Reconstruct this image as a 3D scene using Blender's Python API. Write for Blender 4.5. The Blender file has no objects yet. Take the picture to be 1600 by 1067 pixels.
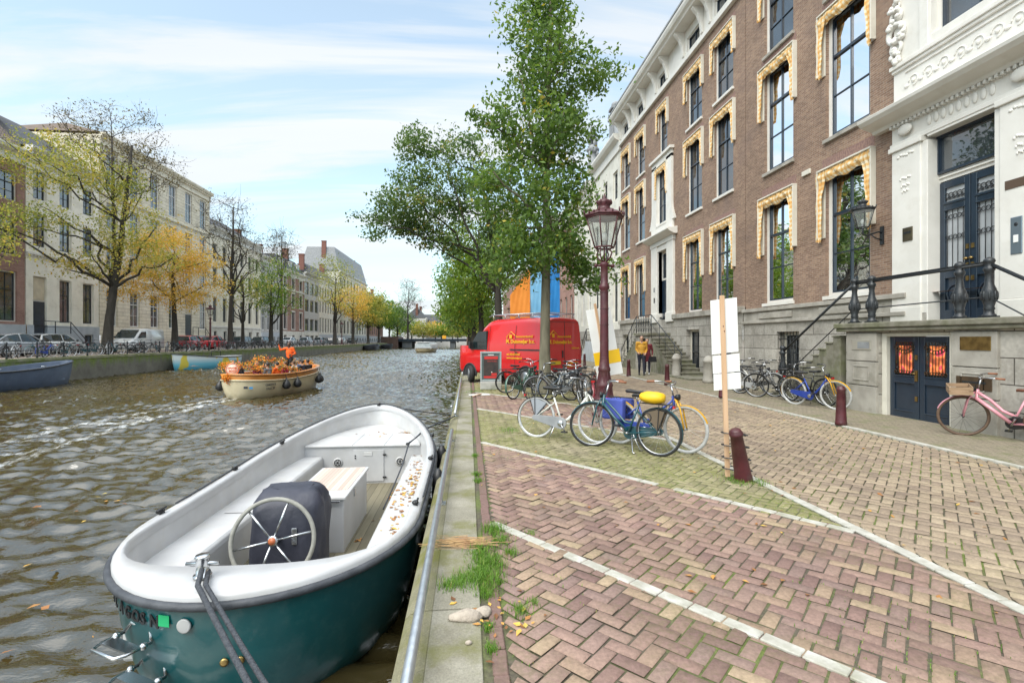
import bpy, bmesh, math, random
import numpy as np
from mathutils import Vector, Matrix
random.seed(7); rng = np.random.default_rng(7)
SC = bpy.context.scene; COL = SC.collection
R = math.radians
# ---------------------------------------------------------------- camera
F_PX, CX, HY, CAMZ = 780.0, 800.0, 530.0, 1.7
TH = math.atan((CX-732)/F_PX)
cam = bpy.data.cameras.new('camera'); co = bpy.data.objects.new('camera', cam); COL.objects.link(co)
cam.sensor_width = 36; cam.lens = 36*F_PX/1600; cam.shift_y = -(533.5-HY)/1600
cam.clip_start = .1; cam.clip_end = 3000
co.location = (0, 0, CAMZ); co.rotation_euler = (R(90), 0, -TH)
SC.camera = co
# ---------------------------------------------------------------- sky, sun, exposure
SUN_EL, SUN_AZ = R(48), R(222)           # azimuth clockwise from +Y (the canal's direction)
w = bpy.data.worlds.new('World'); SC.world = w; w.use_nodes = True
nt = w.node_tree; N = nt.nodes; L = nt.links; N.clear()
out = N.new('ShaderNodeOutputWorld'); bg = N.new('ShaderNodeBackground'); bg.inputs[1].default_value = .12
sky = N.new('ShaderNodeTexSky'); sky.sky_type = 'NISHITA'; sky.sun_disc = False
sky.sun_elevation = SUN_EL; sky.sun_rotation = SUN_AZ; sky.air_density = 1.0; sky.dust_density = 1.6; sky.ozone_density = 1.0
tc = N.new('ShaderNodeTexCoord'); sep = N.new('ShaderNodeSeparateXYZ'); L.new(tc.outputs['Generated'], sep.inputs[0])
def wmath(op, a, b=None, c=None, clamp=False):
    n = N.new('ShaderNodeMath'); n.operation = op; n.use_clamp = clamp
    for i, x in enumerate((a, b, c)):
        if x is None: continue
        if isinstance(x, (int, float)): n.inputs[i].default_value = x
        else: L.new(x, n.inputs[i])
    return n.outputs[0]
zc = wmath('MAXIMUM', sep.outputs[2], .02); zd = wmath('ADD', zc, .22)
comb = N.new('ShaderNodeCombineXYZ')
L.new(wmath('DIVIDE', sep.outputs[0], zd), comb.inputs[0]); L.new(wmath('DIVIDE', sep.outputs[1], zd), comb.inputs[1])
mp = N.new('ShaderNodeMapping'); mp.inputs['Rotation'].default_value = (0, 0, R(-10)); mp.inputs['Scale'].default_value = (.34, 1.7, 1); mp.inputs['Location'].default_value = (1.2, .55, 0)
L.new(comb.outputs[0], mp.inputs[0])
n1 = N.new('ShaderNodeTexNoise'); n1.inputs['Scale'].default_value = 2.3; n1.inputs['Detail'].default_value = 7; n1.inputs['Roughness'].default_value = .56; n1.inputs['Distortion'].default_value = .5
L.new(mp.outputs[0], n1.inputs[0])
cr = N.new('ShaderNodeValToRGB'); cr.color_ramp.elements[0].position = .44; cr.color_ramp.elements[0].color = (.40, .40, .40, 1)
cr.color_ramp.elements[1].position = .58; cr.color_ramp.elements[1].color = (.95, .95, .95, 1); L.new(n1.outputs[0], cr.inputs[0])
hz = wmath('SUBTRACT', 1.0, wmath('MULTIPLY', zc, 5), None, True)      # more cloud toward the horizon
hi = wmath('MULTIPLY', wmath('SUBTRACT', sep.outputs[2], .56), 5.0, None, True)      # unseen cloud added above the view to whiten the water's reflections
cl = wmath('MAXIMUM', wmath('MAXIMUM', cr.outputs[0], wmath('MULTIPLY', hz, .96)), wmath('MULTIPLY', hi, .93))
mx = N.new('ShaderNodeMix'); mx.data_type = 'RGBA'
blu = N.new('ShaderNodeMix'); blu.data_type = 'RGBA'; blu.blend_type = 'MULTIPLY'; blu.inputs[0].default_value = 1; L.new(sky.outputs[0], blu.inputs[6]); blu.inputs[7].default_value = (1.4, 1.66, 1.5, 1)
L.new(cl, mx.inputs[0]); L.new(blu.outputs[2], mx.inputs[6])
n2 = N.new('ShaderNodeTexNoise'); n2.inputs['Scale'].default_value = .8; n2.inputs['Detail'].default_value = 4; L.new(mp.outputs[0], n2.inputs[0])
cr2 = N.new('ShaderNodeValToRGB'); cr2.color_ramp.elements[0].position = .35; cr2.color_ramp.elements[0].color = (3.75, 4.05, 4.3, 1)
cr2.color_ramp.elements[1].position = .65; cr2.color_ramp.elements[1].color = (4.5, 4.65, 4.8, 1); L.new(n2.outputs[0], cr2.inputs[0])
L.new(cr2.outputs[0], mx.inputs[7])
zb = N.new('ShaderNodeMapRange'); zb.interpolation_type = 'SMOOTHSTEP'; zb.inputs[1].default_value = .54; zb.inputs[2].default_value = .86; zb.inputs[3].default_value = 1; zb.inputs[4].default_value = 2.5   # extra brightness added above the view, overcast style, to light facades and ground
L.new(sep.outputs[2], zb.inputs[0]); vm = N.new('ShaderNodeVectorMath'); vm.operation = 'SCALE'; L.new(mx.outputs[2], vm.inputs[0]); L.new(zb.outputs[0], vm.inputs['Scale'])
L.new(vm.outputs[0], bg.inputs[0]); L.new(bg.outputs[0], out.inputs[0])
sl = bpy.data.lights.new('sun', 'SUN'); sl.energy = 1.8; sl.angle = R(48); sl.color = (1, .95, .88)
so = bpy.data.objects.new('sun', sl); COL.objects.link(so)
sd = Vector((math.sin(SUN_AZ)*math.cos(SUN_EL), math.cos(SUN_AZ)*math.cos(SUN_EL), math.sin(SUN_EL)))
so.rotation_euler = (-sd).to_track_quat('-Z', 'Y').to_euler()
SC.view_settings.view_transform = 'Standard'; SC.view_settings.look = 'None'; SC.view_settings.gamma = 1
SC.view_settings.exposure = .9
SC.cycles.max_bounces = 6; SC.cycles.transparent_max_bounces = 12; SC.cycles.use_denoising = True
SC.cycles.caustics_reflective = False; SC.cycles.caustics_refractive = False
# ---------------------------------------------------------------- mesh helper
class MB:
    def __init__(s): s.v = []; s.f = []; s.m = []; s.s = []; s.mi = 0; s.smooth = False
    def add(s, vs, fs):
        o = len(s.v); s.v.extend(tuple(v) for v in vs)
        for f in fs: s.f.append(tuple(i+o for i in f)); s.m.append(s.mi); s.s.append(s.smooth)
        return s
    def box(s, x0, y0, z0, x1, y1, z1):
        x0, x1 = sorted((x0, x1)); y0, y1 = sorted((y0, y1)); z0, z1 = sorted((z0, z1))
        return s.add([(x, y, z) for z in (z0, z1) for y in (y0, y1) for x in (x0, x1)],
                     [(0, 2, 3, 1), (4, 5, 7, 6), (0, 1, 5, 4), (2, 6, 7, 3), (0, 4, 6, 2), (1, 3, 7, 5)])
    def obb(s, c, size, rot=(0, 0, 0)):
        M = Matrix.Translation(c) @ (rot if isinstance(rot, Matrix) else __import__('mathutils').Euler(rot).to_matrix().to_4x4())
        a, b, d = (q/2 for q in size)
        return s.add([M @ Vector((x, y, z)) for z in (-d, d) for y in (-b, b) for x in (-a, a)],
                     [(0, 2, 3, 1), (4, 5, 7, 6), (0, 1, 5, 4), (2, 6, 7, 3), (0, 4, 6, 2), (1, 3, 7, 5)])
    def tube(s, pts, r, n=8, closed=False, caps=True):
        P = [Vector(p) for p in pts]; k = len(P); rs = r if isinstance(r, (list, tuple)) else [r]*k
        vs = []; up = None
        for i in range(k):
            if closed: t = P[(i+1) % k]-P[i-1]
            else: t = P[min(i+1, k-1)]-P[max(i-1, 0)]
            if t.length < 1e-9: t = Vector((0, 0, 1))
            t.normalize()
            if up is None: up = Vector((0, 0, 1)) if abs(t.z) < .9 else Vector((1, 0, 0))
            a = t.cross(up)
            if a.length < 1e-6: a = t.orthogonal()
            a.normalize(); b = a.cross(t).normalized(); up = b
            for j in range(n):
                q = 2*math.pi*j/n; vs.append(P[i]+rs[i]*(math.cos(q)*a+math.sin(q)*b))
        fs = []
        for i in range(k if closed else k-1):
            for j in range(n):
                i2 = (i+1) % k; fs.append((i*n+j, i*n+(j+1) % n, i2*n+(j+1) % n, i2*n+j))
        if caps and not closed: fs += [tuple(range(n))[::-1], tuple((k-1)*n+j for j in range(n))]
        old = s.smooth; s.smooth = n > 5; s.add(vs, fs); s.smooth = old
        return s
    def lathe(s, prof, c=(0, 0, 0), n=16, smooth=True):
        vs = []; fs = []; k = len(prof)
        for r, z in prof:
            for j in range(n):
                q = 2*math.pi*(j+.5)/n; vs.append((c[0]+r*math.cos(q), c[1]+r*math.sin(q), c[2]+z))
        for i in range(k-1):
            for j in range(n): fs.append((i*n+j, i*n+(j+1) % n, (i+1)*n+(j+1) % n, (i+1)*n+j))
        fs += [tuple(range(n))[::-1], tuple((k-1)*n+j for j in range(n))]
        old = s.smooth; s.smooth = smooth; s.add(vs, fs); s.smooth = old
        return s
    def sphere(s, c, r, nu=12, nv=8):
        r = r if isinstance(r, (tuple, list)) else (r, r, r)
        vs = [(c[0], c[1], c[2]-r[2])]; fs = []
        for i in range(1, nv):
            t = math.pi*i/nv
            for j in range(nu):
                q = 2*math.pi*j/nu; vs.append((c[0]+r[0]*math.sin(t)*math.cos(q), c[1]+r[1]*math.sin(t)*math.sin(q), c[2]-r[2]*math.cos(t)))
        vs.append((c[0], c[1], c[2]+r[2])); e = len(vs)-1
        for j in range(nu):
            fs.append((0, 1+(j+1) % nu, 1+j)); b = 1+(nv-2)*nu; fs.append((e, b+j, b+(j+1) % nu))
            for i in range(nv-2): fs.append((1+i*nu+j, 1+i*nu+(j+1) % nu, 1+(i+1)*nu+(j+1) % nu, 1+(i+1)*nu+j))
        old = s.smooth; s.smooth = True; s.add(vs, fs); s.smooth = old
        return s
    def torus(s, c, R_, r, axis='y', n=28, m=8, a0=0, a1=2*math.pi):
        full = abs(a1-a0-2*math.pi) < 1e-6; k = n if full else n+1; pts = []
        for i in range(k):
            q = a0+(a1-a0)*i/n; u, v = R_*math.cos(q), R_*math.sin(q)
            pts.append({'y': (c[0]+u, c[1], c[2]+v), 'x': (c[0], c[1]+u, c[2]+v), 'z': (c[0]+u, c[1]+v, c[2])}[axis])
        return s.tube(pts, r, m, closed=full)
    def loft(s, rings, closed=True, caps=True, smooth=True):
        n = len(rings[0]); vs = [p for r in rings for p in r]; fs = []
        for i in range(len(rings)-1):
            for j in range(n if closed else n-1): fs.append((i*n+j, i*n+(j+1) % n, (i+1)*n+(j+1) % n, (i+1)*n+j))
        old = s.smooth; s.smooth = smooth; s.add(vs, fs)
        s.smooth = False
        if caps and closed: s.add(rings[0], [tuple(range(n))[::-1]]); s.add(rings[-1], [tuple(range(n))])
        s.smooth = old
        return s
    def prism(s, poly, y0, y1, axis='y'):
        """poly of (a,b) extruded along an axis: y -> (a,y,b); x -> (x,a,b); z -> (a,b,z)"""
        g = {'y': lambda a, b, t: (a, t, b), 'x': lambda a, b, t: (t, a, b), 'z': lambda a, b, t: (a, b, t)}[axis]
        n = len(poly); vs = [g(a, b, t) for t in (y0, y1) for a, b in poly]
        return s.add(vs, [tuple(range(n)), tuple(range(n, 2*n))[::-1]]+[(i, n+i, n+(i+1) % n, (i+1) % n) for i in range(n)])
    def quad(s, a, b, c, d): return s.add([a, b, c, d], [(0, 1, 2, 3)])
    def build(s, name, mats, parent=None, world=False, bevel=0, fix=True, seg=2):
        me = bpy.data.meshes.new(name)
        vs = s.v
        if world and parent is not None:
            inv = wm(parent).inverted(); vs = [tuple(inv @ Vector(v)) for v in vs]
        me.from_pydata(vs, [], s.f)
        me.polygons.foreach_set('material_index', s.m); me.polygons.foreach_set('use_smooth', s.s)
        for m in (mats if isinstance(mats, (list, tuple)) else [mats]): me.materials.append(m)
        if fix:
            bm = bmesh.new(); bm.from_mesh(me); bmesh.ops.recalc_face_normals(bm, faces=bm.faces); bm.to_mesh(me); bm.free()
        me.update()
        o = bpy.data.objects.new(name, me); COL.objects.link(o)
        if parent is not None: o.parent = parent
        if bevel:
            b = o.modifiers.new('bevel', 'BEVEL'); b.width = bevel; b.segments = seg; b.limit_method = 'ANGLE'; b.angle_limit = R(40)
        return o
def wm(o):
    m = Matrix.Identity(4)
    while o is not None: m = o.matrix_basis @ m; o = o.parent
    return m
def tag(o, label=None, cat=None, group=None, kind=None):
    for k, v in (('label', label), ('category', cat), ('group', group), ('kind', kind)):
        if v: o[k] = v
    return o
def thing(name, label, cat, loc=(0, 0, 0), rz=0, group=None, rot=None):
    o = bpy.data.objects.new(name, None); COL.objects.link(o); o.empty_display_size = .2
    o.location = loc; o.rotation_euler = rot if rot else (0, 0, rz)
    return tag(o, label, cat, group)
KIDS = {}
def copy_tree(o, loc=None, rz=None, label=None, rot=None, scale=None, parent=None, cache={}):
    c = o.copy(); COL.objects.link(c)
    if parent is not None: c.parent = parent
    if loc is not None: c.location = loc
    if rz is not None: c.rotation_euler = (0, 0, rz)
    if rot is not None: c.rotation_euler = rot
    if scale is not None: c.scale = scale if isinstance(scale, (tuple, list)) else (scale,)*3
    if label: c['label'] = label
    for ch in list(o.children): copy_tree(ch, parent=c)
    return c
# ---------------------------------------------------------------- materials
MAT = {}
def _mat(name):
    m = bpy.data.materials.new(name); m.use_nodes = True; MAT[name] = m
    t = m.node_tree; return m, t, t.nodes, t.links, t.nodes['Principled BSDF']
def mat(name, c, c2=None, rough=.6, metal=0, scale=6, bump=0, bscale=None, coat=0, spec=.5, detail=4, stretch=None, lo=.35, hi=.65, coord='Object', dirt=None, dscale=2.5, damt=.5):
    if name in MAT: return MAT[name]
    m, t, n, l, b = _mat(name)
    b.inputs['Roughness'].default_value = rough; b.inputs['Metallic'].default_value = metal
    b.inputs['Coat Weight'].default_value = coat; b.inputs['Specular IOR Level'].default_value = spec
    b.inputs['Base Color'].default_value = (*c, 1)
    src = None
    if c2 or bump or dirt:
        tcn = n.new('ShaderNodeTexCoord'); src = tcn.outputs[coord]
        if stretch:
            mpn = n.new('ShaderNodeMapping'); mpn.inputs['Scale'].default_value = stretch; l.new(src, mpn.inputs[0]); src = mpn.outputs[0]
    colo = None
    if c2:
        nz = n.new('ShaderNodeTexNoise'); nz.inputs['Scale'].default_value = scale; nz.inputs['Detail'].default_value = detail; l.new(src, nz.inputs[0])
        rp = n.new('ShaderNodeValToRGB'); rp.color_ramp.elements[0].position = lo; rp.color_ramp.elements[1].position = hi
        rp.color_ramp.elements[0].color = (*c, 1); rp.color_ramp.elements[1].color = (*c2, 1)
        l.new(nz.outputs[0], rp.inputs[0]); colo = rp.outputs[0]; l.new(colo, b.inputs['Base Color'])
    if dirt:
        nz = n.new('ShaderNodeTexNoise'); nz.inputs['Scale'].default_value = dscale; nz.inputs['Detail'].default_value = 8; nz.inputs['Roughness'].default_value = .65; l.new(src, nz.inputs[0])
        rp = n.new('ShaderNodeValToRGB'); rp.color_ramp.elements[0].position = .5; rp.color_ramp.elements[1].position = .75
        rp.color_ramp.elements[0].color = (0, 0, 0, 1); rp.color_ramp.elements[1].color = (damt,)*3+(1,)
        l.new(nz.outputs[0], rp.inputs[0])
        mxn = n.new('ShaderNodeMix'); mxn.data_type = 'RGBA'; l.new(rp.outputs[0], mxn.inputs[0])
        if colo: l.new(colo, mxn.inputs[6])
        else: mxn.inputs[6].default_value = (*c, 1)
        mxn.inputs[7].default_value = (*dirt, 1); l.new(mxn.outputs[2], b.inputs['Base Color'])
    if bump:
        nb = n.new('ShaderNodeTexNoise'); nb.inputs['Scale'].default_value = bscale or scale*4; nb.inputs['Detail'].default_value = 5; l.new(src, nb.inputs[0])
        bn = n.new('ShaderNodeBump'); bn.inputs['Strength'].default_value = bump; bn.inputs['Distance'].default_value = .02
        l.new(nb.outputs[0], bn.inputs['Height']); l.new(bn.outputs[0], b.inputs['Normal'])
    return m
def mixc(n, l, fac, a, b, mode='MIX'):
    x = n.new('ShaderNodeMix'); x.data_type = 'RGBA'; x.blend_type = mode
    for i, v in ((0, fac), (6, a), (7, b)):
        if isinstance(v, (int, float)): x.inputs[i].default_value = v
        elif isinstance(v, tuple): x.inputs[i].default_value = (*v[:3], 1)
        else: l.new(v, x.inputs[i])
    return x.outputs[2]
def wall_coord(n, l):
    """(x+y, z) in metres: runs along any upright wall"""
    g = n.new('ShaderNodeNewGeometry'); s = n.new('ShaderNodeSeparateXYZ'); l.new(g.outputs['Position'], s.inputs[0])
    a = n.new('ShaderNodeMath'); a.operation = 'ADD'; l.new(s.outputs[0], a.inputs[0]); l.new(s.outputs[1], a.inputs[1])
    c = n.new('ShaderNodeCombineXYZ'); l.new(a.outputs[0], c.inputs[0]); l.new(s.outputs[2], c.inputs[1])
    return c.outputs[0], g.outputs['Position']
def noise(n, l, vec, scale, detail=4, rough=.5):
    z = n.new('ShaderNodeTexNoise'); z.inputs['Scale'].default_value = scale; z.inputs['Detail'].default_value = detail; z.inputs['Roughness'].default_value = rough
    if vec is not None: l.new(vec, z.inputs[0])
    return z.outputs[0]
def ramp(n, l, fac, stops):
    r = n.new('ShaderNodeValToRGB'); e = r.color_ramp.elements
    while len(e) < len(stops): e.new(.5)
    for el, (p, c) in zip(e, stops): el.position = p; el.color = (*c, 1) if len(c) == 3 else c
    l.new(fac, r.inputs[0]); return r.outputs[0]
def brick_mat(name, c1, c2, mortar, bw=.22, bh=.062, ms=.009, offset=.5, rough=.85, bump=.5, big=.25, dirt=None, damt=.35, dsc=.8):
    m, t, n, l, b = _mat(name)
    v, pos = wall_coord(n, l)
    br = n.new('ShaderNodeTexBrick'); l.new(v, br.inputs[0]); br.offset = offset
    br.inputs['Color1'].default_value = (*c1, 1); br.inputs['Color2'].default_value = (*c2, 1); br.inputs['Mortar'].default_value = (*mortar, 1)
    br.inputs['Scale'].default_value = 1; br.inputs['Mortar Size'].default_value = ms; br.inputs['Brick Width'].default_value = bw; br.inputs['Row Height'].default_value = bh
    br.inputs['Bias'].default_value = -.1; br.inputs['Mortar Smooth'].default_value = .3
    col = br.outputs[0]
    f = ramp(n, l, noise(n, l, pos, .9, 6, .6), [(.3, (1-big,)*3), (.7, (1+big*.5,)*3)])
    col = mixc(n, l, 1.0, col, f, 'MULTIPLY')
    f2 = ramp(n, l, noise(n, l, pos, 14, 3), [(.3, (.85,)*3), (.7, (1.12,)*3)])
    col = mixc(n, l, 1.0, col, f2, 'MULTIPLY')
    if dirt:
        d = ramp(n, l, noise(n, l, pos, dsc, 9, .7), [(.5, (0, 0, 0)), (.72, (damt,)*3)])
        col = mixc(n, l, d, col, dirt)
    l.new(col, b.inputs['Base Color']); b.inputs['Roughness'].default_value = rough
    bn = n.new('ShaderNodeBump'); bn.inputs['Strength'].default_value = bump; bn.inputs['Distance'].default_value = .012; bn.invert = True
    l.new(br.outputs[1], bn.inputs['Height']); l.new(bn.outputs[0], b.inputs['Normal'])
    return m
def text_mb(txt, size, mb=None, extrude=.004, space=1.0, bold=0, align='LEFT'):
    """flat lettering in the XZ plane facing -Y, baseline at z=0; returns verts/faces"""
    cu = bpy.data.curves.new('lettering', 'FONT'); cu.body = txt; cu.size = size; cu.extrude = extrude; cu.space_character = space; cu.offset = bold; cu.align_x = align
    cu.resolution_u = 3
    o = bpy.data.objects.new('lettering', cu); COL.objects.link(o)
    dg = bpy.context.evaluated_depsgraph_get(); me = bpy.data.meshes.new_from_object(o.evaluated_get(dg))
    vs = [(v.co.x, -v.co.z, v.co.y) for v in me.vertices]; fs = [tuple(p.vertices) for p in me.polygons]
    bpy.data.objects.remove(o); bpy.data.curves.remove(cu); bpy.data.meshes.remove(me)
    return vs, fs
def put_text(mb, txt, size, M, **k):
    vs, fs = text_mb(txt, size, **k); mb.add([M @ Vector(v) for v in vs], fs)
# ================================================================= setting
WZ = -.9          # canal water level
LX, LZ = -25.0, .6   # far quay edge and far street level
KX = 7.3          # kerb of the pavement on this side
YEND = 420
# ---- paving bricks: a real herringbone of chamfered bricks, 45 degrees to the canal
def brick_surface(name, stops, moss, mossc=(.085, .11, .02), mscale=1.1, mlo=.42, mhi=.62, fine=.5):
    m, t, n, l, b = _mat(name)
    at_ = n.new('ShaderNodeAttribute'); at_.attribute_name = 'tint'
    g = n.new('ShaderNodeNewGeometry')
    col = ramp(n, l, at_.outputs['Fac'], stops)
    col = mixc(n, l, 1.0, col, ramp(n, l, noise(n, l, g.outputs['Position'], 38, 5, .7), [(.3, (.72,)*3), (.7, (1.2,)*3)]), 'MULTIPLY')
    col = mixc(n, l, 1.0, col, ramp(n, l, noise(n, l, g.outputs['Position'], .5, 5, .6), [(.3, (.8,)*3), (.7, (1.12,)*3)]), 'MULTIPLY')
    f1 = ramp(n, l, noise(n, l, g.outputs['Position'], mscale, 8, .62), [(mlo, (0,)*3), (mhi, (moss,)*3)])
    f2 = ramp(n, l, noise(n, l, g.outputs['Position'], 22, 4, .7), [(.36, (0,)*3), (.62, (1,)*3)])
    f = n.new('ShaderNodeMath'); f.operation = 'MULTIPLY'; l.new(f1, f.inputs[0]); l.new(f2, f.inputs[1])
    l.new(mixc(n, l, f.outputs[0], col, mossc), b.inputs['Base Color'])
    b.inputs['Roughness'].default_value = .82; b.inputs['Specular IOR Level'].default_value = .35
    bn = n.new('ShaderNodeBump'); bn.inputs['Strength'].default_value = .35; bn.inputs['Distance'].default_value = .006
    l.new(noise(n, l, g.outputs['Position'], 60, 5, .6), bn.inputs['Height']); l.new(bn.outputs[0], b.inputs['Normal'])
    return m
M_RED = brick_surface('red_paving_brick', [(0, (.185, .115, .10)), (.25, (.245, .155, .13)), (.5, (.30, .20, .16)), (.68, (.23, .155, .135)), (.88, (.30, .205, .15)), (1, (.36, .27, .18))], .3)
M_GRN = brick_surface('mossy_paving_brick', [(0, (.19, .17, .105)), (.5, (.255, .22, .135)), (1, (.32, .275, .18))], .85, (.15, .165, .035), 1.0, .34, .55)
M_STR = brick_surface('street_paving_brick', [(0, (.23, .175, .13)), (.35, (.28, .215, .155)), (.7, (.315, .245, .17)), (1, (.36, .285, .20))], .55, (.15, .145, .05), .5, .54, .7)
def line_y(y0, x): return y0-1.30*(x-.2)
BAY_LINES = [4.65, 8.29, 12.3, 16.1, 20.0]
def herringbone():
    W_, n = .1, 2; gap = .012
    V = []; Fc = []; T = []; MI = []
    c, s_ = math.cos(R(45)), math.sin(R(45))
    ext = 700
    cand = []
    ii = np.arange(-520, 560); jj = np.arange(-40, 640)
    I, J = np.meshgrid(ii, jj)
    for horiz in (True, False):
        k = (I-J) % (2*n); sel = (k == 0) if horiz else (k == 2*n-1)
        a, b_ = I[sel].astype(float), J[sel].astype(float)
        lw, lh = (n, 1) if horiz else (1, n)
        cxg, cyg = (a+lw/2)*W_, (b_+lh/2)*W_
        X = cxg*c-cyg*s_+3.5; Y = cxg*s_+cyg*c-3.0
        cand.append((X, Y, np.full(X.shape, 0 if horiz else 1)))
    X = np.concatenate([q[0] for q in cand]); Y = np.concatenate([q[1] for q in cand]); H = np.concatenate([q[2] for q in cand])
    ok = (Y > .7) & (Y < 34) & (X > .16) & (X < KX-.02) & (np.abs(X-3.47) > .03)
    X, Y, H = X[ok], Y[ok], H[ok]
    # frustum: skip what can never be seen (behind the camera's left/right edges)
    rel = Y-1.30*0
    q = Y+1.30*(X-.2)
    zone = np.where(X > 3.47, 2, np.where(q < 8.29, 0, np.where(q < 12.3, 1, np.where(q < 16.1, 0, 1))))
    N_ = len(X); print('bricks', N_)
    L2, W2 = (n*W_-gap)/2, (W_-gap)/2
    ang = np.where(H == 0, R(45), R(135))+rng.normal(0, .012, N_)
    ca, sa = np.cos(ang), np.sin(ang)
    dz = rng.normal(0, .0022, N_); tx = rng.normal(0, .012, N_); ty = rng.normal(0, .012, N_)
    X = X+rng.normal(0, .0018, N_); Y = Y+rng.normal(0, .0018, N_)
    # broad sinks of an old street
    dz = dz+.006*np.sin(X*1.7+.6*Y)*np.sin(.9*Y)
    vv = np.zeros((N_, 8, 3)); ch = .006
    for i, (u, v, z) in enumerate([(-1, -1, 0), (1, -1, 0), (1, 1, 0), (-1, 1, 0), (-1, -1, 1), (1, -1, 1), (1, 1, 1), (-1, 1, 1)]):
        rl = rng.uniform(.005, .013, N_) if z else 0
        a = u*(L2-(rl if z else 0)); b_ = v*(W2-(rl if z else 0))
        vv[:, i, 0] = X+a*ca-b_*sa; vv[:, i, 1] = Y+a*sa+b_*ca
        vv[:, i, 2] = (0 if z else -.009)+dz+tx*a+ty*b_
    lo = np.where(zone == 2, 3.528, .214)[:, None]; hi = np.where(zone == 2, KX-.055, 3.412)[:, None]
    cut = np.where(np.arange(8) < 4, 0, .006)[None]; vv[:, :, 0] = np.clip(vv[:, :, 0], lo+cut, hi-cut)      # bricks cut along the border
    fc = np.array([(4, 5, 6, 7), (0, 1, 5, 4), (1, 2, 6, 5), (2, 3, 7, 6), (3, 0, 4, 7)])
    faces = (fc[None]+(np.arange(N_)*8)[:, None, None]).reshape(-1, 4)
    me = bpy.data.meshes.new('brick_paving'); me.vertices.add(N_*8); me.vertices.foreach_set('co', vv.reshape(-1))
    me.loops.add(faces.size); me.loops.foreach_set('vertex_index', faces.reshape(-1))
    me.polygons.add(len(faces)); me.polygons.foreach_set('loop_start', np.arange(0, faces.size, 4)); me.polygons.foreach_set('material_index', np.repeat(zone, 5))
    for m in (M_RED, M_GRN, M_STR): me.materials.append(m)
    a = me.attributes.new('tint', 'FLOAT', 'FACE'); a.data.foreach_set('value', np.repeat(rng.random(N_), 5).astype(np.float32))
    me.update(calc_edges=True)
    o = bpy.data.objects.new('road_brick_paving', me); COL.objects.link(o); o['kind'] = 'structure'
    return o
herringbone()
# bed of sand, soil and moss that shows in the joints, and the ground beyond
def joint_mat():
    m, t, n, l, b = _mat('joint_soil')
    g = n.new('ShaderNodeNewGeometry'); p = g.outputs['Position']
    f = ramp(n, l, noise(n, l, p, .9, 8, .65), [(.46, (0,)*3), (.62, (1,)*3)])
    c = mixc(n, l, f, (.10, .085, .06), (.12, .16, .03))
    c = mixc(n, l, 1.0, c, ramp(n, l, noise(n, l, p, 40, 4, .7), [(.3, (.5,)*3), (.7, (1.2,)*3)]), 'MULTIPLY')
    l.new(c, b.inputs['Base Color']); b.inputs['Roughness'].default_value = .95
    return m
M_SOIL = joint_mat()
M_FAR = mat('distant_paving', (.36, .30, .25), (.27, .22, .19), .85, scale=1.5, coord='Generated')
q = MB(); q.quad((.06, -6, -.013), (KX, -6, -.013), (KX, 34, -.013), (.06, 34, -.013)); tag(q.build('road', M_SOIL, fix=False), kind='structure')
q = MB(); q.quad((.06, 34, -.004), (KX+3.2, 34, -.004), (KX+3.2, YEND, -.004), (.06, YEND, -.004)); tag(q.build('road', M_FAR, fix=False), kind='structure')
q = MB(); q.quad((KX, -30, -.3), (900, -30, -.3), (900, 900, -.3), (KX, 900, -.3)); q.quad((-900, -30, -.35), (LX-1, -30, -.35), (LX-1, 900, -.35), (-900, 900, -.35)); q.quad((-900, YEND, -.3), (900, YEND, -.3), (900, 1500, -.3), (-900, 1500, -.3))
tag(q.build('ground', M_FAR, fix=False), kind='structure')
# pavement along the houses
def sidewalk_mat():
    m, t, n, l, b = _mat('pavement_brick')
    g = n.new('ShaderNodeNewGeometry'); p = g.outputs['Position']
    mpn = n.new('ShaderNodeMapping'); mpn.inputs['Rotation'].default_value = (0, 0, R(90)); l.new(p, mpn.inputs[0])
    br = n.new('ShaderNodeTexBrick'); l.new(mpn.outputs[0], br.inputs[0]); br.inputs['Scale'].default_value = 1
    br.inputs['Color1'].default_value = (.31, .26, .19, 1); br.inputs['Color2'].default_value = (.24, .20, .14, 1); br.inputs['Mortar'].default_value = (.12, .11, .07, 1)
    br.inputs['Brick Width'].default_value = .16; br.inputs['Row Height'].default_value = .055; br.inputs['Mortar Size'].default_value = .006; br.inputs['Mortar Smooth'].default_value = .5
    c = mixc(n, l, 1.0, br.outputs[0], ramp(n, l, noise(n, l, p, 30, 5, .75), [(.3, (.6,)*3), (.7, (1.25,)*3)]), 'MULTIPLY')
    f = ramp(n, l, noise(n, l, p, 1.6, 8, .7), [(.5, (0,)*3), (.66, (.75,)*3)])
    c = mixc(n, l, f, c, (.13, .15, .05)); l.new(c, b.inputs['Base Color']); b.inputs['Roughness'].default_value = .88
    bn = n.new('ShaderNodeBump'); bn.inputs['Strength'].default_value = .6; bn.inputs['Distance'].default_value = .01; bn.invert = True
    l.new(br.outputs[1], bn.inputs['Height']); l.new(bn.outputs[0], b.inputs['Normal']); return m
M_WALK = sidewalk_mat()
q = MB(); q.box(KX+.05, -6, -.2, KX+5, 160, .02); tag(q.build('pavement', M_WALK), kind='structure')
M_WHITE = mat('white_marking_stone', (.48, .465, .42), (.34, .325, .275), .8, scale=9, bump=.3, dirt=(.16, .17, .07), dscale=3, damt=.7)
q = MB(); y = -5
while y < 60:
    q.box(KX-.05, y, -.1, KX+.05, y+.98, .022+random.uniform(-.002, .002)); y += 1.0
tag(q.build('kerb', M_WHITE, bevel=.008), kind='structure')
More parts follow.
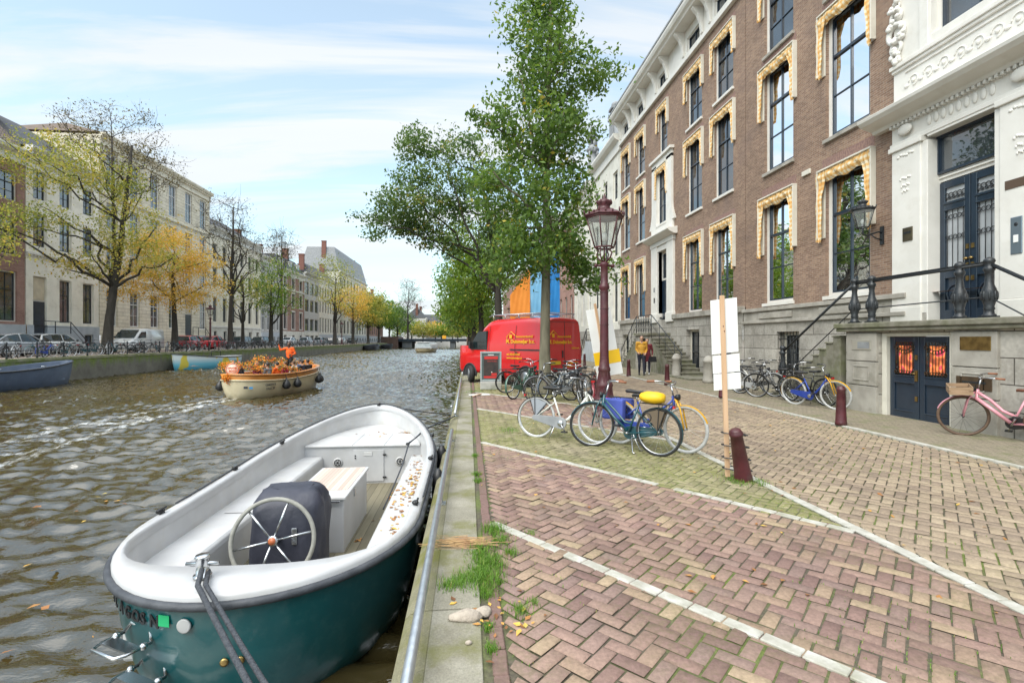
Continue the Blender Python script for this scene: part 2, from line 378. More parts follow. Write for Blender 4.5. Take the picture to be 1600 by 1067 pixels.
# white bricks of the parking bays
def marks():
    q = MB()
    def run(x0, y0, x1, y1, wd, ln=.215):
        d = math.hypot(x1-x0, y1-y0); k = int(d/ln); a = math.atan2(y1-y0, x1-x0)
        for i in range(k):
            t = (i+.5)/k
            if random.random() < .03: continue
            q.obb((x0+(x1-x0)*t, y0+(y1-y0)*t, -.004+random.uniform(-.001, .002)), (d/k-.008, wd, .02), (0, 0, a+random.uniform(-.01, .01)))
    for i, yb in enumerate(BAY_LINES): run(.22, line_y(yb, .22), 3.40, line_y(yb, 3.40), .088 if i == 0 else .08)
    run(3.47, .8, 3.47, 22, .10)
    return q.build('road_marking', M_WHITE, bevel=.005, seg=1)
tag(marks(), kind='structure')
# ---- near quay: brick wall, coping stones, border bricks
M_CONC = None
def coping_mat(name, moss, base1, base2):
    m, t, n, l, b = _mat(name)
    g = n.new('ShaderNodeNewGeometry'); p = g.outputs['Position']
    c = ramp(n, l, noise(n, l, p, 3, 6, .65), [(.3, base1), (.7, base2)])
    c = mixc(n, l, 1.0, c, ramp(n, l, noise(n, l, p, 70, 4, .8), [(.3, (.7,)*3), (.7, (1.18,)*3)]), 'MULTIPLY')
    f = ramp(n, l, noise(n, l, p, 1.7, 8, .68), [(.47, (0,)*3), (.62, (moss,)*3)])
    c = mixc(n, l, f, c, (.13, .13, .03)); l.new(c, b.inputs['Base Color']); b.inputs['Roughness'].default_value = .9
    bn = n.new('ShaderNodeBump'); bn.inputs['Strength'].default_value = .5; bn.inputs['Distance'].default_value = .01
    l.new(noise(n, l, p, 45, 6, .7), bn.inputs['Height']); l.new(bn.outputs[0], b.inputs['Normal']); return m
M_COPE = coping_mat('coping_concrete', .75, (.19, .175, .13), (.32, .30, .24))
M_COPE2 = coping_mat('coping_edge_moss', .95, (.15, .14, .085), (.27, .25, .16))
M_QUAY = brick_mat('quay_brick', (.10, .07, .05), (.07, .06, .045), (.05, .05, .035), dirt=(.05, .075, .02), damt=.8, dsc=1.2)
near_quay = thing('quay_wall', 'mossy concrete topped quay wall beside the moored teal boat', 'quay wall', (0, 0, 0))
q = MB(); q.box(-.33, -6, -2.2, .05, YEND, -.17); q.build('wall', M_QUAY, near_quay)
q = MB(); y = -1.63
while y < 60:
    z = random.uniform(-.003, .003); q.mi = 0
    q.box(-.225, y+.005, -.2, .075, y+1.595, z); q.mi = 1
    # rounded outer nose
    prof = [(-.224, -.2), (-.224, z+.001), (-.30, z-.004), (-.36, z-.02), (-.395, z-.055), (-.405, z-.11), (-.40, -.2)]
    q.prism(prof, y+.004, y+1.596); y += 1.6
q.mi = 0; q.box(-.40, y, -.2, .075, YEND, 0)
q.build('coping', [M_COPE, M_COPE2], near_quay, bevel=.006)
q = MB(); y = .2
while y < 34:
    q.obb((.165+random.uniform(-.003, .003), y+.105, -.03+random.uniform(-.004, .004)), (.082, .204, .06), (0, 0, random.uniform(-.02, .02))); y += .212
q.build('border_bricks', M_RED, near_quay, bevel=.007, seg=1)
M_GALV = mat('galvanised_steel', (.52, .55, .57), (.40, .43, .46), .38, .85, scale=14, bump=.1, bscale=30)
def low_rail(y0, y1, label):
    t = thing('quay_rail', label, 'rail', (-.285, y0, 0), group='low steel rails on the quay edge')
    q = MB(); q.tube([(0, 0, .12), (0, y1-y0, .12)], .029, 14); q.build('tube', M_GALV, t)
    k = max(2, int((y1-y0)/2.1))
    for i in range(k):
        p = MB(); yy = .35+i*(y1-y0-.7)/(k-1); p.tube([(0, yy, 0), (0, yy, .1)], .02, 10); p.box(-.05, yy-.05, 0, .05, yy+.05, .01); p.build('post', M_GALV, t)
low_rail(-1.5, 8.75, 'long galvanised tube rail on the quay edge beside the moored teal boat')
low_rail(10.75, 20.6, 'galvanised tube rail on the quay edge leading up to the red van')
low_rail(23, 44, 'galvanised tube rail on the quay edge past the front of the red van')
# ---- canal water: a real surface of ripples
def water():
    def block(xs, ys):
        X, Y = np.meshgrid(xs, ys); Z = np.zeros_like(X)
        r2 = np.random.default_rng(3)
        for i in range(90):
            lam = .17*2**(r2.random()*2.15); a = r2.normal(R(74), .42); k = 2*math.pi/lam
            amp = .0104*lam**.97*(.6+.8*r2.random())
            ph = k*(X*math.cos(a)+Y*math.sin(a))+r2.random()*6.28+.9*np.sin(X*.7*r2.random()+Y*.5*r2.random())
            Z += amp*(np.sin(ph)+.28*np.sin(2*ph+.5))
        calm = .8+.3*np.clip((Y-1)/14, 0, 1)
        gust = .75+.35*np.sin(X*.21+Y*.13+1)*np.sin(Y*.17-.4)
        dist = np.clip(1-(Y-120)/200, .25, 1)*(1+1.3*np.clip((Y-12)/30, 0, 1))
        return X, Y, Z*calm*gust*dist*.85
    q = MB(); q.smooth = True
    ny1 = np.concatenate([np.arange(-2, 16, .07), 16+np.cumsum(np.linspace(.07, .45, 420))])
    ny1 = np.concatenate([ny1, np.linspace(ny1[-1]+.7, YEND, 120)])
    nx = np.arange(-25.15, -.3, .085)
    X, Y, Z = block(nx, ny1)
    a, b_ = X.shape
    me = bpy.data.meshes.new('canal_water'); me.vertices.add(a*b_)
    me.vertices.foreach_set('co', np.stack([X, Y, Z+WZ], -1).reshape(-1))
    idx = np.arange(a*b_).reshape(a, b_)
    f = np.stack([idx[:-1, :-1], idx[:-1, 1:], idx[1:, 1:], idx[1:, :-1]], -1).reshape(-1, 4)
    me.loops.add(f.size); me.loops.foreach_set('vertex_index', f.reshape(-1)); me.polygons.add(len(f)); me.polygons.foreach_set('loop_start', np.arange(0, f.size, 4))
    me.polygons.foreach_set('use_smooth', np.ones(len(f), bool)); me.update(calc_edges=True)
    trk = np.array([(-10.3, 23.0), (-10.7, 20.5), (-11.0, 17), (-10.8, 13), (-10.4, 9.5), (-9.8, 6)]); best = np.full(X.shape, 9.0); wid = np.ones(X.shape)
    for i in range(len(trk)-1):                                                              # foam left behind by the party boat
        a0, d0 = trk[i], trk[i+1]-trk[i]; u = np.clip(((X-a0[0])*d0[0]+(Y-a0[1])*d0[1])/(d0@d0), 0, 1); ds = np.hypot(X-a0[0]-u*d0[0], Y-a0[1]-u*d0[1]); age = (i+u)/5; spread = .35+1.5*age
        v_ = np.abs(ds-spread*.7)/(.28+.35*age)+age*.55; best = np.minimum(best, v_)
    fo = me.attributes.new('foam', 'FLOAT', 'POINT'); fo.data.foreach_set('value', np.clip(1.15-best*.75, 0, 1).astype(np.float32).reshape(-1))
    m, t, n, l, b = _mat('canal_water')
    g = n.new('ShaderNodeNewGeometry'); p = g.outputs['Position']
    wc = ramp(n, l, noise(n, l, p, .25, 4), [(.35, (.034, .026, .009)), (.65, (.052, .041, .015))])
    fa = n.new('ShaderNodeAttribute'); fa.attribute_name = 'foam'; mf = n.new('ShaderNodeMapping'); mf.inputs['Scale'].default_value = (1, .35, 1); mf.inputs['Rotation'].default_value = (0, 0, R(-6)); l.new(p, mf.inputs[0])
    ff = n.new('ShaderNodeMath'); ff.operation = 'MULTIPLY'; l.new(fa.outputs['Fac'], ff.inputs[0]); l.new(noise(n, l, mf.outputs[0], 11, 9, .75), ff.inputs[1]); fm = ramp(n, l, ff.outputs[0], [(.34, (0,)*3), (.62, (.8,)*3)])
    l.new(mixc(n, l, fm, wc, (.72, .73, .72)), b.inputs['Base Color'])
    b.inputs['Roughness'].default_value = .03; b.inputs['IOR'].default_value = 1.78; b.inputs['Specular IOR Level'].default_value = .75
    mpn = n.new('ShaderNodeMapping'); mpn.inputs['Rotation'].default_value = (0, 0, R(28)); mpn.inputs['Scale'].default_value = (.5, 1.3, 1); l.new(p, mpn.inputs[0])
    bn = n.new('ShaderNodeBump'); bn.inputs['Strength'].default_value = .55; bn.inputs['Distance'].default_value = .03
    l.new(noise(n, l, mpn.outputs[0], 5.5, 4, .6), bn.inputs['Height']); l.new(bn.outputs[0], b.inputs['Normal'])
    me.materials.append(m)
    o = bpy.data.objects.new('canal_water', me); COL.objects.link(o); o['kind'] = 'structure'
water()
# ---- far quay: mossy wall, street
def far_quay_mat():
    m, t, n, l, b = _mat('far_quay_wall')
    v, p = wall_coord(n, l)
    s = n.new('ShaderNodeSeparateXYZ'); l.new(p, s.inputs[0])
    c = ramp(n, l, noise(n, l, p, 1.2, 8, .65), [(.3, (.10, .095, .075)), (.7, (.21, .20, .165))])
    mp_ = n.new('ShaderNodeMapping'); mp_.inputs['Scale'].default_value = (1.2, 1.2, .18); l.new(p, mp_.inputs[0])
    # moss hangs down from the top of the wall
    h = n.new('ShaderNodeMath'); h.operation = 'MULTIPLY_ADD'; l.new(s.outputs[2], h.inputs[0]); h.inputs[1].default_value = .42; h.inputs[2].default_value = .28
    ad = n.new('ShaderNodeMath'); ad.operation = 'ADD'; l.new(h.outputs[0], ad.inputs[0]); l.new(noise(n, l, mp_.outputs[0], 1.6, 8, .7), ad.inputs[1])
    f = ramp(n, l, ad.outputs[0], [(.72, (0,)*3), (.98, (.95,)*3)])
    c = mixc(n, l, f, c, ramp(n, l, noise(n, l, p, 9, 3), [(.3, (.08, .12, .018)), (.7, (.19, .25, .045))]))
    l.new(c, b.inputs['Base Color']); b.inputs['Roughness'].default_value = .95
    bn = n.new('ShaderNodeBump'); bn.inputs['Strength'].default_value = .6; l.new(noise(n, l, p, 8, 6), bn.inputs['Height']); l.new(bn.outputs[0], b.inputs['Normal']); return m
M_FQ = far_quay_mat()
fq = thing('quay_wall', 'long quay wall hung with green moss across the canal', 'quay wall', (LX, 0, 0))
q = MB(); q.box(LX-.6, -6, -2.2, LX, 158, LZ-.16); q.build('wall', M_FQ, fq, world=True)
q = MB(); y = 0
while y < 158: q.box(LX-.45, y, LZ-.16, LX+.03, y+1.99, LZ); y += 2
q.build('coping', mat('far_coping', (.30, .28, .2), (.14, .17, .05), .9, scale=1.3), fq, world=True)
q = MB(); q.quad((LX-.44, -6, LZ-.004), (LX-.44, YEND, LZ-.004), (-70, YEND, LZ-.004), (-70, -6, LZ-.004)); tag(q.build('road', mat('far_street', (.30, .24, .20), (.22, .18, .15), .9, scale=2), fix=False), kind='structure')
# ================================================================= houses
M_BRICK = brick_mat('mansion_brick', (.21, .122, .082), (.33, .215, .145), (.32, .26, .21), bw=.2, bh=.058, ms=.008, big=.2, dirt=(.17, .12, .105), damt=.55)
M_BRICK_L = brick_mat('far_red_brick', (.34, .17, .135), (.42, .24, .19), (.28, .22, .19), bw=.22, bh=.065)
M_BRICK_D = brick_mat('dark_brick', (.13, .075, .06), (.19, .11, .085), (.17, .14, .12))
M_PLINTH = brick_mat('plinth_stone', (.36, .335, .295), (.44, .415, .37), (.10, .09, .075), bw=1.25, bh=.46, ms=.012, big=.3, bump=.8, dirt=(.11, .10, .075), damt=.65, dsc=1.5)
M_STONE = mat('grey_sandstone', (.40, .375, .33), (.29, .27, .235), .85, scale=2.5, bump=.3, bscale=30, dirt=(.09, .085, .05), dscale=2, damt=.6)
M_STEP = mat('weathered_step_stone', (.22, .205, .165), (.13, .125, .085), .9, scale=5, bump=.4, dirt=(.10, .12, .03), dscale=1.5, damt=.75)
M_CREAM = mat('cream_paint', (.68, .645, .56), (.61, .58, .50), .5, scale=2, dirt=(.45, .40, .31), dscale=4, damt=.35)
M_WHITEP = mat('white_paint', (.74, .72, .675), (.67, .65, .605), .5, scale=1.5, dirt=(.5, .46, .38), dscale=3.5, damt=.3)
M_NAVY = mat('dark_blue_paint', (.014, .026, .045), (.02, .034, .055), .28, scale=4, coat=.3)
M_BLACKP = mat('black_iron_paint', (.014, .017, .021), (.03, .033, .036), .38, scale=20, bump=.15)
M_BRASS = mat('aged_brass', (.42, .29, .11), (.25, .17, .07), .35, .9, scale=10)
M_SLATE = mat('roof_slate', (.05, .053, .06), (.085, .088, .095), .85, scale=8, bump=.4, bscale=40)
M_TILE = brick_mat('roof_pantile', (.16, .12, .10), (.23, .17, .14), (.05, .04, .035), bw=.24, bh=.30, ms=.03)
M_LEAD = mat('lead_grey', (.28, .29, .30), (.2, .21, .22), .6, scale=4)
M_TERR = mat('chimney_brick', (.22, .10, .075), (.16, .075, .06), .9, scale=6, bump=.3)
def glass(name, c, rough=.02, ior=1.75):
    m, t, n, l, b = _mat(name)
    b.inputs['Base Color'].default_value = (*c, 1); b.inputs['Roughness'].default_value = rough; b.inputs['Specular IOR Level'].default_value = 1.0; b.inputs['IOR'].default_value = ior
    g = n.new('ShaderNodeNewGeometry'); bn = n.new('ShaderNodeBump'); bn.inputs['Strength'].default_value = .06; bn.inputs['Distance'].default_value = .05
    l.new(noise(n, l, g.outputs['Position'], 1.3, 2), bn.inputs['Height']); l.new(bn.outputs[0], b.inputs['Normal'])
    l.new(mixc(n, l, ramp(n, l, noise(n, l, g.outputs['Position'], .9, 3), [(.4, (0,)*3), (.6, (1,)*3)]), tuple(c), tuple(x*2.2 for x in c)), b.inputs['Base Color'])
    return m
M_PANE = glass('window_pane', (.022, .027, .032)); M_PANE2 = glass('far_window_pane', (.035, .042, .05), .05)
def clear_glass():
    m, t, n, l, b = _mat('clear_window_glass'); n.remove(b)
    o = [x for x in n if x.type == 'OUTPUT_MATERIAL'][0]
    gl = n.new('ShaderNodeBsdfGlossy'); gl.inputs['Roughness'].default_value = .015; gl.inputs['Color'].default_value = (.95, .97, 1, 1)
    tr = n.new('ShaderNodeBsdfTransparent'); tr.inputs['Color'].default_value = (.72, .76, .75, 1)
    fr = n.new('ShaderNodeFresnel'); fr.inputs['IOR'].default_value = 2.1; mxs = n.new('ShaderNodeMixShader')
    g = n.new('ShaderNodeNewGeometry'); bn = n.new('ShaderNodeBump'); bn.inputs['Strength'].default_value = .05; bn.inputs['Distance'].default_value = .05
    l.new(noise(n, l, g.outputs['Position'], 1.5, 2), bn.inputs['Height']); l.new(bn.outputs[0], gl.inputs['Normal'])
    l.new(fr.outputs[0], mxs.inputs[0]); l.new(tr.outputs[0], mxs.inputs[1]); l.new(gl.outputs[0], mxs.inputs[2]); l.new(mxs.outputs[0], o.inputs[0]); return m
M_CLEAR = clear_glass()
M_CURT = mat('pale_curtain', (.62, .56, .44), (.46, .41, .31), .9, scale=5, stretch=(6, 6, .3))
M_REDCURT = mat('red_curtain', (.24, .012, .018), (.12, .006, .01), .85, scale=5, stretch=(6, 6, .3))
M_ROOM = mat('dim_room', (.09, .075, .06), (.05, .045, .04), .9, scale=.7)
def cloth_mat():
    m, t, n, l, b = _mat('orange_check_cloth')
    v, p = wall_coord(n, l); s = n.new('ShaderNodeSeparateXYZ'); l.new(v, s.inputs[0])
    def stripes(o, per):
        a = n.new('ShaderNodeMath'); a.operation = 'PINGPONG'; l.new(o, a.inputs[0]); a.inputs[1].default_value = per
        return ramp(n, l, a.outputs[0], [(per*.42, (0,)*3), (per*.58, (1,)*3)])
    mp_ = n.new('ShaderNodeMapping'); l.new(v, mp_.inputs[0])
    a, c = stripes(s.outputs[0], .065), stripes(s.outputs[1], .075)
    x1 = mixc(n, l, a, (.76, .68, .50), (.71, .47, .21)); x2 = mixc(n, l, a, (.72, .47, .20), (.64, .34, .095))
    l.new(mixc(n, l, c, x1, x2), b.inputs['Base Color']); b.inputs['Roughness'].default_value = .85
    return m
M_CLOTH = cloth_mat()
def wall_face(mb, X, out_, y0, y1, z0, z1, holes, reveal):
    ys = sorted({y0, y1, *[v for h in holes for v in h[:2]]}); zs = sorted({z0, z1, *[v for h in holes for v in h[2:4]]})
    ys = [v for v in ys if y0 <= v <= y1]; zs = [v for v in zs if z0 <= v <= z1]
    for a, b in zip(ys, ys[1:]):
        for c, d in zip(zs, zs[1:]):
            my, mz = (a+b)/2, (c+d)/2
            if any(h[0] < my < h[1] and h[2] < mz < h[3] for h in holes): continue
            mb.quad((X, a, c), (X, b, c), (X, b, d), (X, a, d))
    for a, b, c, d in [h[:4] for h in holes]:
        if d <= z0 or c >= z1: continue
        c, d = max(c, z0), min(d, z1); I = X-out_*reveal
        for p, q in (((a, c), (a, d)), ((b, c), (b, d)), ((a, c), (b, c)), ((a, d), (b, d))):
            mb.quad((X, *p), (X, *q), (I, *q), (I, *p))
def shell(mb, X, out_, y0, y1, z0, z1, holes, depth=9, reveal=.16):
    wall_face(mb, X, out_, y0, y1, z0, z1, holes, reveal)
    B = X-out_*depth
    mb.quad((X, y0, z0), (B, y0, z0), (B, y0, z1), (X, y0, z1)); mb.quad((X, y1, z0), (B, y1, z0), (B, y1, z1), (X, y1, z1)); mb.quad((B, y0, z0), (B, y1, z0), (B, y1, z1), (B, y0, z1)); mb.quad((X, y0, z1), (X, y1, z1), (B, y1, z1), (B, y0, z1))
def window(root, X, out_, h, rows=2, cols=2, frame=M_WHITEP, sash=M_NAVY, pane=M_PANE, fw=.09, reveal=.16, transom=None, sill=None, simple=False, curtain=None, sb=.045):
    """casing + sash with glazing bars + pane, set into the opening h=(y0,y1,z0,z1)"""
    a, b, c, d = h[:4]; I = X-out_*reveal; f = MB()
    x0, x1 = I-out_*.02, I+out_*.07
    f.box(x0, a, c, x1, a+fw, d); f.box(x0, b-fw, c, x1, b, d); f.box(x0, a+fw, d-fw, x1, b-fw, d); f.box(x0, a+fw, c, x1, b-fw, c+fw*.8)
    if simple:
        f.mi = 1
    wn = None
    a2, b2, c2, d2 = a+fw, b-fw, c+fw*.8, d-fw
    s = f if simple else MB(); X0, X1 = I-out_*.01, I+out_*.045
    s.box(X0, a2, c2, X1, a2+sb, d2); s.box(X0, b2-sb, c2, X1, b2, d2); s.box(X0, a2+sb, d2-sb, X1, b2-sb, d2); s.box(X0, a2+sb, c2, X1, b2-sb, c2+sb)
    tz = d2-(d2-c2)*(transom or .36)
    s.box(X0, a2+sb, tz-sb*.7, X1+out_*.012, b2-sb, tz+sb*.7)
    for i in range(1, cols):
        yy = a2+(b2-a2)*i/cols; s.box(X0, yy-.018, c2+sb, X1-out_*.006, yy+.018, tz-sb*.7); s.box(X0, yy-.018, tz+sb*.7, X1-out_*.006, yy+.018, d2-sb)
    for i in range(1, rows):
        zz = c2+(tz-c2)*i/rows; s.box(X0, a2+sb, zz-.014, X1-out_*.012, b2-sb, zz+.014)
    wn = f.build('window', [frame, sash] if simple else frame, root, world=True)
    if not simple: s.build('sash', sash, wn, world=True)
    p = MB(); p.quad((I, a2, c2), (I, b2, c2), (I, b2, d2), (I, a2, d2))
    if curtain:
        p.build('pane', M_CLEAR, wn, world=True, fix=False)
        r = MB(); r.quad((I-out_*1.2, a-.4, c-.3), (I-out_*1.2, b+.4, c-.3), (I-out_*1.2, b+.4, d+.3), (I-out_*1.2, a-.4, d+.3))
        r.quad((I-out_*.02, a-.4, c-.2), (I-out_*1.2, a-.4, c-.2), (I-out_*1.2, b+.4, c-.2), (I-out_*.02, b+.4, c-.2))
        r.build('room', M_ROOM, wn, world=True, fix=False)
        cm = MB(); cm.smooth = True
        for side in ((0,), (1,), (0, 1))[curtain[1]]:
            wd = (b2-a2)*curtain[2]; k = 26; vs = []
            for i in range(k+1):
                yy = (a2-.02+wd*i/k) if side == 0 else (b2+.02-wd*i/k); xx = I-out_*(.16+.035*math.sin(i*1.35)+.01*math.sin(i*3.1))
                vs += [(xx, yy, c-.1), (xx, yy, d+.1)]
            cm.add(vs, [(2*i, 2*i+1, 2*i+3, 2*i+2) for i in range(k)])
        cm.build('curtain', curtain[0], wn, world=True, fix=False)
    else: p.build('pane', pane, wn, world=True, fix=False)
    if sill:
        e = MB(); e.box(X-out_*.1, a-.06, c-.11, X+out_*.08, b+.06, c-.002); e.build('sill', sill, wn, world=True, bevel=.008)
    return wn
def awning(root, X, out_, h, drop=.5, proj=.17):
    """cream board casing round the upper part of the window with a gathered check cloth tucked inside"""
    a, b, c, d = h[:4]; z1 = d+.14; zb = d-(d-c)*drop; q = MB(); o = out_
    q.box(X+o*.003, a-.2, z1-.05, X+o*proj, b+.2, z1)                            # head board
    for s0, s1 in ((a-.2, a-.165), (b+.165, b+.2)): q.box(X+o*.003, s0, zb, X+o*(proj-.01), s1, z1-.05)
    q.box(X+o*.003, a-.165, zb, X+o*.03, a-.01, z1-.05); q.box(X+o*.003, b+.01, zb, X+o*.03, b+.165, z1-.05)
    aw = q.build('awning', M_CREAM, root, world=True, bevel=.006, seg=1)
    k = 30; m = MB(); m.smooth = True; rnd = random.Random(round(a*97+d*31))
    rows_ = 5; vs = []; fs = []
    for j in range(rows_+1):                                                     # swag under the head board
        t = j/rows_
        for i in range(k+1):
            u = i/k; yy = a-.15+(b-a+.3)*u
            sag = (.26+.16*(1-(2*u-1)**2)*.5+.03*math.sin(u*17+d)+.10*abs(2*u-1)**6)
            zz = z1-.05-sag*t; xx = X+o*(proj-.05+.05*math.sin(t*math.pi)*(1+.4*math.sin(u*31+j))+.018*math.sin(u*47+j*1.7)-.04*t)
            vs.append((xx, yy, zz))
    for j in range(rows_):
        for i in range(k): e = j*(k+1)+i; fs.append((e, e+1, e+k+2, e+k+1))
    m.add(vs, fs)
    for s in (0, 1):                                                             # drapes gathered down both sides
        vs = []; fs = []; nz = 12; ny = 10; bot = zb-.04+rnd.uniform(-.05, .05)
        for j in range(nz+1):
            t = j/nz; zz = z1-.06+(bot-z1+.06)*t
            wd = .21*(1-.45*t)+.16*max(0, 1-t*3)
            for i in range(ny+1):
                u = i/ny; yy = (a-.16+wd*u) if s == 0 else (b+.16-wd*u)
                vs.append((X+o*(proj-.052+.028*math.sin(u*13+t*2)+.012*math.sin(t*19+d)), yy+.012*math.sin(t*9+a*5), zz+(.03*math.sin(i*1.9+a*7)-.02*(i % 3))*t))
        for j in range(nz):
            for i in range(ny): e = j*(ny+1)+i; fs.append((e, e+1, e+ny+2, e+ny+1))
        m.add(vs, fs)
        if s == 0: continue
        # outer side of the cloth, seen past the board
        vs = []; fs = []
        for j in range(nz+1):
            t = j/nz; zz = z1-.06+(bot-z1+.06)*t; yy = (a-.215 if s == 0 else b+.215)
            for i in range(4): vs.append((X+o*(.02+(proj-.03)*i/3), yy+.014*math.sin(j*1.3+i*2)*(1 if s else -1), zz))
        for j in range(nz):
            for i in range(3): e = j*4+i; fs.append((e, e+1, e+5, e+4))
        m.add(vs, fs)
    m.build('cloth', M_CLOTH, aw, world=True, fix=False)
    return aw
FX = 10.4
def lintel(mb, X, out_, h, zt=.30):
    a, b, c, d = h[:4]; k = int((b-a+.3)/.075)
    for i in range(k):
        y = a-.15+(b-a+.3)*i/k; mb.box(X+out_*.001, y+.004, d+.16, X+out_*.006, y+.071, d+.16+zt)
M_ROLLOCK = mat('lintel_brick', (.20, .12, .11), (.30, .19, .15), .85, scale=18)
# ---------------------------------------------------------------- mansion with the white portal (near)
def portal_house():
    t = thing('brick_mansion', 'brown brick canal mansion with a white carved portal over a stone stoop', 'house', (FX, 2, 0), group=None)
    y0, y1, zt = 1.0, 17.95, 19.0
    gy = [(12.12, 13.72), (15.2, 16.75)]; floors = [(2.95, 6.50), (7.5, 11.05), (11.6, 14.3)]
    wins = [(a, b, c, d) for a, b in gy for c, d in floors]
    extra = [(4.4, 6.0, c, d) for c, d in floors]
    base_w = [(14.75, 15.9, .55, 1.95)]
    portal = (8.72, 10.95, 2.05, 13.6)
    q = MB(); shell(q, FX, -1, y0, y1, 2.76, zt, wins+extra+[portal], reveal=.16); q.build('wall', M_BRICK, t, world=True, fix=False)
    # plinth: two shades of big blocks, projecting
    PX = FX-.12
    q = MB(); wall_face(q, PX, -1, 10.4, y1-.02, -.1, 2.3, base_w, .4); q.quad((PX, y1-.02, -.1), (FX+.1, y1-.02, -.1), (FX+.1, y1-.02, 2.3), (PX, y1-.02, 2.3))
    q.build('plinth', M_PLINTH, t, world=True, fix=False)
    q = MB(); q.box(PX-.07, 10.9, 2.26, FX+.02, y1, 2.36); q.box(PX+.02, 10.9, 2.36, FX+.02, y1, 2.68); q.box(PX-.06, 10.9, 2.68, FX+.02, y1, 2.8)
    q.box(PX-.03, 12.0, 2.42, PX+.02, 13.85, 2.62); q.box(PX-.03, 15.1, 2.42, PX+.02, 16.9, 2.62)
    q.build('ledge', M_STONE, t, world=True, bevel=.012)
    for i, h in enumerate(wins):
        gf = h[2] < 3
        cu = None
        if gf: cu = (M_CURT, 2, .24)
        elif h[2] < 8: cu = (M_CURT, 2, .26)
        window(t, FX, -1, h, 2, 2, M_WHITEP, M_NAVY, M_PANE, fw=.11, reveal=.16, transom=.33, sill=M_WHITEP if gf else M_STONE, curtain=cu, sb=.055)
        awning(t, FX, -1, h, .47 if not gf else .52)
    for h in extra: window(t, FX, -1, h, 2, 2, fw=.11, transom=.33, sill=M_STONE)
    for h in wins: m = MB(); lintel(m, FX, -1, h); m.build('brick_lintel', M_ROLLOCK, t, world=True, fix=False)
    # basement window with iron bars
    for h in base_w:
        wn = window(t, PX, -1, h, 1, 2, M_CREAM, M_BLACKP, M_PANE, fw=.12, reveal=.36, transom=.3)
        g = MB()
        for i in range(7): yy = h[0]+.1+i*.158; g.tube([(PX+.1, yy, h[2]), (PX+.1, yy, h[3])], .012, 6)
        for zz in (.8, 1.25, 1.7): g.box(PX+.085, h[0], zz, PX+.115, h[1], zz+.025)
        g.build('bars', M_BLACKP, wn, world=True)
    # ---- portal: pilasters, entablature, upper bay
    QX = FX-.14
    q = MB()
    for a, b in ((10.5, 11.33), (8.0, 8.86)):
        q.box(QX-.02, a, 2.05, FX+.3, b, 2.46); q.box(QX, a+.03, 2.46, FX+.3, b-.03, 6.2)      # plinth block + pilaster
        q.box(QX-.05, a-.03, 6.2, FX+.3, b+.03, 6.32)
    q.box(QX+.03, 10.38, 2.05, FX+.35, 10.55, 6.2); q.box(QX+.03, 8.8, 2.05, FX+.35, 8.95, 6.2)      # inner jambs
    q.build('pilasters', M_WHITEP, t, world=True, bevel=.015)
    q = MB()
    q.box(QX+.02, 7.95, 6.32, FX+.3, 11.38, 6.42); q.box(QX+.06, 7.97, 6.42, FX+.3, 11.36, 6.86)
    prof = [(FX, 6.86), (QX-.02, 6.86), (QX-.06, 6.93), (QX-.2, 6.97), (QX-.36, 7.02), (QX-.44, 7.1), (QX-.46, 7.17), (QX-.2, 7.22), (FX, 7.24)]
    q.prism([(x, z) for x, z in prof], 7.45, 11.85, 'y')
    for i in range(30): yy = 8.05+i*.111; q.box(QX-.05, yy, 6.78, QX+.07, yy+.06, 6.85)
    for yc in (10.92, 8.43):                                                                 # consoles and frieze reliefs
        q.sphere((QX-.02, yc, 6.64), (.05, .2, .13), 12, 8)
    for i in range(9): q.sphere((QX+.05, 9.0+i*.17, 6.63), (.03, .065, .12), 8, 6)
    q.build('entablature', M_WHITEP, t, world=True, bevel=.008, seg=1)
    for yc in (10.92, 8.43):                                                                 # carved drops on the pilasters
        for zz, wd in ((6.05, .24), (5.5, .16), (5.33, .12), (5.2, .09)):
            q = MB()
            for k in range(6): q.sphere((QX+.005, yc+(k-2.5)*wd/5*1.6, zz+.02*math.sin(k*2.1)), (.03, wd*.20, .035), 8, 6)
            q.build('carving', M_WHITEP, t, world=True)
    # upper bay in white with carved panel, scrolls and a tall window
    q = MB(); UX = FX-.10
    wall_face(q, UX, -1, 7.6, 11.28, 7.2, 13.5, [(8.5, 10.3, 8.5, 12.6)], .3); q.quad((UX, 11.28, 7.2), (FX+.05, 11.28, 7.2), (FX+.05, 11.28, 13.5), (UX, 11.28, 13.5))
    q.build('portal_bay', M_WHITEP, t, world=True, fix=False)
    q = MB(); q.box(UX-.09, 7.5, 8.18, UX+.02, 11.33, 8.28); q.box(UX-.05, 7.55, 8.1, UX+.02, 11.3, 8.18)
    q.box(UX-.03, 7.9, 7.42, UX+.02, 10.95, 7.46); q.box(UX-.03, 7.9, 7.98, UX+.02, 10.95, 8.02); q.box(UX-.05, 10.33, 8.28, UX+.02, 10.55, 13.4); q.box(UX-.05, 8.25, 8.28, UX+.02, 8.47, 13.4)
    q.build('moulding', M_WHITEP, t, world=True, bevel=.01, seg=1)
    q = MB()
    for i in range(8):                                                                       # relief of leafy scrolls
        yc = 8.15+i*.37
        q.torus((UX-.005, yc, 7.72), .12, .016, 'x', 16, 6, 0, 4.8); q.sphere((UX-.01, yc, 7.72), (.03, .05, .05), 8, 6); q.sphere((UX-.01, yc+.18, 7.66), (.025, .07, .04), 8, 6)
    q.build('frieze_relief', M_WHITEP, t, world=True); q = MB(); rr = random.Random(4)
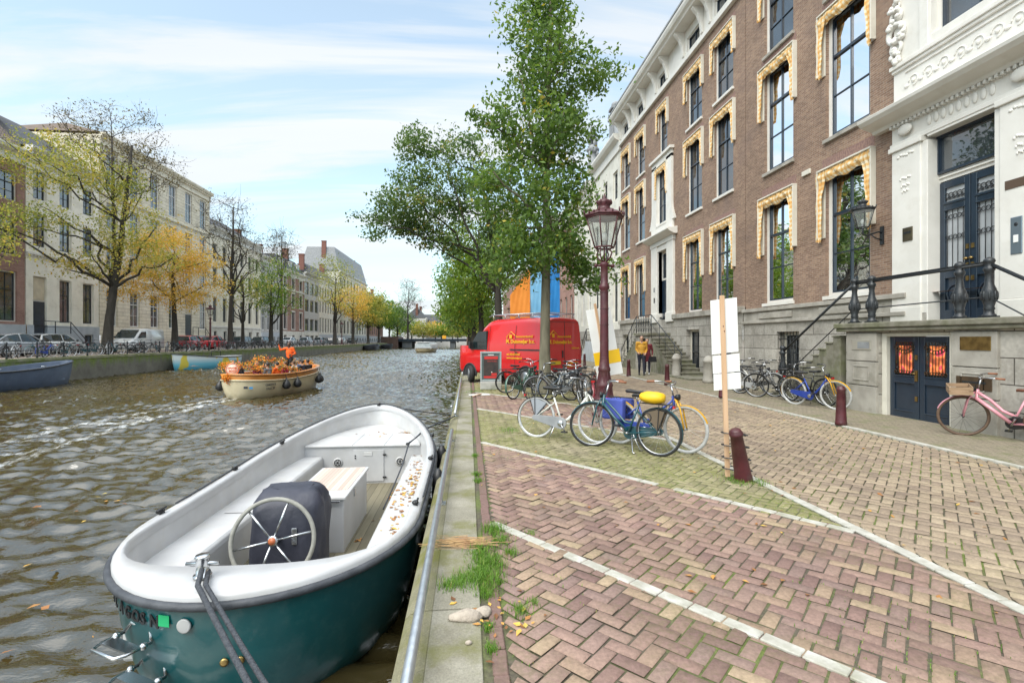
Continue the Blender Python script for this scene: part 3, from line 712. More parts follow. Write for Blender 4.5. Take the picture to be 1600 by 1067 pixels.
    for zz, rad in ((9.05, .30), (8.7, .2), (9.45, .2), (8.45, .13), (9.7, .12)):                 # scroll ornament beside the window
        q.torus((UX-.03, 11.18, zz), rad*.7, rad*.22, 'x', 18, 8)
        for k in range(9): q.sphere((UX-.05-rr.random()*.05, 11.18+rr.uniform(-rad, rad)*.8, zz+rr.uniform(-rad, rad)), (.05, .07, .06), 8, 6)
    q.build('scroll', M_WHITEP, t, world=True)
    window(t, UX, -1, (8.5, 10.3, 8.5, 12.6), 2, 2, M_WHITEP, M_NAVY, M_PANE, fw=.08, reveal=.24, transom=.55, sb=.07)
    awning(t, UX+.02, -1, (8.5, 10.3, 8.5, 12.6), .72, .14)
    # ---- double front door with transom light
    DX = FX+.22
    q = MB(); q.quad((DX+.12, 8.6, 2.0), (DX+.12, 11, 2.0), (DX+.12, 11, 6.5), (DX+.12, 8.6, 6.5)); q.box(DX-.02, 8.9, 5.22, DX+.1, 10.42, 5.40); q.box(DX-.06, 8.9, 5.3, DX+.1, 10.42, 5.34); q.box(FX-.1, 8.93, 6.26, DX+.1, 10.4, 6.33)
    q.build('door_surround', M_WHITEP, t, world=True, bevel=.01)
    window(t, DX-.2, -1, (8.98, 10.4, 5.40, 6.28), 1, 1, M_NAVY, M_NAVY, M_PANE, fw=.05, reveal=.18, transom=.02, sb=.02)
    for a, b, lab in ((9.70, 10.38, 1), (9.0, 9.68, 0)):
        d = MB(); d.box(DX+.02, a, 2.1, DX+.06, b, 5.2)
        for s0, s1 in ((a, a+.12), (b-.12, b)): d.box(DX-.03, s0, 2.1, DX+.02, s1, 5.2)
        for c0, c1 in ((2.1, 2.35), (3.05, 3.25), (4.55, 4.72), (5.05, 5.2)): d.box(DX-.03, a+.12, c0, DX+.02, b-.12, c1)
        d.box(DX-.045, a+.1, 3.22, DX-.03, b-.1, 3.27); d.box(DX-.05, a+.09, 4.69, DX-.03, b-.09, 4.74); d.box(DX-.045, a+.1, 4.55, DX-.03, b-.1, 4.58)
        ym = (a+b)/2
        d.torus((DX+.005, ym, 2.7), .2, .02, 'x', 26, 6); d.sphere((DX+.015, ym, 2.7), (.05, .12, .12), 14, 8)
        dr = d.build('front_door', M_NAVY, t, world=True, bevel=.006, seg=1)
        g = MB()
        g.quad((DX+.016, a+.12, 3.25), (DX+.016, b-.12, 3.25), (DX+.016, b-.12, 4.55), (DX+.016, a+.12, 4.55)); g.quad((DX+.016, a+.12, 4.72), (DX+.016, b-.12, 4.72), (DX+.016, b-.12, 5.05), (DX+.016, a+.12, 5.05))
        g.build('door_glass', mat('frosted_door_glass', (.36, .38, .40), (.44, .46, .48), .18, scale=2), dr, world=True, fix=False)
        g = MB()
        for i in range(4): yy = a+.16+i*(b-a-.32)/3; g.tube([(DX-.01, yy, 3.26), (DX-.01, yy, 4.54)], .008, 6)
        for zz in (3.95, 4.4):
            for i in range(5): yy = a+.15+i*(b-a-.3)/4; g.torus((DX-.012, yy, zz), .045, .009, 'x', 12, 5)
        for i in range(5): yy = a+.15+i*(b-a-.3)/4; g.torus((DX-.012, yy, 4.88), .055, .011, 'x', 12, 5); g.torus((DX-.012, yy+.03, 4.83), .03, .01, 'x', 10, 5)
        g.build('grille', M_BLACKP, dr, world=True)
        g = MB(); e = a+.045 if lab else b-.045
        for zz in (3.68, 3.28, 3.0): g.box(DX-.05, e-.03, zz-.05, DX-.03, e+.03, zz+.05)
        g.sphere((DX-.08, e, 3.42), (.035, .045, .03), 10, 8); g.tube([(DX-.03, e, 3.42), (DX-.08, e, 3.42)], .015, 8)
        g.build('door_handle', M_BRASS, dr, world=True)
    # plates on the pilasters
    q = MB(); q.box(QX-.02, 10.72, 4.0, QX+.03, 10.98, 4.32); b_ = q.build('letter_slot', mat('dull_bronze', (.20, .17, .11), (.13, .11, .08), .4, .8), t, world=True, bevel=.006); q = MB(); q.box(QX-.028, 10.76, 4.17, QX-.018, 10.94, 4.22); q.build('slot', M_BLACKP, b_, world=True)
    q = MB(); q.box(QX-.01, 8.3, 4.55, QX+.03, 8.72, 4.72); q.build('name_plate', mat('brown_plate', (.10, .065, .045), None, .4), t, world=True)
    q = MB(); q.box(QX-.015, 8.42, 3.3, QX+.03, 8.62, 4.0); ip = q.build('intercom', mat('grey_metal_plate', (.22, .27, .32), None, .35, .6), t, world=True, bevel=.01)
    q = MB(); q.sphere((QX-.012, 8.52, 3.86), (.012, .04, .04), 12, 8); q.mi = 1; q.box(QX-.024, 8.48, 3.52, QX-.012, 8.56, 3.66); q.build('button', [M_BLACKP, mat('white_plastic', (.8, .8, .78), None, .4)], ip, world=True)
    # drain pipe seam and small alarm boxes
    q = MB(); q.box(FX-.06, 14.35, 6.75, FX-.001, 14.72, 6.9); q.build('wall_box', M_CREAM, t, world=True, bevel=.01)
    # ---- roof cornice
    q = MB(); q.box(FX-.7, y0, 18.3, FX+.1, y1+.02, 18.95); q.box(FX-.1, y0, 17.2, FX+.05, y1, 18.3); q.build('cornice', M_WHITEP, t, world=True)
    q = MB(); q.prism([(FX-.5, 18.96), (FX+4.5, 21.5), (FX+9, 18.96)], y0, y1, 'y'); q.build('roof', M_SLATE, t, world=True)
    return t
portal_house()
# ---- stoop of the portal house: landing, basement door, steps both ways, iron rails
def portal_stoop():
    t = thing('stone_stoop', 'high stone stoop with iron baluster rails over a double basement door', 'stoop', (9.2, 9.4, 0))
    SX = 9.2; B = FX-.12
    # front wall with the basement door opening
    q = MB(); dh = (8.86, 10.36, 0, 1.80)
    wall_face(q, SX, -1, 7.3, 11.45, -.1, 1.88, [(8.76, 10.46, -.1, 1.84)], .32)
    q.quad((SX, 11.45, -.1), (B, 11.45, -.1), (B, 11.45, 1.88), (SX, 11.45, 1.88)); q.quad((SX, 7.3, -.1), (B, 7.3, -.1), (B, 7.3, 1.88), (SX, 7.3, 1.88))
    q.build('wall', M_PLINTH, t, world=True, fix=False)
    q = MB()                                                                                 # piers beside the door, with sunk panels
    for a, b in ((10.48, 11.36), (7.9, 8.74)):
        q = MB(); q.box(SX-.06, a, -.05, SX+.05, b, .62); q.box(SX-.06, a, .64, SX+.05, b, 1.18); q.box(SX-.06, a, 1.2, SX+.05, b, 1.84)
        q.box(SX-.075, a+.2, .74, SX-.06, b-.2, .77); q.box(SX-.075, a+.2, 1.06, SX-.06, b-.2, 1.09); q.box(SX-.075, a+.2, .77, SX-.06, a+.23, 1.06); q.box(SX-.075, b-.23, .77, SX-.06, b-.2, 1.06)
        q.build('pier', M_STONE, t, world=True, bevel=.012)
    q = MB(); q.box(SX-.14, 7.2, 1.88, B, 11.62, 1.96); q.box(SX-.18, 7.16, 1.96, B, 11.66, 2.08); q.build('landing', M_STEP, t, world=True, bevel=.02)
    q = MB(); q.box(SX+.06, 10.34, -.05, SX+.26, 10.46, 1.84); q.box(SX+.06, 8.76, -.05, SX+.26, 8.88, 1.84); q.box(SX+.06, 8.88, 1.76, SX+.26, 10.34, 1.84); q.build('door_frame', M_CREAM, t, world=True, bevel=.008)
    for a, b, k in ((9.62, 10.33, 1), (8.89, 9.60, 0)):
        d = MB(); X0 = SX+.14; d.box(X0+.03, a, 0, X0+.07, b, 1.755)
        for s0, s1 in ((a, a+.11), (b-.11, b)): d.box(X0, s0, 0, X0+.03, s1, 1.755)
        for c0, c1 in ((0, .16), (.78, .92), (1.64, 1.755)): d.box(X0, a+.11, c0, X0+.03, b-.11, c1)
        d.box(X0-.012, a+.1, .9, X0, b-.1, .93); d.box(X0-.012, a+.1, .76, X0, b-.1, .785); d.box(X0-.012, a+.1, .155, X0, b-.1, .18)
        dr = d.build('basement_door', M_NAVY, t, world=True, bevel=.006, seg=1)
        g = MB(); g.quad((X0+.026, a+.11, .92), (X0+.026, b-.11, .92), (X0+.026, b-.11, 1.64), (X0+.026, a+.11, 1.64)); g.build('door_glass', M_PANE, dr, world=True, fix=False)
        m, tt, n, l, bb = _mat('lit_shop_window%d' % k); bb.inputs['Base Color'].default_value = (.5, .1, .05, 1)
        v, p = wall_coord(n, l); col = ramp(n, l, noise(n, l, p, 4.5, 1), [(.42, (.02, .012, .008)), (.5, (.45, .14, .03)), (.56, (.85, .32, .08)), (.60, (.9, .05, .16)), (.68, (.05, .02, .02))])
        l.new(col, bb.inputs['Emission Color']); bb.inputs['Emission Strength'].default_value = .6
        g = MB(); g.box(X0+.018, a+.17, .97, X0+.0255, b-.2, 1.56); g.build('lit_display', m, dr, world=True)
        g = MB()
        for i in range(7): yy = a+.15+i*(b-a-.3)/6; g.tube([(X0+.005, yy, .93), (X0+.005, yy, 1.63)], .007, 6)
        for i in range(8): yy = a+.14+i*(b-a-.28)/7; g.torus((X0+.003, yy, 1.53-.10*math.sin(i/7*math.pi)), .04, .009, 'x', 12, 5); g.torus((X0+.003, yy, 1.0), .03, .009, 'x', 10, 5)
        g.build('grille', mat('bronze_grille', (.10, .055, .03), (.04, .03, .02), .45, .6), dr, world=True)
        if k:
            g = MB()
            for zz in (1.32, .45): g.box(X0-.02, a+.02, zz-.05, X0, a+.075, zz+.05)
            g.box(X0-.025, a+.015, .82, X0, a+.075, 1.05); g.tube([(X0-.02, a+.04, .98), (X0-.06, a+.04, .98), (X0-.06, a+.14, .98)], .012, 8); g.build('door_handle', M_BRASS, dr, world=True)
    # plates
    q = MB(); q.box(SX-.075, 10.62, 1.45, SX-.055, 11.18, 1.68); p_ = q.build('name_plate', mat('pale_plate', (.45, .43, .37), None, .4, .4), t, world=True, bevel=.005)
    q = MB(); q.box(SX-.08, 10.66, 1.49, SX-.074, 11.0, 1.64); q.build('bell_panel', M_LEAD, p_, world=True)
    q = MB(); q.box(SX-.075, 8.0, 1.5, SX-.055, 8.55, 1.75); q.build('brass_plate', M_BRASS, t, world=True, bevel=.004)
    q = MB(); q.box(SX-.075, 7.98, .78, SX-.05, 8.62, 1.02); p_ = q.build('letter_box', mat('bronze_box', (.16, .11, .07), (.11, .08, .055), .45, .7), t, world=True, bevel=.005); q = MB(); q.box(SX-.082, 8.08, .9, SX-.074, 8.5, .935); q.build('slot', M_BLACKP, p_, world=True)
    # steps down towards the far side (+Y) against the plinth, and down on the near side
    n_ = 11
    for sgn, ys in ((1, 11.62), (-1, 7.2)):
        q = MB()
        for i in range(n_):
            z1 = 1.96-(i+1)*.165; a = ys+sgn*i*.25; q.box(SX-.02, a, -.05, B, a+sgn*.25, z1-.045); q.box(SX-.05, a-sgn*.005, z1-.045, B, a+sgn*.275, z1)
        q.build('steps', M_STEP, t, world=True, bevel=.008, seg=1)
    # baluster posts
    prof = [(.1, 0), (.1, .06), (.075, .08), (.07, .14), (.085, .17), (.07, .2), (.095, .30), (.115, .42), (.10, .52), (.07, .60), (.055, .74), (.062, .82), (.085, .86), (.085, .90), (.06, .93), (.075, .99), (.09, 1.02), (.075, 1.06), (.03, 1.09), (.0, 1.10)]
    for yy in (11.33, 10.81, 8.73, 8.19):
        m = MB(); m.lathe(prof, (SX+.12, yy, 2.08), 18); m.box(SX+.02, yy-.1, 2.08, SX+.22, yy+.1, 2.12)
        for k in range(8): q_ = k*math.pi/4; m.sphere((SX+.12+.105*math.cos(q_), yy+.105*math.sin(q_), 2.48), (.022, .022, .09), 6, 5)
        m.build('baluster', M_BLACKP, t, world=True)
    m = MB(); m.lathe(prof, (SX+.12, 14.1, .42), 18); m.lathe([(.13, -.45), (.13, .42)], (SX+.12, 14.1, 0), 14); m.build('newel_post', M_BLACKP, t, world=True)
    h = SX+.12
    m = MB(); m.tube([(h, 14.1, 1.32), (h, 11.36, 3.04)], .032, 10); m.tube([(h, 11.36, 3.04), (h, 8.19, 3.06)], .032, 10); m.tube([(h, 8.19, 3.06), (h, 5.2, 1.25)], .032, 10)
    for z_ in (3.10,): m.box(h-.035, 8.2, 3.08, h+.035, 11.3, 3.105)
    m.build('handrail', M_BLACKP, t, world=True)
    m = MB(); m.tube([(h, 13.9, .68), (h, 11.36, 2.42), (h, 8.19, 2.46), (h, 5.4, .7)], .014, 8); m.build('lower_rail', M_BLACKP, t, world=True)
    # light iron screen by the steps
    m = MB()
    for i in range(9): yy = 13.0+i*.13; m.tube([(SX-.02, yy, .5), (SX-.02, yy, 1.2)], .009, 5)
    m.box(SX-.03, 12.95, .62, SX-.01, 14.1, .64); m.box(SX-.03, 12.95, 1.08, SX-.01, 14.1, 1.1); m.build('iron_screen', M_BLACKP, t, world=True)
portal_stoop()
# ---------------------------------------------------------------- next mansion: five bays, white door bay, attic frieze
def five_bay_house():
    y0, y1 = 18.0, 33.4
    t = thing('brick_mansion', 'five bay brown brick mansion with white bracketed cornice and narrow white door bay', 'house', (FX, y0, 0))
    bays = [(18.85, 20.35), (21.5, 23.0), (28.75, 30.1), (31.5, 32.9)]
    fl = [(2.98, 6.45), (7.62, 11.0), (11.65, 14.18)]
    wins = [(a, b, c, d) for a, b in bays for c, d in fl]; mid = (25.4, 26.55)
    wins.append((mid[0], mid[1], 11.65, 14.18))
    att = [(a+.1, b-.1, 15.28, 15.95) for a, b in bays]+[(25.45, 26.5, 15.28, 15.95)]
    door = (25.38, 26.35, 2.05, 6.40); dw = (mid[0], mid[1], 7.9, 10.95)
    q = MB(); shell(q, FX, -1, y0, y1, 2.9, 15.05, wins+[(24.9, 27.0, 2.0, 11.3)]); q.build('wall', M_BRICK, t, world=True, fix=False)
    bw = [(18.9, 20.3, .5, 2.05), (21.6, 22.95, .1, 2.15), (28.8, 30.0, .5, 2.0), (31.5, 32.8, .5, 2.0)]
    PX = FX-.08
    q = MB(); wall_face(q, PX, -1, y0+.02, y1, -.1, 2.74, bw, .34); q.build('plinth', M_PLINTH, t, world=True, fix=False)
    q = MB(); q.box(FX-.2, y0+.03, 2.72, FX+.02, 24.4, 2.95); q.box(FX-.2, 27.5, 2.72, FX+.02, y1, 2.95); q.build('ledge', M_STONE, t, world=True, bevel=.015)
    for h in bw: window(t, PX, -1, h, 1, 2, M_CREAM, M_BLACKP, M_PANE, fw=.1, reveal=.3, transom=.5)
    for h in wins:
        gf = h[2] < 3; near = h[0] < 24
        window(t, FX, -1, h, 2, 2 if near else 1, M_WHITEP, M_NAVY, M_PANE, fw=.10, transom=.33, sill=None if gf else M_WHITEP, curtain=(M_REDCURT, 2, .3) if gf and near else None)
        awning(t, FX, -1, h, .45 if not gf else .55, .15)
    for h in wins: m = MB(); lintel(m, FX, -1, h, .22); m.build('brick_lintel', M_ROLLOCK, t, world=True, fix=False)
    # white door bay with pilasters, hood and upper frame
    QX = FX-.12; q = MB()
    for a, b in ((24.42, 25.25), (26.6, 27.45)): q.box(QX, a, 2.9, FX+.3, b, 6.75); q.box(QX-.05, a-.04, 2.6, FX+.3, b+.04, 3.1)
    q.box(QX+.04, 25.25, 6.45, FX+.3, 26.6, 6.75); q.box(QX-.03, 24.35, 6.75, FX+.3, 27.52, 7.0)
    prof = [(FX, 7.0), (QX-.06, 7.0), (QX-.3, 7.12), (QX-.42, 7.22), (QX-.42, 7.3), (FX, 7.36)]; q.prism(prof, 24.1, 27.75, 'y')
    q.build('pilasters', M_WHITEP, t, world=True, bevel=.012, seg=1)
    q = MB(); q.box(QX, 24.5, 7.36, FX+.2, 27.4, 7.8)
    for a, b, c in ((24.62, 25.3, 1), (26.65, 27.33, 0)):
        q.box(QX, a, 7.8, FX+.2, b, 11.2)
        for k in range(8): z_ = 7.8+k*.12; e = .34*(1-k/8)**2; q.box(QX, (a-e) if c else b, z_, FX+.1, a if c else b+e, z_+.12)
    q.box(QX, 24.62, 11.05, FX+.2, 27.33, 11.42); q.box(QX-.12, 24.5, 11.42, FX+.2, 27.45, 11.56); q.box(QX-.03, 25.3, 7.8, FX+.2, 26.65, 7.9)
    q.build('portal_bay', M_WHITEP, t, world=True, bevel=.012, seg=1)
    window(t, QX+.05, -1, (25.3, 26.65, 7.9, 11.05), 2, 2, M_WHITEP, M_NAVY, M_PANE, fw=.1); awning(t, QX+.02, -1, (25.35, 26.6, 7.9, 10.9), .5, .1)
    window(t, FX+.1, -1, (25.25, 26.6, 4.9, 6.45), 1, 1, M_WHITEP, M_NAVY, M_PANE, fw=.12, transom=.05)
    d = MB(); d.box(FX+.2, 25.25, 2.05, FX+.28, 26.6, 4.9)
    for a, b in ((25.4, 26.45),):
        for c0, c1 in ((2.3, 3.0), (3.2, 4.6)):
            d.box(FX+.18, a+.12, c0, FX+.2, a+.16, c1); d.box(FX+.18, b-.16, c0, FX+.2, b-.12, c1); d.box(FX+.18, a+.16, c1-.04, FX+.2, b-.16, c1); d.box(FX+.18, a+.16, c0, FX+.2, b-.16, c0+.04)
    dr = d.build('front_door', M_NAVY, t, world=True, bevel=.006); g = MB(); g.sphere((FX+.13, 25.5, 3.2), .04, 10, 8); g.build('door_handle', M_BRASS, dr, world=True)
    q = MB(); q.box(FX+.0, 26.6, 2.05, FX+.3, 26.75, 6.5); q.box(FX+.0, 25.1, 2.05, FX+.3, 25.25, 6.5); q.build('door_surround', M_WHITEP, t, world=True)
    q = MB(); q.box(QX-.02, 26.85, 4.3, QX+.02, 27.0, 4.55); q.build('name_plate', M_LEAD, t, world=True); q = MB(); q.box(QX-.02, 26.85, 3.7, QX+.02, 26.98, 3.98); q.build('intercom', M_BLACKP, t, world=True)
    # attic frieze with low windows, brackets and gutter
    q = MB(); wall_face(q, FX-.06, -1, y0, y1, 15.05, 16.4, att, .2); q.quad((FX-.06, y0, 15.05), (FX+.1, y0, 15.05), (FX+.1, y0, 16.4), (FX-.06, y0, 16.4)); q.build('frieze', M_WHITEP, t, world=True, fix=False)
    for h in att: window(t, FX-.06, -1, h, 1, 2, M_WHITEP, M_NAVY, M_PANE, fw=.05, reveal=.15, transom=.02, sb=.03)
    q = MB(); q.box(FX-.16, y0-.02, 14.88, FX+.02, y1+.02, 15.05); q.box(FX-.13, y0-.02, 15.05, FX-.05, y1+.02, 15.16)
    for a, b in bays+[mid]:
        for e in (a-.3, b+.12):
            q.prism([(FX-.06, 15.2), (FX-.14, 15.25), (FX-.2, 15.7), (FX-.34, 16.05), (FX-.56, 16.3), (FX-.56, 16.38), (FX-.06, 16.38)], e, e+.2, 'y')
    for a, b in zip([y0]+[b for a, b in bays], [a for a, b in bays]+[y1]): pass
    prof = [(FX, 16.38), (FX-.62, 16.38), (FX-.66, 16.46), (FX-.78, 16.54), (FX-.84, 16.66), (FX-.86, 16.78), (FX, 16.8)]
    q.prism(prof, y0-.1, y1+.15, 'y'); q.build('cornice', M_WHITEP, t, world=True, bevel=.01, seg=1)
    q = MB(); q.box(FX-.88, y0-.1, 16.80, FX-.5, y1+.15, 16.9); q.build('gutter', M_LEAD, t, world=True)
    q = MB(); q.prism([(FX-.4, 16.82), (FX+4.5, 19.0), (FX+9, 16.82)], y0, y1, 'y'); q.build('roof', M_SLATE, t, world=True)
    q = MB(); q.lathe([(.0, -.06), (.3, -.06), (.33, 0), (.3, .06), (0, .06)], (0, 0, 0), 20); q.v = [(FX-.1+z, y0+.35+x, 15.15+y) for x, y, z in q.v]; q.build('ornament', M_WHITEP, t, world=True)
five_bay_house()
def left_stoop():
    t = thing('stone_stoop', 'double sided mossy stone stoop with thin iron rails before the narrow white door', 'stoop', (9.25, 25.9, 0))
    SX = 9.25; B = FX-.08; a, b = 24.85, 27.05
    q = MB(); wall_face(q, SX, -1, a, b, -.1, 1.9, [(25.5, 26.4, -.1, 1.75)], .3); q.quad((SX, a, -.1), (B, a, -.1), (B, a, 1.9), (SX, a, 1.9)); q.quad((SX, b, -.1), (B, b, -.1), (B, b, 1.9), (SX, b, 1.9)); q.build('wall', M_PLINTH, t, world=True, fix=False)
    q = MB(); q.box(SX-.1, a-.05, 1.9, B, b+.05, 2.03); q.build('landing', M_STEP, t, world=True, bevel=.015)
    q = MB(); q.box(SX+.2, 25.5, -.05, SX+.26, 26.4, 1.75); q.box(SX+.17, 25.6, .2, SX+.2, 26.3, .8); q.box(SX+.17, 25.6, .95, SX+.2, 26.3, 1.6); q.build('basement_door', M_NAVY, t, world=True, bevel=.006)
    n_ = 11
    for sgn, ys in ((-1, a-.05), (1, b+.05)):
        q = MB(); tr = .36 if sgn < 0 else .27
        for i in range(n_):
            z1 = 1.92-(i+1)*.168; y_ = ys+sgn*i*tr; q.box(SX+.04, y_, -.05, B, y_+sgn*tr, z1-.05); q.box(SX, y_-sgn*.004, z1-.05, B, y_+sgn*(tr+.03), z1)
        q.build('steps', M_STEP, t, world=True, bevel=.008, seg=1)
        h = SX+.06; ye = ys+sgn*n_*tr
        m = MB(); m.tube([(h, ys, 2.95), (h, ye-sgn*.2, 1.0)], .022, 8); m.tube([(h, ys, 2.45), (h, ye-sgn*.2, .5)], .012, 6)
        for i in (0, 3, 5, 8, 10): y_ = ys+sgn*i*tr; m.tube([(h, y_, max(0, 1.9-(i+1)*.168)), (h, y_, 2.95-(2.95-1.0)*i*tr/(n_*tr+.2))], .014, 6)
        m.build('stair_rail', M_BLACKP, t, world=True)
    m = MB(); h = SX+.06; m.tube([(h, a, 2.95), (h, b, 2.95)], .022, 8); m.tube([(h, a, 2.15), (h, b, 2.15)], .012, 6)
    for i in range(7): y_ = a+(b-a)*i/6; m.tube([(h, y_, 2.03), (h, y_, 2.95)], .014, 6)
    for i in range(6): y_ = a+(b-a)*(i+.5)/6; m.torus((h, y_, 2.62), .13, .01, 'x', 16, 5); m.tube([(h, y_-.15, 2.15), (h, y_+.15, 2.5)], .008, 5); m.tube([(h, y_+.15, 2.15), (h, y_-.15, 2.5)], .008, 5)
    m.build('landing_rail', M_BLACKP, t, world=True)
    q = MB(); q.box(8.95, 19.6, 0, 10.2, 21.9, .1); q.build('foot_slab', M_STEP, t, world=True, bevel=.02)
left_stoop()
# ================================================================= house rows across the canal and farther along
M_CREAMW = mat('cream_render', (.85, .81, .71), (.79, .75, .65), .8, scale=1.2, dirt=(.33, .29, .21), dscale=.9, damt=.5)
M_BEIGE = brick_mat('beige_ashlar', (.78, .71, .57), (.71, .64, .50), (.42, .36, .26), bw=1.4, bh=.36, ms=.02, big=.2, bump=.6)
M_BEIGE2 = mat('beige_render', (.82, .76, .63), (.75, .69, .56), .8, scale=1, dirt=(.3, .26, .18), dscale=.8, damt=.45)
M_GREYST = mat('blue_grey_stone', (.46, .49, .52), (.38, .41, .44), .8, scale=2)
M_PALEST = mat('pale_stone', (.72, .70, .63), (.62, .60, .53), .8, scale=1.4, dirt=(.22, .2, .17), dscale=1, damt=.5)
M_GREYR = mat('grey_render', (.48, .47, .45), (.42, .41, .39), .8, scale=1.3)
M_SASHW = mat('white_sash', (.74, .73, .70), None, .5); M_SASHD = mat('dark_sash', (.03, .035, .035), None, .5)
M_BROWNR = mat('brown_roof', (.15, .105, .075), (.10, .075, .06), .8, scale=3)
M_LAMPL = mat('pale_blind', (.62, .54, .40), (.5, .43, .32), .8, scale=2)
def far_house(label, X, out_, y0, y1, ztop, zg, floors, bays, wall, base=None, zbase=2.4, belt=None, cornice=M_WHITEP, roof='hip', roofmat=M_SLATE, rh=3.2, door=None, frame=M_WHITEP, sash=M_SASHD, wd=.55, cproj=.55, chimneys=1, dormers=0, stoop=True, dentil=True, surround=None, cat='house', archless=True, group=None):
    t = thing('canal_house', label, cat, (X, (y0+y1)/2, zg), group=group)
    W_ = (y1-y0)/bays; holes = []; dh = None
    order = range(bays)
    for bi in order:
        yc = y0+W_*(bi+.5)
        for fi, (c, d) in enumerate(floors):
            if fi == 0 and door is not None and bi == door:
                dh = (yc-W_*wd/2, yc+W_*wd/2, zg+1.55, d); holes.append(dh); continue
            holes.append((yc-W_*wd/2, yc+W_*wd/2, c, d))
    zb = zg+zbase if base else zg
    q = MB(); shell(q, X, out_, y0, y1, zb if base else zg-.3, ztop, holes, 10, .2); q.build('wall', wall, t, world=True, fix=False)
    o = out_
    if base:
        bh = [(h[0]+.1, h[1]-.1, zg+.4, zg+zbase-.7) for h in holes if h[3] == floors[0][1] and h is not dh]
        q = MB(); wall_face(q, X+o*.07, o, y0, y1, zg-.3, zb, bh+([(dh[0], dh[1], zg+1.55, zb)] if dh else []), .25); q.quad((X+o*.07, y0, zb), (X+o*.07, y1, zb), (X, y1, zb), (X, y0, zb)); q.build('plinth', base, t, world=True, fix=False)
        for h in bh: window(t, X+o*.07, o, h, 1, 2, frame, sash, M_PANE2, .07, .22, .02, simple=True)
    for h in holes:
        if h is dh: continue
        window(t, X, o, h, 2, 2, frame, sash, M_PANE2, .09, .2, .35, simple=True, sb=.05)
    if surround:
        q = MB()
        for h in holes: a, b, c, d = h; q.box(X, a-.16, c, X+o*.05, a, d); q.box(X, b, c, X+o*.05, b+.16, d); q.box(X, a-.2, d, X+o*.07, b+.2, d+.22); q.box(X, a-.2, c-.16, X+o*.08, b+.2, c)
        q.build('surrounds', surround, t, world=True)
    if dh:
        a, b, c, d = dh; q = MB(); q.box(X-o*.16, a, c, X-o*.2, b, d); q.build('door_surround', frame, t, world=True)
        q = MB(); q.box(X-o*.10, a+.08, c, X-o*.16, b-.08, c+2.5)
        for k in range(3): q.box(X-o*.08, a+.2, c+.2+k*.78, X-o*.10, b-.2, c+.75+k*.78)
        q.build('front_door', M_NAVY, t, world=True)
        q = MB(); q.box(X-o*.12, a+.08, c+2.62, X-o*.155, b-.08, d-.08); q.build('fanlight', M_LAMPL, t, world=True)
        if stoop:
            q = MB(); q.box(X, a-.5, zg-.1, X+o*1.2, b+.9, c); 
            for k in range(7): q.box(X+o*.1, b+.9+k*.26, zg-.1, X+o*1.15, b+.9+(k+1)*.26, c-(k+1)*.2)
            q.build('stoop', M_GREYST, t, world=True)
            m = MB(); h_ = X+o*1.12; m.tube([(h_, a-.45, c+.95), (h_, b+.9, c+.95), (h_, b+2.7, zg+.9)], .035, 6); m.tube([(h_, a-.45, c+.5), (h_, b+.9, c+.5), (h_, b+2.7, zg+.45)], .02, 6)
            for yy in (a-.45, (a+b)/2, b+.9): m.tube([(h_, yy, c), (h_, yy, c+.95)], .035, 6)
            m.tube([(h_, b+2.7, zg), (h_, b+2.7, zg+.95)], .05, 6); m.build('stair_rail', M_BLACKP, t, world=True)
    for zb_ in (belt or []):
        q = MB(); q.box(X-.02*o, y0, zb_-.12, X+o*.14, y1, zb_+.05)
        for i in range(int((y1-y0)/.3)): q.box(X, y0+i*.3+.05, zb_-.24, X+o*.1, y0+i*.3+.19, zb_-.12)
        q.build('belt_course', cornice, t, world=True)
    q = MB(); q.prism([(X, ztop-.9), (X+o*.12, ztop-.9), (X+o*.14, ztop-.3), (X+o*cproj*.8, ztop-.15), (X+o*cproj, ztop+.05), (X+o*cproj, ztop+.18), (X, ztop+.2)], y0-.05, y1+.05, 'y')
    if dentil:
        for i in range(int((y1-y0)/.42)): q.box(X+o*.1, y0+i*.42+.08, ztop-.38, X+o*cproj*.62, y0+i*.42+.28, ztop-.2)
    q.build('cornice', cornice, t, world=True)
    q = MB(); z_ = ztop+.21; e0, e1 = X+o*.1, X-o*10
    if roof == 'hip':
        a = [(e0, y0, z_), (e0, y1, z_), (e1, y1, z_), (e1, y0, z_)]; r0, r1 = (X-o*4.5, y0+min(2.2, (y1-y0)*.3), z_+rh), (X-o*4.5, y1-min(2.2, (y1-y0)*.3), z_+rh)
        q.add(a+[r0, r1], [(0, 1, 5, 4), (2, 3, 4, 5), (1, 2, 5), (3, 0, 4), (0, 3, 2, 1)])
    elif roof == 'mansard':
        i1 = 1.6; q.add([(e0, y0, z_), (e0, y1, z_), (e1, y1, z_), (e1, y0, z_), (e0-o*i1, y0+i1*.6, z_+rh), (e0-o*i1, y1-i1*.6, z_+rh), (e1+o*i1, y1-i1*.6, z_+rh), (e1+o*i1, y0+i1*.6, z_+rh)], [(0, 1, 5, 4), (1, 2, 6, 5), (2, 3, 7, 6), (3, 0, 4, 7), (4, 5, 6, 7), (0, 3, 2, 1)])
    elif roof == 'gable':
        q.prism([(e0, z_), (X-o*4.8, z_+rh), (e1, z_)], y0, y1, 'y')
    elif roof == 'flat': q.box(e0, y0, z_, e1, y1, z_+.3)
    rf = q.build('roof', roofmat, t, world=True)
    for k in range(chimneys):
        yy = y0+.5 if k % 2 == 0 else y1-1.2; m = MB(); m.box(X-o*3.5, yy, z_+.2, X-o*4.6, yy+.7, z_+rh+1.4); m.box(X-o*3.4, yy-.08, z_+rh+1.4, X-o*4.7, yy+.78, z_+rh+1.55); m.build('chimney', M_TERR, rf, world=True)
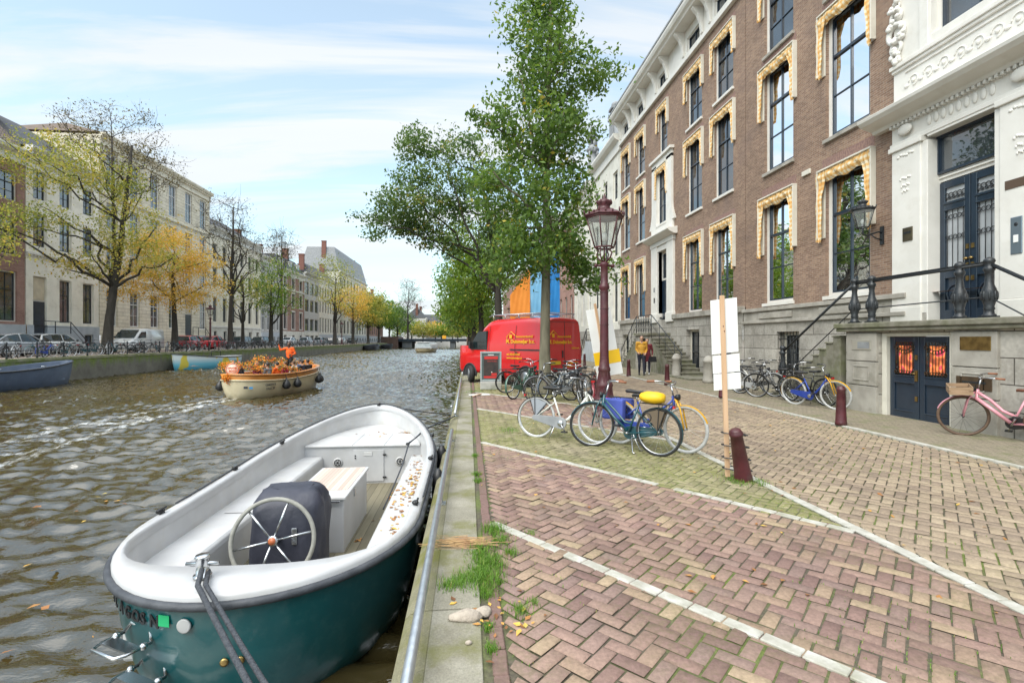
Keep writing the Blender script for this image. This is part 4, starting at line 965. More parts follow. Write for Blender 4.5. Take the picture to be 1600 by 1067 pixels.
    for k in range(dormers):
        yc = y0+(y1-y0)*(k+.5)/dormers; m = MB(); m.box(X-o*.5, yc-.6, z_+.1, X-o*2.5, yc+.6, z_+1.7); m.box(X-o*.4, yc-.72, z_+1.7, X-o*2.6, yc+.72, z_+1.85); d_ = m.build('dormer', M_WHITEP, rf, world=True)
        m = MB(); m.box(X-o*.47, yc-.4, z_+.35, X-o*.52, yc+.4, z_+1.5); m.build('window', M_PANE2, d_, world=True)
    return t
HX = -33.5
f3 = [(3.0, 6.6), (8.9, 11.5), (12.6, 14.9)]
far_house('red brick house with white cornice and steep tiled gable, cut off by the photo edge', HX, 1, 29.5, 40.9, 15.7, LZ, [(3.0, 6.7), (7.9, 10.6), (11.9, 14.0)], 4, M_BRICK_L, M_GREYST, 2.2, roof='gable', roofmat=M_TILE, rh=5.2, chimneys=2, dentil=False)
far_house('cream rendered three bay house with a dentil cornice and dark front door', HX, 1, 41.0, 48.5, 16.3, LZ, f3, 3, M_CREAMW, M_GREYST, 2.2, belt=[8.35], roof='hip', roofmat=M_SLATE, rh=3.4, door=0, wd=.50, chimneys=1)
far_house('long beige stone office with banded ground floor and tall white attic windows', HX, 1, 48.6, 68.0, 20.4, LZ, [(2.9, 6.4), (8.2, 10.9), (11.9, 14.4), (15.6, 19.2)], 6, M_BEIGE, M_BEIGE, 1.6, belt=[7.6, 15.2], cornice=M_BEIGE2, roof='hip', roofmat=M_BROWNR, rh=1.6, door=4, wd=.46, chimneys=0, sash=M_SASHW)
far_house('beige rendered house with dark roof and two rows of low basement windows', HX, 1, 68.1, 84.0, 16.4, LZ, [(4.0, 7.3), (8.6, 11.2), (12.3, 14.4)], 6, M_BEIGE2, M_PALEST, 2.9, belt=[3.4], roof='hip', roofmat=M_SLATE, rh=3.0, chimneys=1, wd=.42)
far_house('narrow dark grey house with tall white framed windows', HX, 1, 84.1, 92.5, 15.2, LZ, [(3.2, 6.8), (7.8, 10.5), (11.3, 13.6)], 4, M_GREYR, M_GREYST, 2.2, roof='hip', rh=2.6, wd=.6, chimneys=1, sash=M_SASHW)
far_house('three bay red brick house with bold white window surrounds', HX, 1, 92.6, 105.5, 14.4, LZ, [(3.6, 6.9), (7.8, 10.4), (11.3, 13.3)], 3, M_BRICK_L, M_PALEST, 2.6, belt=[11.0], roof='mansard', rh=2.6, wd=.36, surround=M_WHITEP, chimneys=1, dormers=3)
far_house('grey house with wide modern windows and a pale plastered shop floor', HX, 1, 105.6, 115.5, 15.4, LZ, [(3.4, 6.0), (7.4, 10.0), (11.0, 13.6)], 3, M_GREYR, M_PALEST, 2.6, cornice=M_GREYR, roof='flat', wd=.74, chimneys=1, sash=M_SASHD)
far_house('pale stone house with close ranks of white windows', HX, 1, 115.6, 133, 15.6, LZ, [(3.2, 6.6), (7.8, 10.4), (11.4, 13.6)], 8, M_PALEST, M_GREYST, 2.2, roof='hip', rh=3.6, wd=.5, chimneys=2)
far_house('big stone corner building under a tall slate mansard with stepped dormers', HX, 1, 133.2, 168, 19.4, LZ, [(3.2, 6.8), (8.2, 11.0), (12.2, 14.6), (15.6, 18.0)], 9, M_PALEST, M_GREYST, 2.2, roof='mansard', rh=6.2, wd=.46, chimneys=2, dormers=5, roofmat=M_LEAD)
far_house('brown brick house beyond the mansard building', HX, 1, 168.2, 200, 15.5, LZ, [(3.2, 6.8), (8.2, 11.0), (12.2, 14.0)], 8, M_BRICK_L, M_GREYST, 2.2, roof='hip', rh=4, wd=.45, chimneys=2)
# ---- this side, beyond the five bay mansion
G_ = dict(cproj=.6)
far_house('white stone house with grey quoins beside the five bay mansion', FX, -1, 33.45, 41.2, 15.6, 0, [(2.9, 6.4), (7.6, 10.8), (11.6, 13.6)], 3, M_PALEST, M_PLINTH, 2.4, belt=[7.1], roof='hip', rh=2.0, wd=.44, chimneys=0, door=1, frame=M_WHITEP, sash=M_SASHD, dentil=False)
far_house('pale stone fronted house with tall narrow windows near the tarpaulins', FX, -1, 41.3, 48.5, 14.9, 0, [(2.9, 6.2), (7.4, 10.2), (11.2, 13.4)], 3, M_PALEST, M_PLINTH, 2.4, belt=[7.0], roof='hip', rh=2.6, wd=.44, chimneys=1, sash=M_SASHW)
far_house('red brick house with white framed windows behind the blue tarpaulin', FX, -1, 48.6, 57, 15, 0, [(2.9, 6.2), (7.4, 10.2), (11.2, 13.4)], 3, M_BRICK_L, M_PALEST, 2.4, roof='hip', rh=2.6, wd=.44, chimneys=1)
far_house('dark brick house past the blue tarpaulin', FX, -1, 57.1, 66, 16, 0, [(2.9, 6.2), (7.4, 10.2), (11.2, 13.4)], 3, M_BRICK_D, M_GREYST, 2.4, roof='hip', rh=2.6, wd=.44, chimneys=1)
far_house('pale house farther along behind the street trees', FX, -1, 66.1, 90, 15, 0, [(2.9, 6.2), (7.4, 10.2), (11.2, 13.4)], 8, M_CREAMW, M_GREYST, 2.4, roof='hip', rh=3, wd=.44, chimneys=2)
far_house('long brown brick block at the end of the street', FX, -1, 90.1, 150, 15.5, 0, [(2.9, 6.2), (7.4, 10.2), (11.2, 13.4)], 14, M_BRICK_L, M_GREYST, 2.4, roof='hip', rh=3, wd=.4, chimneys=2)
# roof sculptures on the white stone house
def roof_sculpture(name, label, c, s, seed):
    r_ = random.Random(seed); m = MB()
    m.lathe([(.42*s, 0), (.42*s, .25*s), (.32*s, .3*s), (.34*s, 1.1*s), (.46*s, 1.2*s), (.46*s, 1.35*s), (.2*s, 1.45*s)], c, 10)
    for k in range(26): a = r_.uniform(0, 6.28); z_ = r_.uniform(.9, 2.7)*s; rr = (.55-.16*z_/s)*s; m.sphere((c[0]+rr*math.cos(a)*.7, c[1]+rr*math.sin(a), c[2]+z_), (r_.uniform(.09, .2)*s, r_.uniform(.09, .22)*s, r_.uniform(.12, .3)*s), 8, 6)
    m.sphere((c[0], c[1], c[2]+2.75*s), (.2*s, .2*s, .26*s), 10, 8)
    return tag(m.build(name, M_LEAD), label, 'sculpture')
roof_sculpture('roof_sculpture', 'carved grey stone crest standing high on the cornice above the white stone house', (FX-.2, 40.4, 15.8), 1.15, 5)
def roof_finial():
    t = thing('roof_pedestal', 'tall grey carved chimney pedestal rising behind the white gutter', 'chimney', (FX+.6, 36.6, 16.6))
    m = MB(); m.box(-.4, -.4, 0, .4, .4, 1.5); m.box(-.5, -.5, 1.5, .5, .5, 1.7); m.box(-.3, -.3, 1.7, .3, .3, 2.2); m.box(-.45, -.45, 2.2, .45, .45, 2.4); m.sphere((0, 0, 2.6), (.35, .35, .3), 10, 6)
    m.build('pedestal', M_LEAD, t, bevel=.04)
    m = MB(); m.prism([(-.9, 0), (-.4, 0), (-.4, 1.4), (-.55, 1.3), (-.62, .7)], -.3, .3, 'x'); m.build('bracket', M_LEAD, t)
roof_finial()
# ---- construction tarpaulins hung on scaffolding
def tarps():
    def sheet(name, label, x0, x1, y, z0, z1a, z1b, m_):
        t = thing(name, label, 'tarpaulin', ((x0+x1)/2, y, 0)); k = 28; vs = []; q = MB(); q.smooth = True; nz = 20
        for j in range(nz+1):
            for i in range(k+1):
                u = i/k; zt = z1a+(z1b-z1a)*u; zz = z0+(zt-z0)*j/nz
                vs.append((x0+(x1-x0)*u, y+.012*math.sin(u*9+j*.3)+.03*math.sin(j*.45+u*2)+.008*math.sin(u*23-j*.6), zz))
        q.add(vs, [(j*(k+1)+i, j*(k+1)+i+1, (j+1)*(k+1)+i+1, (j+1)*(k+1)+i) for j in range(nz) for i in range(k)])
        q.build('sheet', m_, t, world=True, fix=False)
        m = MB()
        for xx in (x0+.05, x1-.05): m.tube([(xx, y+.25, 0), (xx, y+.25, z1a+(z1b-z1a)*((xx-x0)/(x1-x0))-.02)], .03, 6)
        for zz in (2, 4, 6): m.tube([(x0, y+.28, zz), (x1, y+.28, zz)], .03, 6)
        m.build('scaffold_poles', M_GALV, t, world=True)
    mo = mat('orange_tarpaulin', (.78, .27, .035), (.68, .21, .02), .6, scale=1.2, bump=.3); mb = mat('blue_tarpaulin', (.012, .20, .52), (.01, .15, .42), .55, scale=1.2, bump=.3); ml = mat('pale_blue_tarpaulin', (.22, .46, .68), (.14, .38, .62), .6, scale=.8, bump=.3)
    sheet('tarpaulin', 'orange tarpaulin with a sloping top edge above the red van', 3.5, 5.2, 42, 1.5, 5.4, 7.8, mo)
    sheet('tarpaulin', 'pale blue tarpaulin hung between the orange and the deep blue sheet', 5.2, 6.55, 42.1, 1.5, 9.6, 9.8, ml)
    sheet('tarpaulin', 'deep blue tarpaulin hung tall behind the nearest tree trunk', 6.55, 7.75, 42.0, 1.5, 9.6, 9.6, mb)
tarps()
# ---- railing on the far quay
def far_rail():
    t = thing('quay_railing', 'long black iron railing with posts along the far quay', 'railing', (LX-.3, 20, LZ))
    m = MB()
    for z_ in (.82, .45): m.tube([(0, 0, z_), (0, 138, z_)], .024, 6)
    m.build('rails', M_BLACKP, t)
    p0 = None
    for i in range(70):
        if p0 is None:
            p = MB(); p.lathe([(.05, 0), (.05, .1), (.035, .14), (.032, .78), (.05, .82), (.055, .9), (.02, .95)], (0, 0, 0), 8); p0 = p.build('post', M_BLACKP, t)
        else: c = p0.copy(); COL.objects.link(c); c.location = (0, i*1.95, 0)
far_rail()
# ---- bridge at the end
def bridge():
    t = thing('bridge', 'low dark road bridge on piers closing off the canal', 'bridge', (-13, 160, WZ))
    m = MB(); m.box(LX, 158, 1.0, 1, 170, 1.75); m.box(LX, 157.7, 1.55, 1, 158, 1.85); m.build('deck', mat('bridge_iron', (.05, .075, .10), (.035, .05, .07), .6, scale=2), t, world=True)
    for x0, x1 in ((-20.6, -17.6), (-5.8, -4.2)): m = MB(); m.box(x0, 158.5, WZ-1, x1, 169.5, 1.0); m.build('pier', mat('bridge_pier', (.10, .12, .14), (.16, .17, .17), .8, scale=1), t, world=True)
    for x0, x1 in ((LX-2, -21.8), (-.6, 3.0)): m = MB(); m.box(x0, 157, WZ-1, x1, 170, 2.5); m.build('abutment', M_BRICK_D, t, world=True)
    m = MB()
    for z_ in (2.2, 2.7): m.tube([(LX, 158.1, z_), (1, 158.1, z_)], .04, 5)
    for i in range(28): m.tube([(LX+i*.95, 158.1, 1.8), (LX+i*.95, 158.1, 2.75)], .03, 5)
    m.build('parapet_rail', M_BLACKP, t, world=True)
    m = MB(); m.box(-8.2, 157.9, 1.75, -7.0, 158, 2.9); m.build('sign_board', mat('yellow_board', (.8, .38, .02), None, .6), t, world=True)
bridge()
# ================================================================= trees
def leaf_mat(name, stops, trans=.42):
    m, t, n, l, b = _mat(name); n.remove(b)
    o = [x for x in n if x.type == 'OUTPUT_MATERIAL'][0]
    a = n.new('ShaderNodeAttribute'); a.attribute_name = 'tint'; c = ramp(n, l, a.outputs['Fac'], stops)
    d = n.new('ShaderNodeBsdfPrincipled'); d.inputs['Roughness'].default_value = .5; d.inputs['Specular IOR Level'].default_value = .35; l.new(c, d.inputs['Base Color'])
    tr = n.new('ShaderNodeBsdfTranslucent'); l.new(mixc(n, l, 1.0, c, (1.25, 1.3, .7), 'MULTIPLY'), tr.inputs[0])
    mx_ = n.new('ShaderNodeMixShader'); mx_.inputs[0].default_value = trans; l.new(d.outputs[0], mx_.inputs[1]); l.new(tr.outputs[0], mx_.inputs[2]); l.new(mx_.outputs[0], o.inputs[0]); return m
G1 = leaf_mat('elm_leaves', [(0, (.05, .105, .025)), (.4, (.105, .185, .042)), (.75, (.175, .27, .06)), (.93, (.26, .34, .08)), (1, (.48, .38, .06))])
G2 = leaf_mat('dark_elm_leaves', [(0, (.05, .10, .035)), (.5, (.10, .17, .052)), (.85, (.165, .235, .065)), (1, (.34, .28, .07))])
G3 = leaf_mat('light_green_leaves', [(0, (.08, .15, .02)), (.5, (.15, .24, .03)), (.85, (.24, .32, .045)), (1, (.50, .40, .05))])
Y1 = leaf_mat('yellow_green_leaves', [(0, (.13, .17, .03)), (.3, (.25, .28, .06)), (.6, (.40, .37, .09)), (.85, (.56, .44, .11)), (1, (.62, .40, .08))])
Y2 = leaf_mat('golden_leaves', [(0, (.34, .28, .05)), (.35, (.62, .42, .09)), (.7, (.74, .46, .10)), (1, (.74, .36, .06))])
BRN = leaf_mat('bare_twig_leaves', [(0, (.07, .055, .04)), (.6, (.13, .10, .05)), (1, (.25, .2, .06))])
M_BARK = mat('bark', (.11, .09, .065), (.055, .045, .033), .9, scale=7, bump=.9, bscale=18, stretch=(1, 1, .3))
M_BARK2 = mat('grey_green_bark', (.20, .18, .125), (.12, .11, .075), .9, scale=6, bump=.8, bscale=16, stretch=(1, 1, .25))
M_BARK3 = mat('dark_bark', (.05, .042, .034), (.03, .026, .02), .9, scale=6, bump=.8, bscale=16, stretch=(1, 1, .3))
def leaves_mesh(name, P, size, m_, parent, tint, up=.25, rs=None):
    """one small folded leaf per row of P"""
    rs = rs or rng; n_ = len(P)
    d = rs.normal(0, 1, (n_, 3)); d[:, 2] -= up; d /= np.linalg.norm(d, axis=1)[:, None]
    r = rs.normal(0, 1, (n_, 3)); s = np.cross(d, r); s /= np.linalg.norm(s, axis=1)[:, None]+1e-9
    u = np.cross(d, s); L_ = (size*rs.uniform(.5, 1.4, n_))[:, None]
    v = np.stack([P-d*L_*.5, P+s*L_*.27+u*L_*.07, P+d*L_*.55, P-s*L_*.27+u*L_*.07], 1).reshape(-1, 3)
    me = bpy.data.meshes.new(name); me.vertices.add(n_*4); me.vertices.foreach_set('co', v.reshape(-1))
    me.loops.add(n_*4); me.loops.foreach_set('vertex_index', np.arange(n_*4)); me.polygons.add(n_); me.polygons.foreach_set('loop_start', np.arange(0, n_*4, 4))
    a = me.attributes.new('tint', 'FLOAT', 'FACE'); a.data.foreach_set('value', np.clip(tint, 0, 1).astype(np.float32)); me.update(calc_edges=True); me.materials.append(m_)
    o = bpy.data.objects.new(name, me); COL.objects.link(o); o.parent = parent; return o
def curve_path(a, b, sag, n_, rs):
    a, b = np.array(a, float), np.array(b, float); t = np.linspace(0, 1, n_)[:, None]; p = a+(b-a)*t
    d = np.linalg.norm(b-a); p[:, 2] += sag*np.sin(t[:, 0]*math.pi)*d
    w_ = rs.normal(0, d*.035, (n_, 3)); w_[0] = 0; w_[-1] *= .3; return p+w_*np.sin(t*math.pi)
def tree(label, base, trunk, r0, blobs, nclump, per, lsize, lmat, bark=M_BARK, seed=1, shell=.55, spread=.42, limbs=9, tints=None, twig=.012, group=None, bare=None, name='street_tree'):
    """trunk: points relative to base; blobs: (cx,cy,cz,rx,ry,rz,weight,tint shift) relative to base"""
    rs = np.random.default_rng(seed); t = thing(name, label, 'tree', base, group=group)
    q = MB(); T = np.array(trunk, float); k = len(T); rad = [r0*(1-.75*(i/(k-1))**.8) for i in range(k)]
    tt = [(T[0][0], T[0][1], -.1)]+[tuple(p) for p in T]; q.tube([tt[0], (T[0][0], T[0][1], .12)]+tt[2:], [r0*1.45, r0*1.12]+rad[1:], 10)
    # clump centres: mostly in the outer part of each blob, drawn evenly over the weights
    Wt = np.array([b[6] for b in blobs]); bi = rs.choice(len(blobs), nclump, p=Wt/Wt.sum()); C = []; TS = []
    for i in bi:
        b = blobs[i]; d = rs.normal(0, 1, 3); d /= np.linalg.norm(d); rr = (shell+(1-shell)*rs.random()) if rs.random() < .72 else rs.random()**.5
        C.append(np.array(b[:3])+d*np.array(b[3:6])*rr); TS.append(b[7] if len(b) > 7 else 0)
    C = np.array(C); TS = np.array(TS)
    # limbs grow from the upper trunk to spread targets, twigs tie the clumps to the nearest limb
    node = [p for p in T[max(1, k//2-1):]]; nr = [rad[i] for i in range(max(1, k//2-1), k)]
    far = [C[rs.integers(nclump)]]
    for _ in range(limbs-1): dd = np.min([np.linalg.norm(C-f, axis=1) for f in far], 0); far.append(C[np.argmax(dd*rs.uniform(.7, 1, nclump))])
    for f in far:
        zmax = f[2]-.25*np.linalg.norm(f[:2]-T[-1][:2]); cand = [i for i in range(len(T)) if T[i][2] > T[-1][2]*.3 and T[i][2] < max(zmax, T[-1][2]*.45)] or [k-1]
        a = cand[-1] if rs.random() < .7 else cand[rs.integers(len(cand))]
        p = curve_path(T[a], f, rs.uniform(-.03, .10), 9, rs); r1 = rad[a]*.46; q.tube([tuple(x) for x in p], [r1*(1-.82*i/8)+.008 for i in range(9)], 6)
        node += list(p[2:]); nr += [r1*(1-.82*i/8) for i in range(2, 9)]
    nodes = np.array(node)
    sub = C[rs.permutation(nclump)[:max(10, nclump//3)]]
    for c in sub:
        d = np.linalg.norm(nodes-c, axis=1)+np.maximum(0, nodes[:, 2]-c[2])*.8; i = int(np.argmin(d)); p = curve_path(nodes[i], c, .03, 5, rs); r_ = max(twig, min(.4*nr[min(i, len(nr)-1)], .05))
        q.tube([tuple(x) for x in p], [r_*(1-.75*e/4) for e in range(5)], 4); nodes = np.vstack([nodes, p[2:]]); nr += [r_*.5]*len(p[2:])
    if bare:
        for c in C[:bare]:
            d = np.linalg.norm(nodes-c, axis=1); i = int(np.argmin(d))
            for _ in range(3):
                e = c+rs.normal(0, spread*1.2, 3)+np.array([0, 0, .4*spread]); q.tube([tuple(nodes[i]), tuple((nodes[i]+e)/2+rs.normal(0, .12, 3)), tuple(e)], [twig, twig*.7, twig*.35], 3)
    q.build('trunk', bark, t, fix=False)
    if per:
        n_ = nclump*per; cid = np.repeat(np.arange(nclump), per); sz = spread*rs.uniform(.55, 1.35, nclump)
        P = C[cid]+np.clip(rs.normal(0, 1, (n_, 3)), -1.7, 1.7)*sz[cid][:, None]*np.array([1, 1, .62])
        keep = P[:, 2] > 1.9; P, cid = P[keep], cid[keep]
        ct = rs.normal(.5, .16, nclump); tint = ct[cid]+rs.normal(0, .17, len(cid))+TS[cid]
        leaves_mesh('crown', P, lsize, lmat, t, tint, rs=rs)
    return t
# ---- this side: the near street tree, its neighbour leaning over the water, more behind
tree('tall young elm with a straight grey trunk behind the parked bicycles', (2.36, 15.35, 0), [(0, 0, 0), (.0, 0, 1.6), (.03, 0, 3.4), (.06, .02, 5.4), (.06, 0, 7.6), (.1, .05, 9.8), (.18, 0, 12), (.2, 0, 13.6)], .215,
     [(-.15, 0, 5.2, 1.95, 1.8, 1.2, 1.1), (-.45, 0, 7.0, 2.05, 1.9, 1.4, 1.5), (-.1, 0, 9.0, 1.85, 1.8, 1.3, 1.35), (.1, 0, 10.9, 1.5, 1.5, 1.3, .95), (-.1, 0, 12.6, 1.25, 1.2, 1.2, .6), (.15, 0, 14.0, .8, .8, 1.1, .35), (1.95, 0, 11.0, .75, .7, .6, .25), (1.5, -.2, 4.3, .75, .8, .8, .3), (-1.7, 0, 9.3, .8, .8, .6, .2), (-1.1, 0, 4.4, 1.0, .9, .7, .3)], 360, 64, .158, G1, M_BARK2, seed=11, spread=.33, limbs=16).scale = (.905,)*3
tree('broad dark elm reaching out over the canal behind the red van', (1.55, 25.5, 0), [(0, 0, 0), (0, 0, 2), (-.05, 0, 4), (-.2, 0, 6), (-.6, 0, 8), (-.9, 0, 10)], .27,
     [(-3.9, 0, 8.6, 2.3, 2.0, 1.7, 1.5), (-2.2, 0, 10.9, 1.9, 1.8, 1.7, 1.0), (-5.6, 0, 7.6, 1.5, 1.5, .9, .6), (-.6, 0, 8.6, 2.2, 2.0, 2.0, 1.0), (-4.4, 0, 11.4, .9, .9, 1.1, .3), (0, 0, 6.6, 1.6, 1.6, 1.3, .5), (-3.0, 0, 6.6, 1.0, 1.2, .8, .3)], 290, 64, .165, G2, M_BARK3, seed=12, spread=.36, limbs=14)
tree('dense light green tree with low foliage beside the quay past the van', (.9, 34, 0), [(0, 0, 0), (0, 0, 2.2), (-.1, 0, 4), (-.2, 0, 6.5), (-.2, 0, 9)], .26,
     [(-.6, 0, 5.2, 2.4, 2.2, 1.9, 1.5), (-.4, 0, 8, 2.2, 2.2, 2.0, 1), (.6, 0, 6.4, 1.8, 1.8, 1.8, .6), (-1.6, 0, 3.6, 1.0, 1.0, .9, .4)], 250, 54, .175, G3, M_BARK3, seed=13, spread=.42)
tree('green tree with thick dark trunk farther along the near quay', (.5, 46, 0), [(0, 0, 0), (0, 0, 2.2), (-.1, 0, 4), (-.2, 0, 6.5), (0, 0, 9)], .3, [(-.2, 0, 6.8, 3.3, 3.0, 3.4, 1.4), (-.6, 0, 4.0, 2.4, 2.2, 1.3, .5)], 190, 44, .25, G1, M_BARK3, seed=14, spread=.5)
tree('yellowing tree low over the water far along the near quay', (.1, 62, 0), [(0, 0, 0), (0, 0, 2.2), (-.1, 0, 4), (-.2, 0, 6.5)], .28, [(-.6, 0, 5.0, 3.3, 3.0, 2.8, 1.4)], 120, 40, .3, G3, M_BARK3, seed=15, spread=.6)
for k, (yy, lm) in enumerate(((80, G1), (100, Y1), (124, G3))):
    tree(['round green tree near the far end of the street', 'yellow tree near the far end of the street', 'last light green tree before the bridge on the street side'][k], (.8, yy, 0), [(0, 0, 0), (0, 0, 3), (0, 0, 7)], .28, [(0, 0, 6.2, 3.4, 3.2, 3.6, 1)], 80, 36, .42, lm, M_BARK3, seed=20+k, spread=.8)
# ---- far quay
TX = -27.0
tree('tall sparse elm with dark leaning trunk and yellow green leaves behind the white van', (TX, 39.9, LZ), [(0, 0, 0), (.1, .1, 2.5), (.3, .3, 5), (.5, .6, 7.4), (.6, .8, 10), (.9, .9, 13), (1.2, .9, 16)], .36,
     [(-2.0, -2.2, 13.6, 4.0, 2.8, 2.0, 1.9, .0), (-3.6, -3, 9.2, 3.4, 2.4, 1.2, .9, -.15), (1.2, .6, 9.6, 2.6, 2.4, 2.4, 1.2, .1), (2.4, 1.4, 7.4, 2.4, 2, 1.5, .8, .2), (.5, .5, 13, 1.8, 1.8, 1.6, .5, -.1), (-1, -.6, 6.6, 2.6, 2, 1, .5, .2)], 360, 40, .17, Y1, M_BARK3, seed=31, spread=.5, limbs=16)
tree('bare crowned elm top rising over the yellow green tree', (TX-1.35, 42.0, LZ), [(0, 0, 0), (.2, 0, 4), (.5, 0, 8), (.4, 0, 12), (.3, 0, 17)], .24, [(.3, 0, 17.2, 4.0, 3.4, 2.6, 1.3), (2.6, .5, 14.6, 2.8, 2.2, 1.9, .7), (-2.4, 0, 15.6, 2.2, 2, 1.8, .4)], 320, 13, .15, BRN, M_BARK3, seed=37, spread=.5, limbs=16, bare=120, twig=.014)
tree('golden leaved tree in full autumn colour on the far quay', (TX, 48.6, LZ), [(0, 0, 0), (0, 0, 2.5), (-.1, 0, 4.5), (-.2, 0, 7), (0, 0, 9)], .3,
     [(-.4, -.6, 9.0, 3.0, 2.8, 2.6, 1.4), (2.2, .4, 7.2, 2.5, 2.4, 2.2, 1), (-2.6, -1, 6.2, 2.4, 2.2, 1.8, .9), (.6, 0, 5.0, 2.4, 2.2, 1.3, .6)], 300, 44, .17, Y2, M_BARK3, seed=32, spread=.5, limbs=12)
tree('tall nearly leafless tree with forked trunk on the far quay', (TX, 59.4, LZ), [(0, 0, 0), (0, 0, 3), (.1, 0, 6), (.1, 0, 9), (.3, 0, 12.5), (.3, 0, 16)], .3,
     [(-.6, 0, 14.4, 3.2, 3, 3.4, 1.3), (1.6, 0, 11, 2.4, 2.2, 3.0, .8), (-1.4, 0, 9.6, 2, 2, 2, .4)], 230, 9, .17, BRN, M_BARK3, seed=33, spread=.7, limbs=18, bare=150, twig=.018)
tree('yellow green low crown under the leafless tree', (TX+.4, 61.6, LZ), [(0, 0, 0), (0, 0, 3), (.1, 0, 6), (0, 0, 8)], .22, [(.6, 0, 7.4, 3.0, 2.6, 1.6, 1), (-.6, 0, 5.6, 2.2, 2, 1, .4)], 70, 20, .2, Y1, M_BARK3, seed=38, spread=.6)
tree('bright green leafy tree on the far quay', (TX+.2, 70.6, LZ), [(0, 0, 0), (0, 0, 3), (0, 0, 6), (.1, 0, 9.5)], .32, [(0, 0, 9.6, 3.4, 3.2, 3.2, 1.4), (.8, 0, 6.4, 3.2, 3.0, 2.0, 1), (-1.6, 0, 7.4, 2.4, 2.2, 2, .6)], 200, 28, .22, G3, M_BARK3, seed=34, spread=.6)
tree('thin bare topped tree behind the bright green one', (TX-.4, 76, LZ), [(0, 0, 0), (0, 0, 5), (0, 0, 10), (.1, 0, 16)], .24, [(0, 0, 14.4, 2.2, 2.2, 3.0, 1)], 110, 7, .2, BRN, M_BARK3, seed=39, spread=.7, limbs=12, bare=80, twig=.02)
tree('open yellow elm with dark trunk before the grey houses', (TX, 104, LZ), [(0, 0, 0), (0, 0, 4), (0, 0, 8), (.2, 0, 13)], .4, [(-.5, 0, 13.6, 5.0, 4.6, 3.6, 1.4, -.1), (.5, 0, 9.4, 4.6, 4.2, 2.8, 1.2, .05), (-1, 0, 16.5, 3, 3, 1.6, .3, -.3)], 190, 22, .28, Y1, M_BARK3, seed=35, spread=.9, limbs=14, twig=.02)
tree('deep golden tree next to the open yellow elm', (TX+.2, 119, LZ), [(0, 0, 0), (0, 0, 4), (0, 0, 8), (.2, 0, 11)], .36, [(0, 0, 9.6, 4.6, 4.4, 4.2, 1.4)], 150, 28, .3, Y2, M_BARK3, seed=36, spread=.8)
for k, (yy, lm, lab) in enumerate(((136, Y1, 'yellow green tree after the golden ones'), (152, G3, 'round green tree before the bridge across the water'), (172, G1, 'dark green tree at the far bridge end'), (192, G2, 'last dark tree of the far quay row'))):
    tree(lab, (TX+.3, yy, LZ), [(0, 0, 0), (0, 0, 4), (.1, 0, 10)], .36, [(0, 0, 9.4, 5.2, 5, 4.8, 1.4)], 130, 32, .5, lm, M_BARK3, seed=40+k, spread=1.0)
tree('yellow leaved bough of a tree standing beyond the photo edge', (TX+.4, 27.6, LZ), [(0, 0, 0), (0, 0, 3), (-.2, 0, 6), (-.3, 0, 9)], .3, [(-1.0, 1.2, 8.0, 2.6, 2.8, 2.0, 1.2), (-.4, 2.6, 6.6, 1.5, 1.8, 1.2, .8)], 110, 24, .17, Y1, M_BARK3, seed=48, spread=.5)
# ---- beyond the bridge
tree('tall bare tree standing behind the bridge', (-20.5, 172, LZ), [(0, 0, 0), (0, 0, 6), (0, 0, 12), (.3, 0, 18)], .4, [(0, 0, 16.5, 4, 4, 4.6, 1), (3, 0, 13, 3, 3, 3, .4)], 130, 6, .34, BRN, M_BARK3, seed=50, spread=1.1, limbs=14, bare=90, twig=.03)
bk = [(-17, 190, Y1, 7.5), (-10.5, 196, G3, 6.6), (-4, 188, Y1, 7), (2.5, 200, G3, 8), (8, 186, G1, 9), (-14, 215, Y2, 8.4), (-7, 222, G1, 7.6), (0, 214, Y1, 7.4), (-23, 205, G3, 9), (14, 190, G1, 10), (-30, 214, G1, 10)]
for k, (x, yy, lm, hh) in enumerate(bk):
    tree('hazy autumn tree in the belt of trees closing the view beyond the bridge', (x, yy, .6), [(0, 0, 0), (0, 0, hh*.4), (0, 0, hh*.8)], .3, [(0, 0, hh*.62, 4.2, 4, hh*.42, 1)], 70, 26, .6, lm, M_BARK3, seed=60+k, spread=1.0, group='trees beyond the bridge')
far_house('grey gabled house among the trees beyond the bridge', -20, 1, 236, 256, 11.5, 0, [(3, 6), (7, 10)], 6, M_GREYR, None, roof='hip', rh=5, chimneys=2)
q = MB()
hb = thing('canal_house', 'distant dark roofed block seen between trees past the bridge', 'house', (-6, 250, 0))
q.box(-22, 246, -1, 22, 258, 9.5); q.build('wall', M_GREYR, hb, world=True); q = MB(); q.prism([(246, 9.5), (252, 14), (258, 9.5)], -22, 22, 'x'); q.box(-9, 247, 9, -8, 248, 16); q.box(4, 247, 9, 5.2, 248, 15.5); q.build('roof', M_SLATE, hb, world=True)
for i in range(10):
    q = MB(); q.box(-20+i*4.2, 245.9, 3.5, -18.2+i*4.2, 245.99, 6.6); q.build('window', M_PANE2, hb, world=True)
